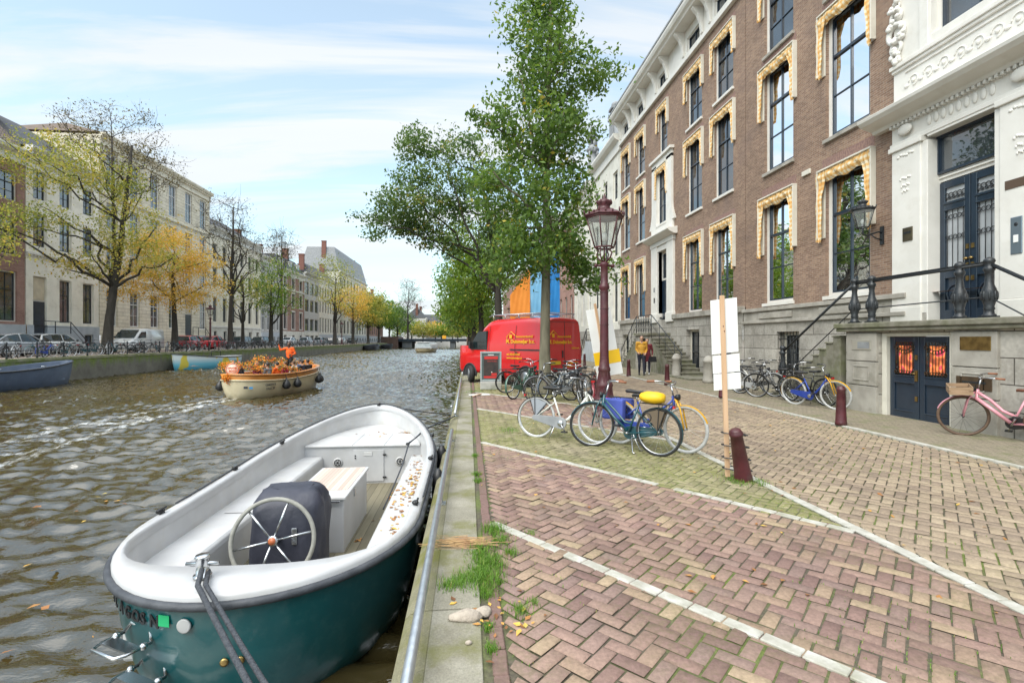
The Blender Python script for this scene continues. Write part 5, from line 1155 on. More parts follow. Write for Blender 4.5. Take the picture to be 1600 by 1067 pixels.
# ================================================================= boats
M_TEAL = mat('teal_hull_paint', (.004, .072, .082), (.006, .10, .11), .3, scale=1.4, coat=.4, dirt=(.06, .15, .15), dscale=14, damt=.3)
M_GEL = mat('white_gelcoat', (.50, .50, .505), (.42, .42, .425), .35, scale=2.5, dirt=(.42, .40, .34), dscale=3, damt=.35)
M_GEL2 = mat('white_bench_gelcoat', (.54, .54, .54), (.46, .46, .46), .4, scale=3, dirt=(.5, .46, .38), dscale=5, damt=.4)
M_RUB = mat('grey_rubber', (.035, .039, .047), (.065, .07, .08), .6, scale=8, bump=.2)
M_RUBK = mat('black_rubber', (.012, .012, .013), (.02, .02, .022), .45, scale=8)
M_ROPE = mat('dark_rope', (.035, .04, .05), (.07, .075, .085), .9, scale=60, bump=.6, bscale=120)
M_STEEL = mat('polished_steel', (.62, .63, .64), (.5, .51, .52), .22, 1, scale=6)
M_PLANK = None
def plank_mat(name, c1, c2, w_=.11, ax=0):
    m, t, n, l, b = _mat(name); tcn = n.new('ShaderNodeTexCoord'); s = n.new('ShaderNodeSeparateXYZ'); l.new(tcn.outputs['Object'], s.inputs[0])
    d = n.new('ShaderNodeMath'); d.operation = 'DIVIDE'; l.new(s.outputs[ax], d.inputs[0]); d.inputs[1].default_value = w_
    f = n.new('ShaderNodeMath'); f.operation = 'FRACT'; l.new(d.outputs[0], f.inputs[0])
    fl = n.new('ShaderNodeMath'); fl.operation = 'FLOOR'; l.new(d.outputs[0], fl.inputs[0]); wn = n.new('ShaderNodeTexWhiteNoise'); wn.noise_dimensions = '1D'; l.new(fl.outputs[0], wn.inputs['W'])
    g = ramp(n, l, f.outputs[0], [(.0, (.12,)*3), (.05, (1,)*3), (.95, (1,)*3), (1, (.12,)*3)])
    mp_ = n.new('ShaderNodeMapping'); mp_.inputs['Scale'].default_value = (14, 1.2, 14) if ax == 0 else (1.2, 14, 14); l.new(tcn.outputs['Object'], mp_.inputs[0])
    c = mixc(n, l, noise(n, l, mp_.outputs[0], 3, 5), c1, c2); v = n.new('ShaderNodeMath'); v.operation = 'MULTIPLY_ADD'; l.new(wn.outputs[0], v.inputs[0]); v.inputs[1].default_value = .35; v.inputs[2].default_value = .8
    c = mixc(n, l, 1.0, c, v.outputs[0], 'MULTIPLY'); l.new(mixc(n, l, 1.0, c, g, 'MULTIPLY'), b.inputs['Base Color']); b.inputs['Roughness'].default_value = .85; return m
M_PLANK = plank_mat('boat_floor_planks', (.21, .175, .12), (.12, .115, .07))
M_VARN = mat('varnished_wood', (.62, .26, .055), (.45, .17, .035), .3, scale=3, stretch=(1, 1, 6), coat=.5)
M_CREAMH = mat('cream_hull_paint', (.70, .61, .42), (.64, .55, .37), .35, scale=2, dirt=(.42, .33, .2), dscale=3, damt=.5)
M_BLUEH = mat('blue_grey_hull_paint', (.085, .12, .19), (.065, .095, .155), .4, scale=1.5, dirt=(.16, .19, .24), dscale=5, damt=.4)
M_DARKH = mat('dark_hull_paint', (.03, .035, .045), (.05, .055, .065), .45, scale=1.5)
M_COVER = mat('navy_canvas', (.022, .024, .038), (.038, .04, .058), .55, scale=4, bump=1.0, bscale=5)
def outline(Y0, Y1, hb, Ya, Yb, ns, nb, n_=44, cx=lambda y: 0):
    """closed loop of (x, y): right side from stern to bow, left side back"""
    rt = []
    for i in range(n_+1):
        y = Y0+(Y1-Y0)*(1-math.cos(math.pi*i/n_))/2
        if y < Ya: t = (Ya-y)/(Ya-Y0); h = hb*max(0, 1-t**ns)**(1/ns)
        elif y > Yb: t = (y-Yb)/(Y1-Yb); h = hb*max(0, 1-t**nb)**(1/nb)
        else: h = hb
        rt.append((h, y))
    return [(cx(y)+h, y) for h, y in rt]+[(cx(y)-h, y) for h, y in rt[-2:0:-1]]
def sheer_ring(o_, zf, dx=0): return [(x, y, zf(y)+dx) for x, y in o_]
def scaled(o_, k, cxf, yc, ky=None): return [(cxf(y)+(x-cxf(y))*k, yc+(y-yc)*(ky or k)) for x, y in o_]
def hull_rings(o_, zf, water, cxf, yc, depths):
    return [[(x, y, zf(y)*(1-t)+water*t) for x, y in scaled(o_, k, cxf, yc, ky)] for t, k, ky in depths]
def near_boat():
    t = thing('motor_sloop', 'teal hulled white sloop with steering wheel moored by the quay', 'boat', (-1.73, 3.5, WZ))
    cx = lambda y: -1.73-.15*max(0, min(1, (y-7)/3.85))**1.5
    zf = lambda y: -.01+.30*max(0, (y-5.2)/5.65)**1.7
    OUT = outline(3.46, 10.85, 1.25, 5.0, 7.0, 2.0, 1.75, cx=cx); INN = outline(3.91, 10.69, 1.135, 4.9, 7.0, 2.9, 1.75, cx=cx)
    W_ = dict(world=True)
    q = MB(); q.loft([sheer_ring(OUT, zf, -.02)]+hull_rings(OUT, zf, WZ, cx, 7.2, [(.12, .99, .995), (.45, .965, .985), (.8, .92, .965), (1.0, .88, .95), (1.35, .7, .86), (1.6, .3, .6)]), caps=False)
    hull = q.build('hull', M_TEAL, t, **W_)
    MID = [((a[0]*.5+b[0]*.5), (a[1]*.5+b[1]*.5)) for a, b in zip(OUT, INN)]
    q = MB(); q.loft([sheer_ring(OUT, zf, -.06), sheer_ring(OUT, zf, .0), sheer_ring(scaled(OUT, .992, cx, 7.2), zf, .025), sheer_ring(MID, zf, .028), sheer_ring(scaled(INN, 1.006, cx, 7.2), zf, .025), sheer_ring(INN, zf, .0), sheer_ring(INN, zf, -.06)], caps=False)
    q.build('gunwale', M_GEL, t, **W_)
    q = MB(); q.loft([sheer_ring(scaled(INN, 1.006, cx, 7.2), zf, -.03), [(x, y, -.3) for x, y in scaled(INN, .985, cx, 7.2)], [(x, y, -.76) for x, y in scaled(INN, .955, cx, 7.2)]], caps=False); q.build('inner_shell', M_GEL2, t, **W_)
    q = MB(); q.add([(x, y, -.735) for x, y in scaled(INN, .97, cx, 7.2)], [tuple(range(len(INN)))]); q.build('floor', M_PLANK, t, fix=False, **W_)
    bp = scaled(OUT, 1.012, cx, 7.2, 1.004)
    q = MB(); q.tube(sheer_ring(bp, zf, -.05), .029, 10, closed=True); q.build('bumper', M_RUB, t, **W_)
    q = MB(); pts = [p for p in sheer_ring(scaled(OUT, 1.0, cx, 7.2), zf, .035) if p[1] > 5.2]; q.tube(pts, .010, 5); q.build('edge_rope', M_ROPE, t, **W_)
    # benches with rounded fronts
    def inx(y, s):  # inner shell half-breadth near bench height
        pts = [p for p in scaled(INN, .99, cx, 7.2) if (p[0] > cx(p[1])) == (s > 0)]; return min(pts, key=lambda p: abs(p[1]-y))[0]
    for s, xi, ya, yb, nm in ((-1, -2.43, 4.35, 8.62, 'bench'), (1, -.98, 4.75, 8.62, 'bench')):
        q = MB(); ys = [ya+(yb-ya)*i/24 for i in range(25)]; rings = []
        for y in ys:
            xo = inx(y, s); e = s*.03; rings.append([(xo, y, -.75), (xi, y, -.75), (xi-s*.0, y, -.33), (xi+e*.3, y, -.29), (xi+e*1.2, y, -.27), (xo+s*.02, y, -.265)])
        q.loft(rings, smooth=False); q.build(nm, M_GEL2, t, bevel=.01, **W_)
    q = MB(); q.box(-2.62, 4.02, -.75, -1.98, 4.55, -.262); q.build('stern_seat', M_GEL2, t, bevel=.03, **W_)
    q = MB(); q.box(-2.75, 5.9, -.262, -2.52, 6.9, -.257); q.build('locker_lid', M_GEL, t, bevel=.004, **W_)
    # fore deck and its bulkhead
    fo = [p for p in scaled(INN, .992, cx, 7.2) if p[1] >= 8.6]; ri = [p for p in fo if p[0] > cx(p[1])]; le = [p for p in fo if p[0] <= cx(p[1])]
    ed = [(ri[0][0], 8.6)]+ri+le+[(le[-1][0], 8.6)]
    q = MB(); q.prism([(x, y) for x, y in ed], -.115, -.085, 'z'); fd = q.build('foredeck', M_GEL2, t, bevel=.008, **W_)
    q = MB(); q.box(-1.95, 8.585, -.0845, -1.945, 9.6, -.083); q.box(-1.42, 8.585, -.0845, -1.415, 9.6, -.083); q.build('deck_seam', M_RUB, fd, **W_)
    q = MB(); q.box(-2.78, 8.63, -.75, -.62, 8.68, -.11); bh = q.build('bulkhead', M_GEL, t, **W_)
    q = MB(); q.box(-1.93, 8.612, -.70, -1.43, 8.632, -.17); ht = q.build('hatch_door', M_GEL, t, bevel=.004, **W_)
    q = MB(); q.box(-1.76, 8.604, -.27, -1.62, 8.614, -.2); q.build('hatch_plate', M_GEL2, ht, bevel=.004, **W_)
    for zz in (-.25, -.63): q = MB(); q.lathe([(.026, 0), (.026, .012)], (0, 0, 0), 10); q.v = [(-1.415+x*1.3, 8.60+z, zz+y*.6) for x, y, z in q.v]; q.build('hinge', M_RUBK, ht, **W_)
    for zz in (-.26, -.30): q = MB(); q.sphere((-1.90, 8.606, zz), .013, 8, 6); q.build('lock', M_RUBK, ht, **W_)
    for xx in (-2.19, -1.16):
        q = MB(); q.lathe([(.075, 0), (.075, .02), (.055, .024)], (0, 0, 0), 20); q.v = [(xx+x, 8.63-z, -.37+y) for x, y, z in q.v]; sp = q.build('speaker', M_GEL2, t, **W_)
        q = MB(); q.torus((xx, 8.606, -.37), .05, .008, 'y', 20, 6)
        for i in range(6): q.tube([(xx, 8.606, -.37), (xx+.05*math.cos(i*1.047), 8.606, -.37+.05*math.sin(i*1.047))], .006, 5)
        q.sphere((xx, 8.605, -.37), .016, 8, 6); q.build('speaker_grille', M_RUBK, sp, **W_)
    # engine box
    q = MB(); q.box(-2.0, 5.85, -.74, -1.42, 7.15, -.13); eb = q.build('engine_box', M_GEL, t, bevel=.012, **W_)
    q = MB(); q.box(-2.03, 5.82, -.128, -1.395, 7.18, -.095); q.build('lid', M_GEL2, eb, bevel=.008, **W_)
    q = MB(); q.box(-1.99, 6.1, -.096, -1.44, 7.14, -.089); q.build('teak_panel', plank_mat('pale_teak_deck', (.62, .49, .42), (.54, .42, .35), .045), eb, **W_)
    q = MB(); q.box(-1.42, 6.35, -.25, -1.405, 6.41, -.14); q.box(-1.95, 5.80, -.15, -1.45, 5.822, -.132); q.build('latch', M_STEEL, eb, bevel=.004, **W_)
    # console under a canvas cover
    rings = []; rs = np.random.default_rng(5)
    for j, (z_, sx, sy, oy) in enumerate([(-.74, .34, .30, 0), (-.6, .335, .30, 0), (-.35, .335, .295, 0), (-.1, .335, .29, 0), (.02, .33, .285, .01), (.09, .315, .25, .02), (.15, .285, .20, .04), (.185, .25, .16, .05), (.19, .2, .12, .06)]):
        rg = []
        for i in range(40):
            a = 2*math.pi*i/40; c_, s_ = math.cos(a), math.sin(a); e = 5; r_ = (abs(c_)**e+abs(s_)**e)**(-1/e); wv = .012*math.sin(a*7+j)+.008*math.sin(a*13-j*2)
            rg.append((-1.80+(sx+wv)*r_*c_, 5.28+oy+(sy+wv)*r_*s_, z_+.006*math.sin(a*5+j*2)))
        rings.append(rg)
    q = MB(); q.loft(rings); q.build('console_cover', M_COVER, t, **W_)
    # steering wheel, facing aft and tilted
    root = bpy.data.objects.new('steering_wheel', None); COL.objects.link(root); root.parent = t; root.matrix_parent_inverse = Matrix.Identity(4); root.location = Vector((-1.83, 4.86, -.19))-Vector(t.location); root.rotation_euler = (R(-14), 0, 0)
    q = MB(); q.torus((0, 0, 0), .375, .02, 'y', 48, 10); q.build('rim', mat('grey_leather', (.29, .285, .25), (.23, .225, .2), .6, scale=20), root)
    for k in range(6): a = R(12+k*60); q = MB(); q.tube([(.03*math.cos(a), 0, .03*math.sin(a)), (.365*math.cos(a), 0, .365*math.sin(a))], .011, 8); q.build('spoke', M_STEEL, root)
    q = MB(); q.lathe([(.045, -.02), (.05, 0), (.045, .02)], (0, 0, 0), 18); q.v = [(x, -z, y) for x, y, z in q.v]; q.tube([(0, .02, 0), (0, .14, -.01)], .03, 10); q.mi = 1; q.lathe([(.034, 0), (.034, .006)], (0, 0, 0), 18); q.v = q.v[:-36]+[(x, -z-.018, y) for x, y, z in q.v[-36:]]
    q.build('hub', [M_STEEL, mat('orange_wood_cap', (.45, .13, .05), None, .4)], root)
    q = MB(); q.box(-1.70, 4.975, -.28, -1.65, 4.99, -.12); q.build('throttle', M_STEEL, t, bevel=.004, **W_)
    # steel post with rope on the stern deck, cleats along the gunwale
    q = MB(); q.lathe([(.06, 0), (.06, .012), (.042, .014), (.042, .13), (.05, .135), (.045, .15)], (-1.87, 3.70, .03), 18); q.tube([(-1.98, 3.70, .12), (-1.76, 3.70, .12)], .014, 8)
    q.build('stern_post', M_STEEL, t, **W_)
    for (x, y) in ((-.57, 8.2), (-.50, 6.9), (-.52, 5.15), (-2.95, 5.1), (-2.93, 6.6), (-2.82, 7.9), (-1.87, 10.72), (-.99, 8.45)):
        z_ = zf(y)+.035 if x != -.99 else -.06; q = MB()
        for d in (-.03, .03): q.tube([(x, y+d, z_-.01), (x, y+d, z_+.03)], .008, 6)
        q.tube([(x, y-.07, z_+.035), (x, y+.07, z_+.035)], .011, 6); q.sphere((x-.02, y, z_+.015), (.035, .04, .025), 8, 6); q.build('cleat', M_RUBK, t, **W_)
    for (x, y) in ((-.43, 7.75), (-.40, 6.35)):
        q = MB(); q.lathe([(.0, .30), (.03, .28), (.075, .2), (.08, 0), (.075, -.22), (.03, -.3), (0, -.32)], (x+.02, y, -.22), 12); q.build('fender', M_RUBK, t, **W_)
    # boarding steps on the port quarter
    for (X, Y, z_) in ((-2.30, 3.60, -.35), (-2.22, 3.62, -.60)):
        d = Vector((-.47, -.88, 0)).normalized(); s = Vector((.88, -.47, 0)); P = Vector((X, Y, z_)); q = MB()
        c = [P+s*.15-d*.06, P+s*.15+d*.10, P+s*.12+d*.15, P-s*.12+d*.15, P-s*.15+d*.10, P-s*.15-d*.06]; q.tube(c, .012, 8)
        q.tube([P+s*.15-d*.06+Vector((0, 0, 0)), P+s*.10-d*.08+Vector((0, 0, .07)), P-s*.10-d*.08+Vector((0, 0, .07)), P-s*.15-d*.06], .011, 8)
        q.obb(P+d*.045, (.28, .085, .012), (0, 0, math.atan2(s.y, s.x)))
        for e in (-1, 1): q.sphere(P+s*.15*e-d*.01, .026, 8, 6)
        q.build('boarding_step', M_STEEL, t, **W_)
    # lettering, sticker and round badge on the stern
    def on_stern(x, z_, off=.004):
        tt = min(1, abs(x-(-1.73))/1.25); y = 5.0-(5.0-3.46)*math.sqrt(max(0, 1-tt*tt)); d = (-.01-z_)/.89; ks = [(0, 1, 1), (.12, .99, .995), (.45, .965, .985), (.8, .92, .965)]; i = max(j for j in range(3) if ks[j][0] <= d); u = (d-ks[i][0])/(ks[i+1][0]-ks[i][0]); k = ks[i][1]+(ks[i+1][1]-ks[i][1])*u; ky = ks[i][2]+(ks[i+1][2]-ks[i][2])*u
        n_ = Vector(((x+1.73)/1.25**2, (y-5.0)/1.54**2, 0)).normalized(); p = Vector((-1.73+(x+1.73)*k, 7.2+(y-7.2)*ky, z_))+n_*off; return p, n_
    q = MB(); txt = 'ALAGOSN'; x = -2.64
    for i, chx in enumerate(txt):
        xx = -2.66+i*.085*(1+.0*i); p, n_ = on_stern(xx, -.235, .012); ux = Vector((-n_.y, n_.x, 0)); M = Matrix((( ux.x, -n_.x, 0, p.x), (ux.y, -n_.y, 0, p.y), (0, 0, 1, p.z), (0, 0, 0, 1)))
        put_text(q, chx, .115, M, extrude=.004, bold=.003)
    q.build('registration_letters', M_RUBK, hull, fix=False, **W_)
    p, n_ = on_stern(-2.03, -.18, .008); q = MB(); q.obb(p, (.085, .004, .075), (0, 0, math.atan2(n_.x, -n_.y))); q.build('sticker', mat('green_sticker', (.02, .42, .16), None, .5), hull, **W_)
    p, n_ = on_stern(-1.88, -.2, .008); q = MB(); q.lathe([(.048, 0), (.048, .012), (.04, .014)], (0, 0, 0), 20); rot = n_.to_track_quat('Z', 'Y').to_matrix(); q.v = [tuple(p+rot @ Vector(v)) for v in q.v]; q.build('round_badge', M_GEL, hull, **W_)
    for xx in (-1.64, -1.54): p, n_ = on_stern(xx, -.48, .004); q = MB(); q.lathe([(.028, 0), (.028, .012), (.015, .014)], (0, 0, 0), 12); rot = n_.to_track_quat('Z', 'Y').to_matrix(); q.v = [tuple(p+rot @ Vector(v)) for v in q.v]; q.build('outlet', M_BRASS, hull, **W_)
    # ropes
    def rope(label, pts, r=.012): 
        o = MB(); P = [Vector(p) for p in pts]; out_ = []
        for a, b in zip(P, P[1:]):
            for i in range(8): u = i/8; s_ = a.lerp(b, u); s_.z -= .012*(b-a).length*math.sin(u*math.pi); out_.append(s_)
        out_.append(P[-1]); o.tube(out_, r, 6); tag(o.build('mooring_rope', M_ROPE), label, 'rope')
    rope('doubled dark rope from the steel stern post of the sloop down to the quay', [(-1.87, 3.70, .1), (-1.80, 3.5, .06), (-.42, 1.75, -.06)], .018)
    rope('second strand of the stern rope leaving the steel post', [(-1.84, 3.72, .06), (-1.76, 3.52, .055), (-.40, 1.85, -.06)], .016)
    rope('rope from the bow of the sloop to the quay post', [(-1.87, 10.75, .33), (-.42, 12.3, -.15)], .012)
    rope('slack rope from the bow of the sloop just under the other bow rope', [(-1.87, 10.72, .31), (-.45, 11.8, -.35)], .010)
    rope('long rope looping from the fore deck over the gunwale to the rail end', [(-1.15, 6.9, -.6), (-1.02, 7.8, -.25), (-.99, 8.45, -.03), (-.72, 8.9, .14), (-.55, 9.3, .17), (-.30, 10.75, .06)], .012)
    rope('thin rope beside the looping one at the sloop gunwale', [(-.99, 8.45, -.04), (-.78, 8.8, .12), (-.62, 9.1, .15), (-.31, 10.9, .03)], .010)
near_boat()
# ---------------------------------------------------------------- generic sloop for moored and passing boats
def sloop(name, label, cat, loc, rz, ln, hb, fb, bow, hullm, deckm, inm, band=None, group=None, floor=.3, nb=1.7, ns=2.6):
    t = thing(name, label, cat, loc, rz, group)
    cx = lambda y: 0; zf = lambda y: fb+bow*max(0, y/ln)**2+.12*max(0, 1-y/ln*2)**2
    O = outline(0, ln, hb, ln*.28, ln*.5, ns, nb, 30, cx); I = outline(.18, ln-.2, hb-.13, ln*.28, ln*.5, ns, nb, 30, cx); yc = ln*.5
    b = 0 if band is None else band[0]
    q = MB(); q.loft([sheer_ring(O, zf, -b)]+[[(x, y, (zf(y)-b)*(1-tt)+0*tt) for x, y in scaled(O, k, cx, yc, ky)] for tt, k, ky in ((.3, .985, .99), (.65, .93, .965), (1, .84, .93), (1.3, .6, .8))], caps=False); h = q.build('hull', hullm, t)
    if band: q = MB(); q.loft([sheer_ring(O, zf, -b), sheer_ring(O, zf, -.01)], caps=False); q.build('wood_band', band[1], t); q = MB(); q.tube(sheer_ring(scaled(O, 1.01, cx, yc, 1.004), zf, -b), .035, 6, closed=True); q.build('rubbing_strake', band[2], t)
    q = MB(); q.loft([sheer_ring(O, zf, -.04), sheer_ring(O, zf, .01), sheer_ring(I, zf, .01), sheer_ring(I, zf, -.05)], caps=False); q.build('gunwale', deckm, t)
    q = MB(); q.loft([sheer_ring(I, zf, 0), [(x, y, floor) for x, y in scaled(I, .95, cx, yc)]], caps=False); q.add([(x, y, floor+.01) for x, y in scaled(I, .96, cx, yc)], [tuple(range(len(I)))]); q.build('inner_shell', inm, t)
    q = MB(); q.tube(sheer_ring(scaled(O, 1.012, cx, yc, 1.004), zf, -.02), .04, 6, closed=True); q.build('bumper', M_RUB if not band else band[1], t)
    for s in (-1, 1): q = MB(); q.box(s*(hb*.52), ln*.18, floor, s*(hb*.82), ln*.66, floor+.4); q.build('bench', deckm, t)
    q = MB(); q.prism([(hb*.78, ln*.70), (hb*.62, ln*.82), (hb*.3, ln*.93), (-hb*.3, ln*.93), (-hb*.62, ln*.82), (-hb*.78, ln*.70)], floor, fb-.05, 'z'); q.build('foredeck', deckm, t)
    return t, zf
t_, _ = sloop('motor_sloop', 'long blue grey open sloop moored at the mossy far quay', 'boat', (-24.1, 24.4, WZ), R(-3), 7.6, 1.3, .95, .40, M_BLUEH, M_BLUEH, mat('grey_blue_inside', (.16, .19, .25), (.12, .15, .2), .5, scale=2))
for s, y in ((1, 2.2), (1, 4.6), (-1, 3.2)):
    q = MB(); q.tube([(s*1.1, y, 1.0), (s*1.1, y, 1.14)], .03, 6); q.tube([(s*1.1, y-.14, 1.14), (s*1.1, y+.14, 1.14)], .03, 6); q.build('cleat', M_STEEL, t_)
def painted_hull():
    m, t, n, l, b = _mat('painted_blue_yellow_hull'); tcn = n.new('ShaderNodeTexCoord')
    s = n.new('ShaderNodeSeparateXYZ'); l.new(tcn.outputs['Object'], s.inputs[0])
    c = ramp(n, l, s.outputs[2], [(.1, (.09, .45, .66)), (.5, (.20, .58, .74)), (.95, (.72, .80, .82))])
    f = ramp(n, l, noise(n, l, tcn.outputs['Object'], .95, 1), [(.53, (0,)*3), (.58, (1,)*3)]); l.new(mixc(n, l, f, c, (.72, .60, .10)), b.inputs['Base Color']); b.inputs['Roughness'].default_value = .35; return m
t_, zf_ = sloop('motor_sloop', 'white topped boat painted with light blue and yellow patches at the far quay', 'boat', (-22.3, 50.4, WZ), R(165), 7.4, 1.2, .95, .45, painted_hull(), M_GEL, M_GEL2)
for y in (1.6, .3): q = MB(); q.lathe([(0, .3), (.1, .26), (.13, .1), (.13, -.25), (.05, -.34), (0, -.35)], (1.27 if y > 1 else .7, y-.1 if y < 1 else y, .6), 10); q.build('fender', M_DARKH, t_)
q = MB(); q.tube([(1.05, .9, .95), (1.05, .9, 1.5), (1.05, 2.0, 1.5), (1.05, 2.0, .95)], .03, 6); q.build('rail', M_BLACKP, t_)
sloop('motor_sloop', 'dark covered sloop moored far along the mossy quay', 'boat', (-23.4, 120, WZ), 0, 9, 1.6, 1.0, .4, M_DARKH, M_BLUEH, M_DARKH)
sloop('motor_sloop', 'smaller dark boat moored nearest the bridge abutment', 'boat', (-23.2, 142, WZ), 0, 8, 1.5, .9, .4, M_DARKH, M_DARKH, M_DARKH)
# glass roofed tour boat heading for the bridge
t_, _ = sloop('canal_cruiser', 'cream canal cruiser with glass roof sailing toward the bridge', 'boat', (-8.9, 98, WZ), R(-4), 13, 1.9, .75, .2, M_CREAMH, M_GEL, M_GEL)
q = MB(); q.prism([(-1.6, .7), (-1.35, 1.75), (-1.0, 1.95), (1.0, 1.95), (1.35, 1.75), (1.6, .7)], .8, 10.5, 'y'); q.build('glass_cabin', mat('cabin_glass', (.35, .40, .42), (.5, .54, .55), .1, scale=2), t_)
q = MB(); q.box(-1.1, .7, 1.93, 1.1, 10.6, 2.05); q.box(-1.62, .7, .7, 1.62, .85, 1.0); q.build('roof', M_GEL, t_)
for i in range(8): q = MB(); q.box(1.36, 1+i*1.25, .75, 1.62, 1.08+i*1.25, 1.8); q.box(-1.62, 1+i*1.25, .75, -1.36, 1.08+i*1.25, 1.8); q.build('window_post', M_GEL, t_)
# party boat with orange band
PB_RZ = R(-15); PB = (-10.15, 22.4, WZ)
pboat, pzf = sloop('party_boat', 'cream wooden boat with orange varnished band full of people and flowers', 'boat', PB, PB_RZ, 6.4, 1.22, .98, .22, M_CREAMH, M_VARN, M_VARN, band=(.27, M_VARN, M_CREAMH), floor=.25, ns=2.2)
def pb(x, y, z=0): return Matrix.Translation(PB) @ Matrix.Rotation(PB_RZ, 4, 'Z') @ Vector((x, y, z))
for x, y in ((1.33, 1.9), (1.36, 2.7), (1.08, 5.0), (.95, 5.35), (-1.05, .6)):
    q = MB(); q.lathe([(0, .34), (.03, .32), (.05, .22), (.13, .14), (.185, 0), (.175, -.1), (.1, -.18), (0, -.2)], (x, y, .5), 14); q.tube([(x, y, .8), (x*.93, y, 1.05)], .012, 5); q.build('fender', M_RUBK, pboat)
h_ = [c for c in pboat.children if c.name.startswith('hull')][0]
q = MB()
for (tx, x, y, z_, sz) in (('GEMEENTE', -1, 1.1, .55, .13), ('DALK 28', -1, 1.2, .38, .13)):
    M = Matrix(((.10, -1, 0, 1.20 if 'G' in tx else 1.165), (1, .10, 0, y-.5), (0, 0, 1, z_), (0, 0, 0, 1))); put_text(q, tx, sz, M, extrude=.003, bold=.002)
M = Matrix(((1, 0, 0, -.78), (0, 1, 0, -.005), (0, 0, 1, .5), (0, 0, 0, 1)))
q.build('hull_lettering', M_DARKH, h_, fix=False)
q = MB(); q.obb((.62, .10, .52), (.16, .015, .10), (0, 0, R(25))); q.mi = 1; q.obb((.80, .2, .50), (.14, .015, .09), (0, 0, R(32))); q.build('badge', [M_DARKH, mat('blue_badge', (.05, .25, .5), None, .5)], h_)
# ================================================================= bicycles
M_TYRE = mat('tyre_rubber', (.014, .014, .015), (.03, .03, .03), .75, scale=30)
M_TYREG = mat('pale_grey_tyre', (.46, .46, .45), (.36, .36, .35), .7, scale=20)
M_TYREB = mat('brown_tyre', (.10, .06, .04), (.14, .09, .06), .75, scale=20)
M_RIM = mat('bike_rim', (.55, .56, .57), (.42, .43, .44), .3, .9, scale=10)
M_RIMK = mat('black_rim', (.02, .02, .022), None, .4)
M_CHROME = mat('bike_chrome', (.6, .6, .61), (.42, .42, .43), .25, 1, scale=15)
M_SADK = mat('black_saddle', (.015, .015, .017), (.03, .03, .03), .5, scale=15)
M_SADB = mat('brown_saddle', (.15, .055, .03), (.10, .04, .022), .45, scale=15)
M_GRIPB = mat('brown_grip', (.25, .10, .05), None, .6)
M_REDL = mat('red_reflector', (.5, .01, .01), None, .25, coat=.5)
def paint(name, c, r=.32): return mat(name, c, tuple(x*.8 for x in c), r, scale=3, coat=.35, dirt=(.12, .10, .08), dscale=9, damt=.25)
P_WHITE = paint('white_bike_paint', (.68, .68, .62)); P_TEAL = paint('teal_bike_paint', (.012, .075, .095)); P_BLUE = paint('blue_bike_paint', (.012, .05, .34)); P_YEL = paint('yellow_bike_paint', (.80, .42, .01))
P_PINK = paint('pink_bike_paint', (.72, .32, .38)); P_BLK = paint('black_bike_paint', (.015, .016, .018)); P_GREY = paint('grey_bike_paint', (.28, .29, .30)); P_SILV = paint('silver_bike_paint', (.45, .46, .47)); P_RED = paint('dark_red_bike_paint', (.22, .02, .03)); P_GRN = paint('green_bike_paint', (.05, .13, .09))
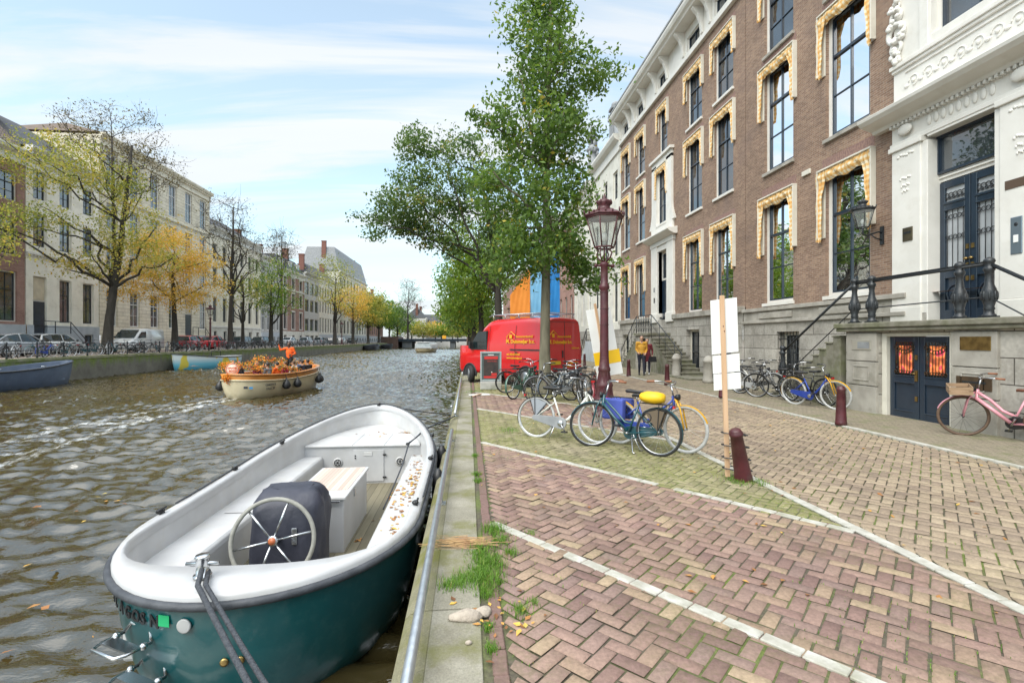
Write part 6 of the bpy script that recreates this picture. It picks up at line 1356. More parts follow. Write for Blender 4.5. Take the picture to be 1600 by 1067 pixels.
def bike(label, frame, fork=None, tyre=M_TYRE, rim=M_RIM, style='step', saddle=M_SADK, grip=M_RUBK, guard=None, chain=None, far=False, steer=0, carrier=True, loc=(0, 0, 0), rz=0, lean=0, group=None, wide=.022, crate=False, bag=None, skirt=None, basket=False, stand=True, panniers=None):
    fork = fork or frame; guard = guard or frame; chain = chain or frame
    t = thing('bicycle', label, 'bicycle', loc, group=group); t.rotation_euler = (lean, 0, rz)
    w_ = .345; rx, fx = -.54, .56; ns = 8 if far else 18; seg = 18 if far else 36
    def wheel(x, par, front):
        q = MB(); q.torus((0, 0, 0), w_-.028, .011 if not far else .014, 'y', seg, 6 if not far else 4)
        for i in range(ns):
            a = 2*math.pi*i/ns; e = .016*(1 if i % 2 else -1); q.tube([(.03*math.cos(a+.5*(1 if i % 4 < 2 else -1)), e, .03*math.sin(a+.5*(1 if i % 4 < 2 else -1))), ((w_-.03)*math.cos(a), 0, (w_-.03)*math.sin(a))], .0016 if not far else .004, 3, caps=False)
        q.tube([(0, -.045, 0), (0, .045, 0)], .02, 8)
        o = q.build('wheel', rim, par); o.location = (x, 0, 0) if par is not t else (x, 0, w_)
        q = MB(); q.torus((0, 0, 0), w_-.012, wide, 'y', seg+4, 8 if not far else 5); q.build('tyre', tyre, o)
        return o
    wheel(rx, t, False)
    # steered assembly
    st = bpy.data.objects.new('front_fork', None); COL.objects.link(st); st.parent = t
    hx, hz = .36, .80; st.location = (fx, 0, w_)
    st.rotation_euler = (0, 0, steer)
    dx, dz = hx-fx, hz-w_
    q = MB()
    for s in (-1, 1): q.tube([(0, s*.05, 0), (-.07, s*.05, .30), (dx*.62-.02, s*.035, .42)], .012 if not far else .016, 6)
    q.tube([(dx*.62-.02, -.04, .415), (dx*.62-.02, .04, .415)], .016, 6); q.tube([(dx*.62-.02, 0, .40), (dx, 0, dz)], .021, 8)
    fk = q.build('fork', fork, st); wheel(0, st, True)
    q = MB(); q.tube([(dx, 0, dz), (dx-.05, 0, dz+.20)], .013, 8)
    top = Vector((dx-.05, 0, dz+.20))
    for s in (-1, 1): q.tube([top, top+Vector((.02, s*.10, .015)), top+Vector((-.02, s*.20, .045)), top+Vector((-.10, s*.27, .05)), top+Vector((-.22, s*.29, .04))], .011, 6)
    hb_ = q.build('handlebar', M_CHROME if not far else M_RIMK, st)
    if not far:
        for s in (-1, 1): q = MB(); q.tube([top+Vector((-.13, s*.276, .048)), top+Vector((-.25, s*.292, .038))], .017, 8); q.build('grip', grip, hb_)
        q = MB(); q.lathe([(.0, -.045), (.025, -.04), (.045, 0), (.05, .03), (0, .03)], (0, 0, 0), 12); q.v = [(dx+.06+z, y, dz+.02-x) for x, y, z in q.v]; q.build('headlamp', M_RUBK, st)
        q = MB(); q.tube([top+Vector((0, .06, .03)), top+Vector((.08, .05, -.1)), Vector((dx+.03, .03, dz-.2)), Vector((-.05, .05, .2))], .004, 4); q.tube([top+Vector((0, -.08, .03)), top+Vector((.07, -.05, -.14)), Vector((dx-.02, -.03, dz-.25))], .004, 4); q.build('cable', M_RUBK, st)
    # mudguards
    def guard_(a0, a1, par, x, z):
        q = MB(); R_ = w_+.02; k = 14; vs = []
        for i in range(k+1):
            a = a0+(a1-a0)*i/k
            for y, dr in ((-.03, -.012), (0, 0), (.03, -.012)): vs.append((x+(R_+dr)*math.cos(a), y, z+(R_+dr)*math.sin(a)))
        q.smooth = True; q.add(vs, [(i*3+j, i*3+j+1, i*3+j+4, i*3+j+3) for i in range(k) for j in (0, 1)]); q.build('mudguard', guard, par, fix=False)
    guard_(R(20), R(130), st, 0, 0); guard_(R(45), R(200), t, rx, w_)
    # frame
    bbx, bbz = -.06, .28; sx, sz = -.20, .62; q = MB(); r = .017 if not far else .022
    if style == 'step':
        q.tube([(hx+.012, 0, hz-.10), (.18, 0, .50), (bbx+.02, 0, bbz+.03)], r+.004, 8)
        q.tube([(hx+.0, 0, hz-.03), (.16, 0, .60), (.0, 0, .44), (-.12, 0, .42)], r, 8)
    elif style == 'low': q.tube([(hx+.01, 0, hz-.07), (.22, 0, .52), (.06, 0, .36), (bbx, 0, bbz)], r+.010, 10)
    elif style == 'pink': q.tube([(hx+.02, 0, hz-.12), (bbx+.02, 0, bbz+.02)], .03, 10); q.tube([(hx, 0, hz-.02), (.2, 0, .66), (.05, 0, .49), (-.12, 0, .40)], .024, 10)
    else: q.tube([(hx+.012, 0, hz-.10), (bbx, 0, bbz)], r, 8); q.tube([(hx-.01, 0, hz-.02), (sx+.0, 0, sz+.05)], r, 8)
    q.tube([(bbx, 0, bbz), (sx-.02, 0, sz+.08)], r, 8)
    for s in (-1, 1): q.tube([(bbx, s*.03, bbz), (rx, s*.055, w_)], r*.62, 6); q.tube([(sx, s*.02, sz), (rx, s*.055, w_)], r*.6, 6)
    q.tube([(hx-.008, 0, hz-.14), (hx+.02, 0, hz-.13), (hx-.01, 0, hz+.03)], r+.004, 8)
    fr = q.build('frame', frame, t)
    q = MB(); q.tube([(sx-.02, 0, sz+.06), (sx-.055, 0, sz+.21)], .012, 6); q.build('seat_post', M_CHROME, t)
    q = MB(); zs = sz+.235; xs = sx-.07; rings = []
    for xx, wd, zz in ((-.13, .085, .03), (-.09, .10, .035), (-.02, .085, .025), (.06, .04, .02), (.13, .024, .022), (.155, .012, .012)):
        rings.append([(xs+xx, wd*math.cos(a), zs+zz*.4+(zz if math.sin(a) > 0 else .045)*math.sin(a)*.8) for a in [2*math.pi*i/12 for i in range(12)]])
    q.loft(rings); q.build('saddle', saddle, t)
    if carrier:
        q = MB(); zc = 2*w_+.06
        for s in (-1, 1): q.tube([(rx+.28, s*.05, zc), (rx-.20, s*.065, zc)], .007, 5); q.tube([(rx-.02, s*.065, zc), (rx, s*.06, w_)], .006, 5); q.tube([(rx-.14, s*.065, zc), (rx, s*.06, w_)], .006, 5)
        for xx in (.25, .1, -.05, -.2): q.tube([(rx+xx, -.06, zc), (rx+xx, .06, zc)], .006, 5)
        ca = q.build('carrier', M_RIMK, t)
        q = MB(); q.box(rx-.235, -.04, zc-.05, rx-.215, .04, zc-.01); q.build('rear_light', M_REDL, t)
    if not far or True:
        q = MB(); yy = -.055; ang = [(bbx, bbz, .10), (rx, w_, .055)]; out_ = []
        for i in range(9): a = -math.pi/2+math.pi*i/8; out_.append((bbx+.10*math.cos(a), bbz+.10*math.sin(a)))
        for i in range(7): a = math.pi/2+math.pi*i/6; out_.append((rx+.05*math.cos(a), w_+.05*math.sin(a)))
        q.prism(out_, yy-.016, yy+.016, 'y'); q.build('chain_case', chain, t, bevel=.006 if not far else 0)
    if not far:
        q = MB(); a = random.uniform(0, 6.28)
        q.tube([(bbx, -.09, bbz), (bbx, .075, bbz)], .018, 8); ends = []
        for s, aa in ((-1, a), (1, a+math.pi)): e = (bbx+.165*math.cos(aa), s*.095, bbz+.165*math.sin(aa)); q.tube([(bbx, s*.085, bbz), e], .011, 6); ends.append(e)
        q.sphere((bbx, -.085, bbz), (.05, .012, .05), 14, 6); cr_ = q.build('crank', M_CHROME, t)
        for e in ends: q = MB(); s = 1 if e[1] > 0 else -1; q.box(e[0]-.045, e[1], e[2]-.012, e[0]+.045, e[1]+s*.085, e[2]+.012); q.build('pedal', M_RUBK, cr_)
        if stand:
            q = MB(); sd_ = -1 if lean <= 0 else 1
            if stand == 2:
                for s in (-1, 1): q.tube([(bbx-.07, s*.03, bbz-.02), (bbx-.14, s*.13, .02), (bbx-.18, s*.15, .015)], .010, 6)
            else: q.tube([(bbx-.1, sd_*.04, bbz), (bbx-.16, sd_*.16, .02)], .010, 6)
            q.build('kickstand', M_CHROME, t)
        q = MB(); q.torus((rx+.17, .05, w_+.20), .07, .008, 'y', 16, 6); q.build('lock', M_RUBK, t)
    if skirt: 
        q = MB(); 
        for s in (-1, 1): q.prism([(rx, w_+.02), (rx-.10, w_+.30), (rx+.02, 2*w_-.02), (rx+.2, 2*w_-.08)], s*.045, s*.05, 'y')
        q.build('coat_guard', skirt, t)
    if panniers:
        for s in (-1, 1): q = MB(); q.box(rx-.2, s*.09, w_+.05, rx+.17, s*.22, 2*w_+.04); q.build('pannier', panniers, t, bevel=.03)
    if bag:
        q = MB(); rings = []; zc = 2*w_+.10
        for xx, a_, b_ in ((-.18, .02, .03), (-.16, .10, .07), (-.05, .14, .09), (.08, .13, .085), (.17, .10, .06), (.19, .02, .02)):
            rings.append([(rx+.1+xx, a_*math.cos(q_)*(1+.12*math.sin(q_*5+xx*30)), zc+.05+b_*math.sin(q_)*(1+.1*math.sin(q_*4+xx*20))) for q_ in [2*math.pi*i/18 for i in range(18)]])
        q.loft(rings); tag(q.build('bag_cover', bag, t))
    if crate:
        q = MB(); X0 = fx-.12; zb = 2*w_+.06
        for z_ in (0, .075): q.box(X0, -.21, zb+z_, X0+.012, .21, zb+z_+.06); q.box(X0+.30, -.21, zb+z_, X0+.312, .21, zb+z_+.06); q.box(X0+.012, -.21, zb+z_, X0+.30, -.198, zb+z_+.06); q.box(X0+.012, .198, zb+z_, X0+.30, .21, zb+z_+.06)
        q.box(X0+.012, -.198, zb, X0+.30, .198, zb+.012); q.v = [(x-fx, y, z-w_) for x, y, z in q.v]; q.build('front_crate', mat('crate_wood', (.36, .24, .15), (.26, .17, .10), .85, scale=6, stretch=(1, 8, 8)), st)
    if basket:
        q = MB(); q.v = []
        for z_, s_ in ((0, .8), (.1, .9), (.2, 1)): q.tube([(s_*x*.16, s_*y*.2, z_) for x, y in ((1, 1), (-1, 1), (-1, -1), (1, -1))], .006, 4, closed=True)
        for i in range(16): a = i*math.pi/8; x, y = max(-1, min(1, 1.4*math.cos(a))), max(-1, min(1, 1.4*math.sin(a))); q.tube([(x*.128, y*.16, 0), (x*.16, y*.2, .2)], .004, 3)
        q.v = [(x+dx+.2, y, z+dz-.08) for x, y, z in q.v]; q.build('front_basket', M_RIMK, st)
    return t
# ---- group parked on the mossy bay
GB = 'bicycles parked on the mossy bay'
bike('cream white step through bicycle with pale tyres on the canal side of the group', P_WHITE, tyre=M_TYREG, style='low', chain=M_LEAD, skirt=mat('pale_skirt', (.26, .28, .31), None, .5), guard=M_RIMK, loc=(1.62, 8.32, 0), rz=R(-32), lean=R(-5), steer=R(-6), group=GB)
bike('teal ladies bicycle with a yellow bag cover on a double kickstand, standing before the others', P_TEAL, tyre=M_TYRE, style='step', chain=P_TEAL, stand=2, skirt=mat('wicker_skirt', (.12, .09, .06), None, .8), loc=(2.36, 7.43, 0), rz=R(137), lean=R(3), steer=R(30), group=GB, grip=M_GRIPB, bag=mat('yellow_bag', (.80, .50, .015), (.72, .42, .01), .5, scale=4))
bike('royal blue bicycle with bright yellow fork and blue panniers behind the teal bicycle', P_BLUE, fork=P_YEL, guard=P_YEL, tyre=M_TYREG, style='step', chain=P_BLUE, panniers=mat('blue_pannier', (.07, .10, .42), (.05, .08, .34), .7, scale=3), loc=(2.83, 7.62, 0), rz=R(-44), lean=R(-4), steer=R(-5), group=GB, grip=M_GRIPB, wide=.026)
# ---- behind, round the tree
GT = 'bicycles crowded round the street tree'
bike('dark bicycle with pale wheels leaning near the advert board', P_GRN, style='step', loc=(1.62, 14.5, 0), rz=R(50), lean=R(-4), steer=R(20), group=GT)
bike('black bicycle with red rear triangle panel right beside the advert board', P_BLK, style='dia', loc=(1.72, 15.9, 0), rz=R(10), lean=R(4), skirt=M_REDL, group=GT)
bike('grey bicycle with front wheel turned in front of the tree trunk', P_GREY, style='step', loc=(2.35, 13.5, 0), rz=R(200), lean=R(4), steer=R(-20), group=GT)
bike('silver bicycle with pale tyres between the tree trunk and the lamp post', P_SILV, style='dia', loc=(3.25, 14.9, 0), rz=R(130), lean=R(-3), group=GT, tyre=M_TYREG)
bike('black upright bicycle facing the camera side near the lamp', P_BLK, style='step', loc=(3.05, 13.3, 0), rz=R(-105), lean=R(5), steer=R(14), group=GT, basket=True)
bike('dark red bicycle close against the lamp post', P_RED, style='step', loc=(3.12, 12.1, 0), rz=R(75), lean=R(-4), steer=R(10), group=GT)
bike('grey blue bicycle with long black seat between tree and lamp', mat('blue_grey_bike', (.10, .14, .18), None, .4), style='dia', loc=(2.75, 14.1, 0), rz=R(20), lean=R(4), group=GT)
bike('white framed bicycle half hidden between the tree and the back of the van', P_WHITE, style='step', loc=(2.9, 16.0, 0), rz=R(165), lean=R(3), group=GT)
# ---- along the house front
GW = 'bicycles leaning on the house front'
bike('blue bicycle with yellow front fork and white tyres leaning on the stoop wall', P_BLUE, fork=P_YEL, guard=P_YEL, tyre=M_TYREG, style='low', chain=P_BLUE, loc=(8.58, 11.72, 0.02), rz=R(-72), lean=R(7), steer=R(10), group=GW, wide=.026)
bike('pink bicycle with brown saddle and wooden crate leaning beside the basement door', P_PINK, tyre=M_TYREB, rim=M_RIMK, style='pink', saddle=M_SADB, chain=M_RIMK, loc=(8.93, 7.55, .02), rz=R(180-60), lean=R(-6), steer=R(20), crate=True, basket=False, group=GW, grip=M_GRIPB, wide=.025)
bike('black bicycle just behind the blue and yellow one', P_BLK, style='dia', loc=(8.85, 12.35, .02), rz=R(104), lean=R(-6), group=GW)
bike('black bicycle with child seat by the iron newel post', P_BLK, style='step', loc=(8.62, 13.35, .02), rz=R(118), lean=R(-6), steer=R(12), group=GW, basket=True)
bike('silver grey mens bicycle by the barred basement window', P_SILV, style='dia', loc=(8.66, 14.35, .02), rz=R(-62), lean=R(6), steer=R(10), group=GW)
bike('dark bicycle close behind the silver mens bicycle', P_BLK, style='dia', loc=(8.95, 15.0, .02), rz=R(120), lean=R(-6), group=GW)
bike('bicycle with red seat tube and white rear mudguard beside the placard', P_GREY, guard=P_WHITE, style='dia', loc=(8.9, 16.3, .02), rz=R(-80), lean=R(5), group=GW)
# ---- far quay: plain copies along the railing
FB = 'bicycles along the far railing'
fl_ = 'bicycle parked among many against the iron railing across the canal'
protos = [bike(fl_, P_BLK, far=True, style='step', group=FB), bike(fl_, P_GREY, far=True, style='dia', group=FB), bike(fl_, P_TEAL, far=True, style='step', group=FB, tyre=M_TYREG), bike(fl_, P_BLK, far=True, style='dia', group=FB)]
rb = random.Random(9); ys = []; y = 30.3
while y < 96:
    ys.append(y); y += rb.choice([.5, .7, .8, 1.0, 1.2, 1.7])*(1 if y < 62 else 1.25)
for i, y in enumerate(ys):
    p = protos[i] if i < 4 else None; L_ = (LX-.95-rb.uniform(0, .35), y, LZ); rz = R(90)+rb.uniform(-.6, .6)+(math.pi if rb.random() < .5 else 0)
    rot = (rb.uniform(-.09, .09), 0, rz)
    if p is not None: p.location = L_; p.rotation_euler = rot
    else: copy_tree(protos[rb.randrange(4)], L_, rot=rot)
b_ = bike('bicycle with bright white wheels by the railing across the canal', P_BLUE, tyre=M_TYREG, rim=M_TYREG, far=True, style='step', group=FB, loc=(LX-.8, 33.0, LZ), rz=R(95))
# ================================================================= cars and vans
M_CARGL = glass('car_glass', (.012, .02, .022), .04, 1.4)
M_HEADL = mat('car_headlight', (.7, .72, .74), None, .12, coat=.6); M_TAILL = mat('car_tail_light', (.42, .012, .015), None, .2, coat=.5)
M_PLAST = mat('black_car_plastic', (.02, .02, .022), (.03, .03, .032), .6, scale=10)
M_HUB = mat('wheel_hub', (.38, .39, .40), (.28, .29, .3), .35, .8, scale=8)
def carpaint(name, c): return mat(name, c, tuple(x*.86 for x in c), .25, scale=1.2, coat=.7)
def section_loft(q, secs, mi=0):
    q.mi = mi; q.loft(secs)
def rsec(x, hw, z0, z1, top=.0, rr=.12, hwt=None):
    """rounded section at x: half width hw at the bottom and hwt at the top"""
    hwt = hwt or hw; p = [(hw-.03, z0), (hw, z0+rr*.6), (hw, z0+(z1-z0)*.55), (hwt, z1-rr), (hwt-rr*.5, z1-rr*.2), (hwt-rr*1.6, z1+top)]
    return [(x, y, z) for y, z in p]+[(x, -y, z) for y, z in p[::-1]]
def car(label, paint_, kind='hatch', loc=(0, 0, 0), rz=0, group='cars parked across the canal'):
    """x forward; wheels at +-1.3"""
    t = thing('parked_van' if kind == 'van' else 'parked_car', label, 'van' if kind == 'van' else 'car', loc, rz, group)
    hw = .86; q = MB()
    if kind == 'van':
        hw = .95; q.loft([rsec(-2.35, hw-.06, .32, 1.86, .03, .1, hw-.1), rsec(-2.25, hw, .26, 1.94, .04, .1, hw-.07), rsec(0, hw, .24, 1.98, .05, .1, hw-.07), rsec(.75, hw, .24, 1.94, .05, .1, hw-.08), rsec(1.25, hw, .24, 1.5, .05, .1, hw-.12), rsec(1.62, hw, .24, 1.12, .05, .1, hw-.14), rsec(2.2, hw-.05, .24, .92, .04, .1, hw-.15), rsec(2.42, hw-.18, .3, .75, .02, .08, hw-.25)])
        body = q.build('body', paint_, t)
        q = MB(); q.add([(.86, -.74, 1.88), (.86, .74, 1.88), (1.6, .76, 1.2), (1.6, -.76, 1.2)], [(0, 1, 2, 3)]); q.v = [(x+.035, y, z+.03) for x, y, z in q.v]; q.build('windscreen', M_CARGL, t, fix=False)
        for s in (-1, 1): q = MB(); q.prism([(.35, 1.22), (1.42, 1.2), (.95, 1.72), (.35, 1.76)], s*(hw-.02), s*(hw+.006), 'y'); q.build('window', M_CARGL, t)
        wx = (-1.5, 1.55)
    else:
        L1, L2 = {'hatch': (-1.95, 2.0), 'sedan': (-2.25, 2.2), 'estate': (-2.3, 2.15)}[kind]
        q.loft([rsec(L1, hw-.14, .36, .82, .02, .1), rsec(L1+.14, hw-.03, .24, .95, .02, .12), rsec(-1.2, hw, .2, .98, .02, .14), rsec(0, hw, .2, .96, .02, .14), rsec(1.0, hw, .2, .92, .03, .14), rsec(L2-.5, hw-.03, .2, .84, .03, .14), rsec(L2-.12, hw-.1, .24, .70, .02, .12), rsec(L2, hw-.22, .34, .6, .0, .08)])
        body = q.build('body', paint_, t)
        rear = {'hatch': [(-1.88, .93, .60), (-1.62, 1.36, .56), (-1.2, 1.46, .6)], 'sedan': [(-1.75, .94, .58), (-1.05, 1.33, .56), (-.6, 1.41, .58)], 'estate': [(-2.2, .93, .58), (-2.0, 1.38, .56), (-1.3, 1.46, .6)]}[kind]
        st = rear+[(0, 1.46, .6), (.35, 1.40, .6), (1.15, .90, .64)]
        def cs(x, z, w_): return [(x, hw-.06, .90), (x, w_+.03, z-.05), (x, w_-.07, z), (x, -w_+.07, z), (x, -w_-.03, z-.05), (x, -hw+.06, .90)]
        q = MB(); q.loft([cs(*s) for s in st], smooth=False); q.build('window', M_CARGL, t)
        q = MB(); rs_ = [s for s in st if s[1] > 1.3]
        vs = []
        for x, z, w_ in rs_: vs += [(x, w_+.0, z-.02), (x, w_-.10, z+.02), (x, -w_+.10, z+.02), (x, -w_, z-.02)]
        q.smooth = True; q.add(vs, [(i*4+j, i*4+j+1, i*4+j+5, i*4+j+4) for i in range(len(rs_)-1) for j in range(3)]); q.smooth = False
        for s in (-1, 1):
            for a, b in ((st[0], rs_[0]), (rs_[-1], st[-1])): q.tube([(a[0], s*(a[2]+.10 if a[1] < 1 else a[2]), a[1]), (b[0], s*(b[2] if b[1] > 1 else b[2]+.12), b[1])], .035, 5)
            q.tube([(-.35, s*(hw-.055), .92), (-.35, s*.61, 1.44)], .03, 5)
        q.build('roof', paint_, t)
        wx = (-1.28, 1.30)
    for x in wx:
        for s in (-1, 1):
            q = MB(); q.lathe([(.0, -.1), (.22, -.1), (.31, -.08), (.32, 0), (.31, .08), (.22, .1), (0, .1)], (0, 0, 0), 18); q.v = [(a, c, b) for a, b, c in q.v]; o = q.build('wheel', M_TYRE, t); o.location = (x, s*(hw-.09), .32)
            q = MB(); q.lathe([(0, 0), (.2, 0), (.2, .012), (.06, .02), (0, .02)], (0, 0, 0), 14); q.v = [(a, s*(.1+c), b) for a, b, c in q.v]; q.build('rim', M_HUB, o)
    x1 = 2.36 if kind == 'van' else {'hatch': 1.93, 'sedan': 2.13, 'estate': 2.08}[kind]; x0 = -2.33 if kind == 'van' else {'hatch': -1.92, 'sedan': -2.22, 'estate': -2.27}[kind]
    for s in (-1, 1):
        q = MB(); q.sphere((x1-.14, s*.62, .68), (.12, .13, .07), 10, 6); q.build('headlight', M_HEADL, t); q = MB(); q.box(x0-.01, s*.6, .7 if kind != 'van' else .9, x0+.12, s*.8, .88 if kind != 'van' else 1.25); q.build('tail_light', M_TAILL, t, bevel=.02)
        q = MB(); q.sphere((.85 if kind != 'van' else 1.25, s*(hw+.06), 1.0 if kind != 'van' else 1.3), (.06, .1, .07), 8, 6); q.build('mirror', M_PLAST, t)
    q = MB(); q.box(x1-.06, -.26, .42, x1+.02, .26, .52); q.build('number_plate', mat('yellow_plate', (.72, .50, .03), None, .5), t)
    return t
SIL = carpaint('silver_car_paint', (.33, .35, .37)); WHC = carpaint('white_car_paint', (.72, .73, .73)); REDC = carpaint('red_car_paint', (.52, .02, .03)); DKC = carpaint('dark_car_paint', (.025, .03, .04)); GRC = carpaint('grey_car_paint', (.14, .15, .165)); LBL = carpaint('pale_blue_car_paint', (.42, .48, .54))
CXL = -28.6
car('grey sedan parked behind the railing at the cream house', SIL, 'sedan', (CXL, 34.2, LZ), R(84))
car('white estate car parked beyond the grey sedan at the cream house', WHC, 'estate', (CXL-2.2, 40.2, LZ), R(92))
car('white delivery van parked behind the bicycles beside the leaning tree', WHC, 'van', (CXL-.3, 46.4, LZ), R(-90))
car('red hatchback parked by the golden tree', REDC, 'hatch', (CXL, 54.3, LZ), R(95)); car('red car with pale roof parked nose to tail with the red hatchback', REDC, 'sedan', (CXL+.1, 58.6, LZ), R(90))
car('dark estate car parked by the leafless tree', DKC, 'estate', (CXL, 66.5, LZ), R(90)); car('black hatchback between the dark estate and the bright green tree', DKC, 'hatch', (CXL, 72.4, LZ), R(90))
car('white sedan parked past the bright green tree', WHC, 'sedan', (CXL, 83, LZ), R(90)); car('pale blue hatchback parked before the red brick house', LBL, 'hatch', (CXL, 91.5, LZ), R(90)); car('silver estate car parked by the open yellow elm', SIL, 'estate', (CXL, 100, LZ), R(90))
car('grey hatchback parked past the open yellow elm', GRC, 'hatch', (CXL, 108, LZ), R(90)); car('white hatchback parked far along towards the bridge', WHC, 'hatch', (CXL, 116, LZ), R(90)); car('dark sedan parked last before the bridge', DKC, 'sedan', (CXL, 126, LZ), R(90))
# ---------------------------------------------------------------- the red van, parked slantwise over the quay
def red_van():
    red = mat('red_van_paint', (.62, .012, .014), (.56, .010, .012), .24, scale=1, coat=.6)
    C = Vector((2.63, 16.8, 0)); a = R(50); h = Vector((-math.cos(a), math.sin(a), 0))
    # local frame: x forward from the rear bumper, y to the left side; origin at the rear axle line centre
    right = Vector((math.sin(a), math.cos(a), 0)); org = C+right*.98
    t = thing('delivery_van', 'red high roofed builders van parked slantwise at the quay edge', 'van', org, math.atan2(h.y, h.x))
    hw = .98; L_ = 4.85; q = MB()
    def sec(x, w0, wt, z0, zt, sh): return [(x, w0-.03, z0), (x, w0, z0+.12), (x, w0, 1.0), (x, w0-.02, 1.45), (x, wt+.03, zt-.22), (x, wt-.04, zt-.07), (x, wt-.16, zt), (x, 0, zt+sh), (x, -wt+.16, zt), (x, -wt+.04, zt-.07), (x, -wt-.03, zt-.22), (x, -w0+.02, 1.45), (x, -w0, 1.0), (x, -w0, z0+.12), (x, -w0+.03, z0)]
    q.loft([sec(0, hw, .82, .42, 2.40, .02), sec(.06, hw, .84, .40, 2.44, .03), sec(1.2, hw, .85, .40, 2.47, .04), sec(2.7, hw, .85, .40, 2.45, .04), sec(3.05, hw, .84, .40, 2.38, .04), sec(3.35, hw, .82, .40, 2.20, .04), sec(3.75, hw, .78, .40, 1.82, .03), sec(4.12, hw, .76, .40, 1.42, .03), sec(4.3, hw-.01, .78, .40, 1.26, .03), sec(4.6, hw-.05, .76, .40, 1.12, .03), sec(4.78, hw-.12, .70, .42, .95, .02), sec(4.86, hw-.2, .62, .45, .80, .0)])
    body = q.build('body', red, t)
    q = MB(); q.add([(3.40, -.72, 2.10), (3.40, .72, 2.10), (4.10, .76, 1.42), (4.10, -.76, 1.42)], [(0, 1, 2, 3)]); q.v = [(x+.05, y, z+.065) for x, y, z in q.v]; q.build('windscreen', M_CARGL, t, fix=False)
    for s in (1, -1):
        q = MB(); q.prism([(3.02, 1.30), (3.98, 1.30), (3.98, 1.40), (3.52, 1.98), (3.02, 2.02)], s*.90, s*.985, 'y'); wn = q.build('side_window', M_CARGL, t)
        q = MB(); q.tube([(3.0, s*.975, .5), (3.0, s*.99, 1.25), (3.0, s*.94, 2.06), (3.55, s*.92, 2.02), (4.02, s*.97, 1.38)], .008, 5); q.tube([(1.5, s*.985, .5), (1.5, s*.985, 1.45), (1.5, s*.90, 2.2)], .007, 5); q.tube([(2.9, s*.985, .5), (2.9, s*.985, 1.45), (2.9, s*.90, 2.2)], .007, 5); q.tube([(.12, s*.985, .5), (.12, s*.985, 1.4), (.12, s*.88, 2.2)], .007, 5); q.build('door_seam', M_PLAST, t)
        q = MB(); q.box(.2, s*.97, 1.30, 1.75, s*.995, 1.345); q.build('sliding_rail', M_PLAST, t)
        q = MB(); q.box(2.78, s*.97, 1.18, 2.92, s*1.01, 1.22); q.box(1.38, s*.97, 1.2, 1.48, s*1.01, 1.24); q.build('door_handle', M_PLAST, t, bevel=.006)
        q = MB(); q.box(3.77, s*1.03, 1.34, 3.86, s*1.19, 1.60); q.tube([(3.8, s*.95, 1.38), (3.8, s*1.05, 1.42)], .03, 6); q.build('mirror', M_PLAST, t, bevel=.03)
        q = MB(); q.box(.3, s*.96, .38, 3.4, s*.995, .5); q.build('side_skirt', M_PLAST, t)
        q = MB(); q.sphere((4.62, s*.72, .95), (.16, .14, .14), 12, 8); q.build('headlight', M_HEADL, t)
        q = MB(); q.box(-.02, s*.86, .85, .06, s*.97, 1.35); q.build('tail_light', M_TAILL, t, bevel=.015)
    for x in (.95, 4.0):
        for s in (1, -1):
            q = MB(); q.torus((x, s*.975, .36), .38, .035, 'y', 22, 6, R(-15), R(195)); q.prism([(x+.37*math.cos(b), .36+.37*math.sin(b)) for b in [R(-15)+R(210)*i/16 for i in range(17)]], s*.965, s*.984, 'y'); q.build('wheel_arch', M_PLAST, t)
            q = MB(); q.lathe([(.0, -.11), (.22, -.11), (.33, -.09), (.34, 0), (.33, .09), (.22, .11), (0, .11)], (0, 0, 0), 24); q.v = [(u, w_, v) for u, v, w_ in q.v]; o = q.build('wheel', M_TYRE, t); o.location = (x, s*.91, .34)
            if x > 3: o.rotation_euler = (0, 0, R(-30))
            q = MB(); q.lathe([(0, 0), (.21, 0), (.21, .015), (.08, .03), (0, .03)], (0, 0, 0), 16); q.v = [(u, s*(.11+w_), v) for u, v, w_ in q.v]; q.build('rim', M_HUB, o)
    q = MB(); q.box(-.10, -.92, .38, .02, .92, .58); q.build('rear_bumper', M_PLAST, t, bevel=.03); q = MB(); q.box(4.72, -.8, .36, 4.92, .8, .66); q.build('front_bumper', M_PLAST, t, bevel=.05)
    q = MB(); q.box(-.006, -.008, .6, .002, .008, 2.36); q.box(-.006, -.8, 2.30, .002, .8, 2.315); q.box(-.008, -.93, .6, .0, .93, .615); q.build('rear_door_seam', M_PLAST, t)
    q = MB(); q.box(-.03, .08, 1.05, .0, .14, 1.3); q.build('rear_door_handle', M_PLAST, t, bevel=.01)
    q = MB(); q.box(-.02, .22, .82, .0, .74, .94); np_ = q.build('number_plate', MAT['yellow_plate'], t)
    # roof rack
    q = MB()
    for s in (-1, 1): q.tube([(.1, s*.72, 2.62), (2.9, s*.72, 2.62), (3.15, s*.72, 2.55)], .02, 6)
    for x in (.15, .85, 1.55, 2.25, 2.9): q.tube([(x, -.72, 2.62), (x, .72, 2.62)], .018, 6); q.tube([(x, -.72, 2.42), (x, -.72, 2.62)], .016, 6); q.tube([(x, .72, 2.42), (x, .72, 2.62)], .016, 6)
    q.build('roof_rack', M_GALV, t)
    # lettering: left flank and rear doors
    yel = mat('yellow_lettering', (.85, .42, .02), None, .5)
    def flank(q, txt, size, x, z, y=.995, **k):      # read from the left side: text runs toward the rear
        M = Matrix(((-1, 0, 0, x), (0, -1, 0, y), (0, 0, 1, z), (0, 0, 0, 1))); put_text(q, txt, size, M, **k)
    def rear(q, txt, size, y, z, **k):               # on the back doors, read from behind
        M = Matrix(((0, 1, 0, -.012), (-1, 0, 0, y), (0, 0, 1, z), (0, 0, 0, 1))); put_text(q, txt, size, M, **k)
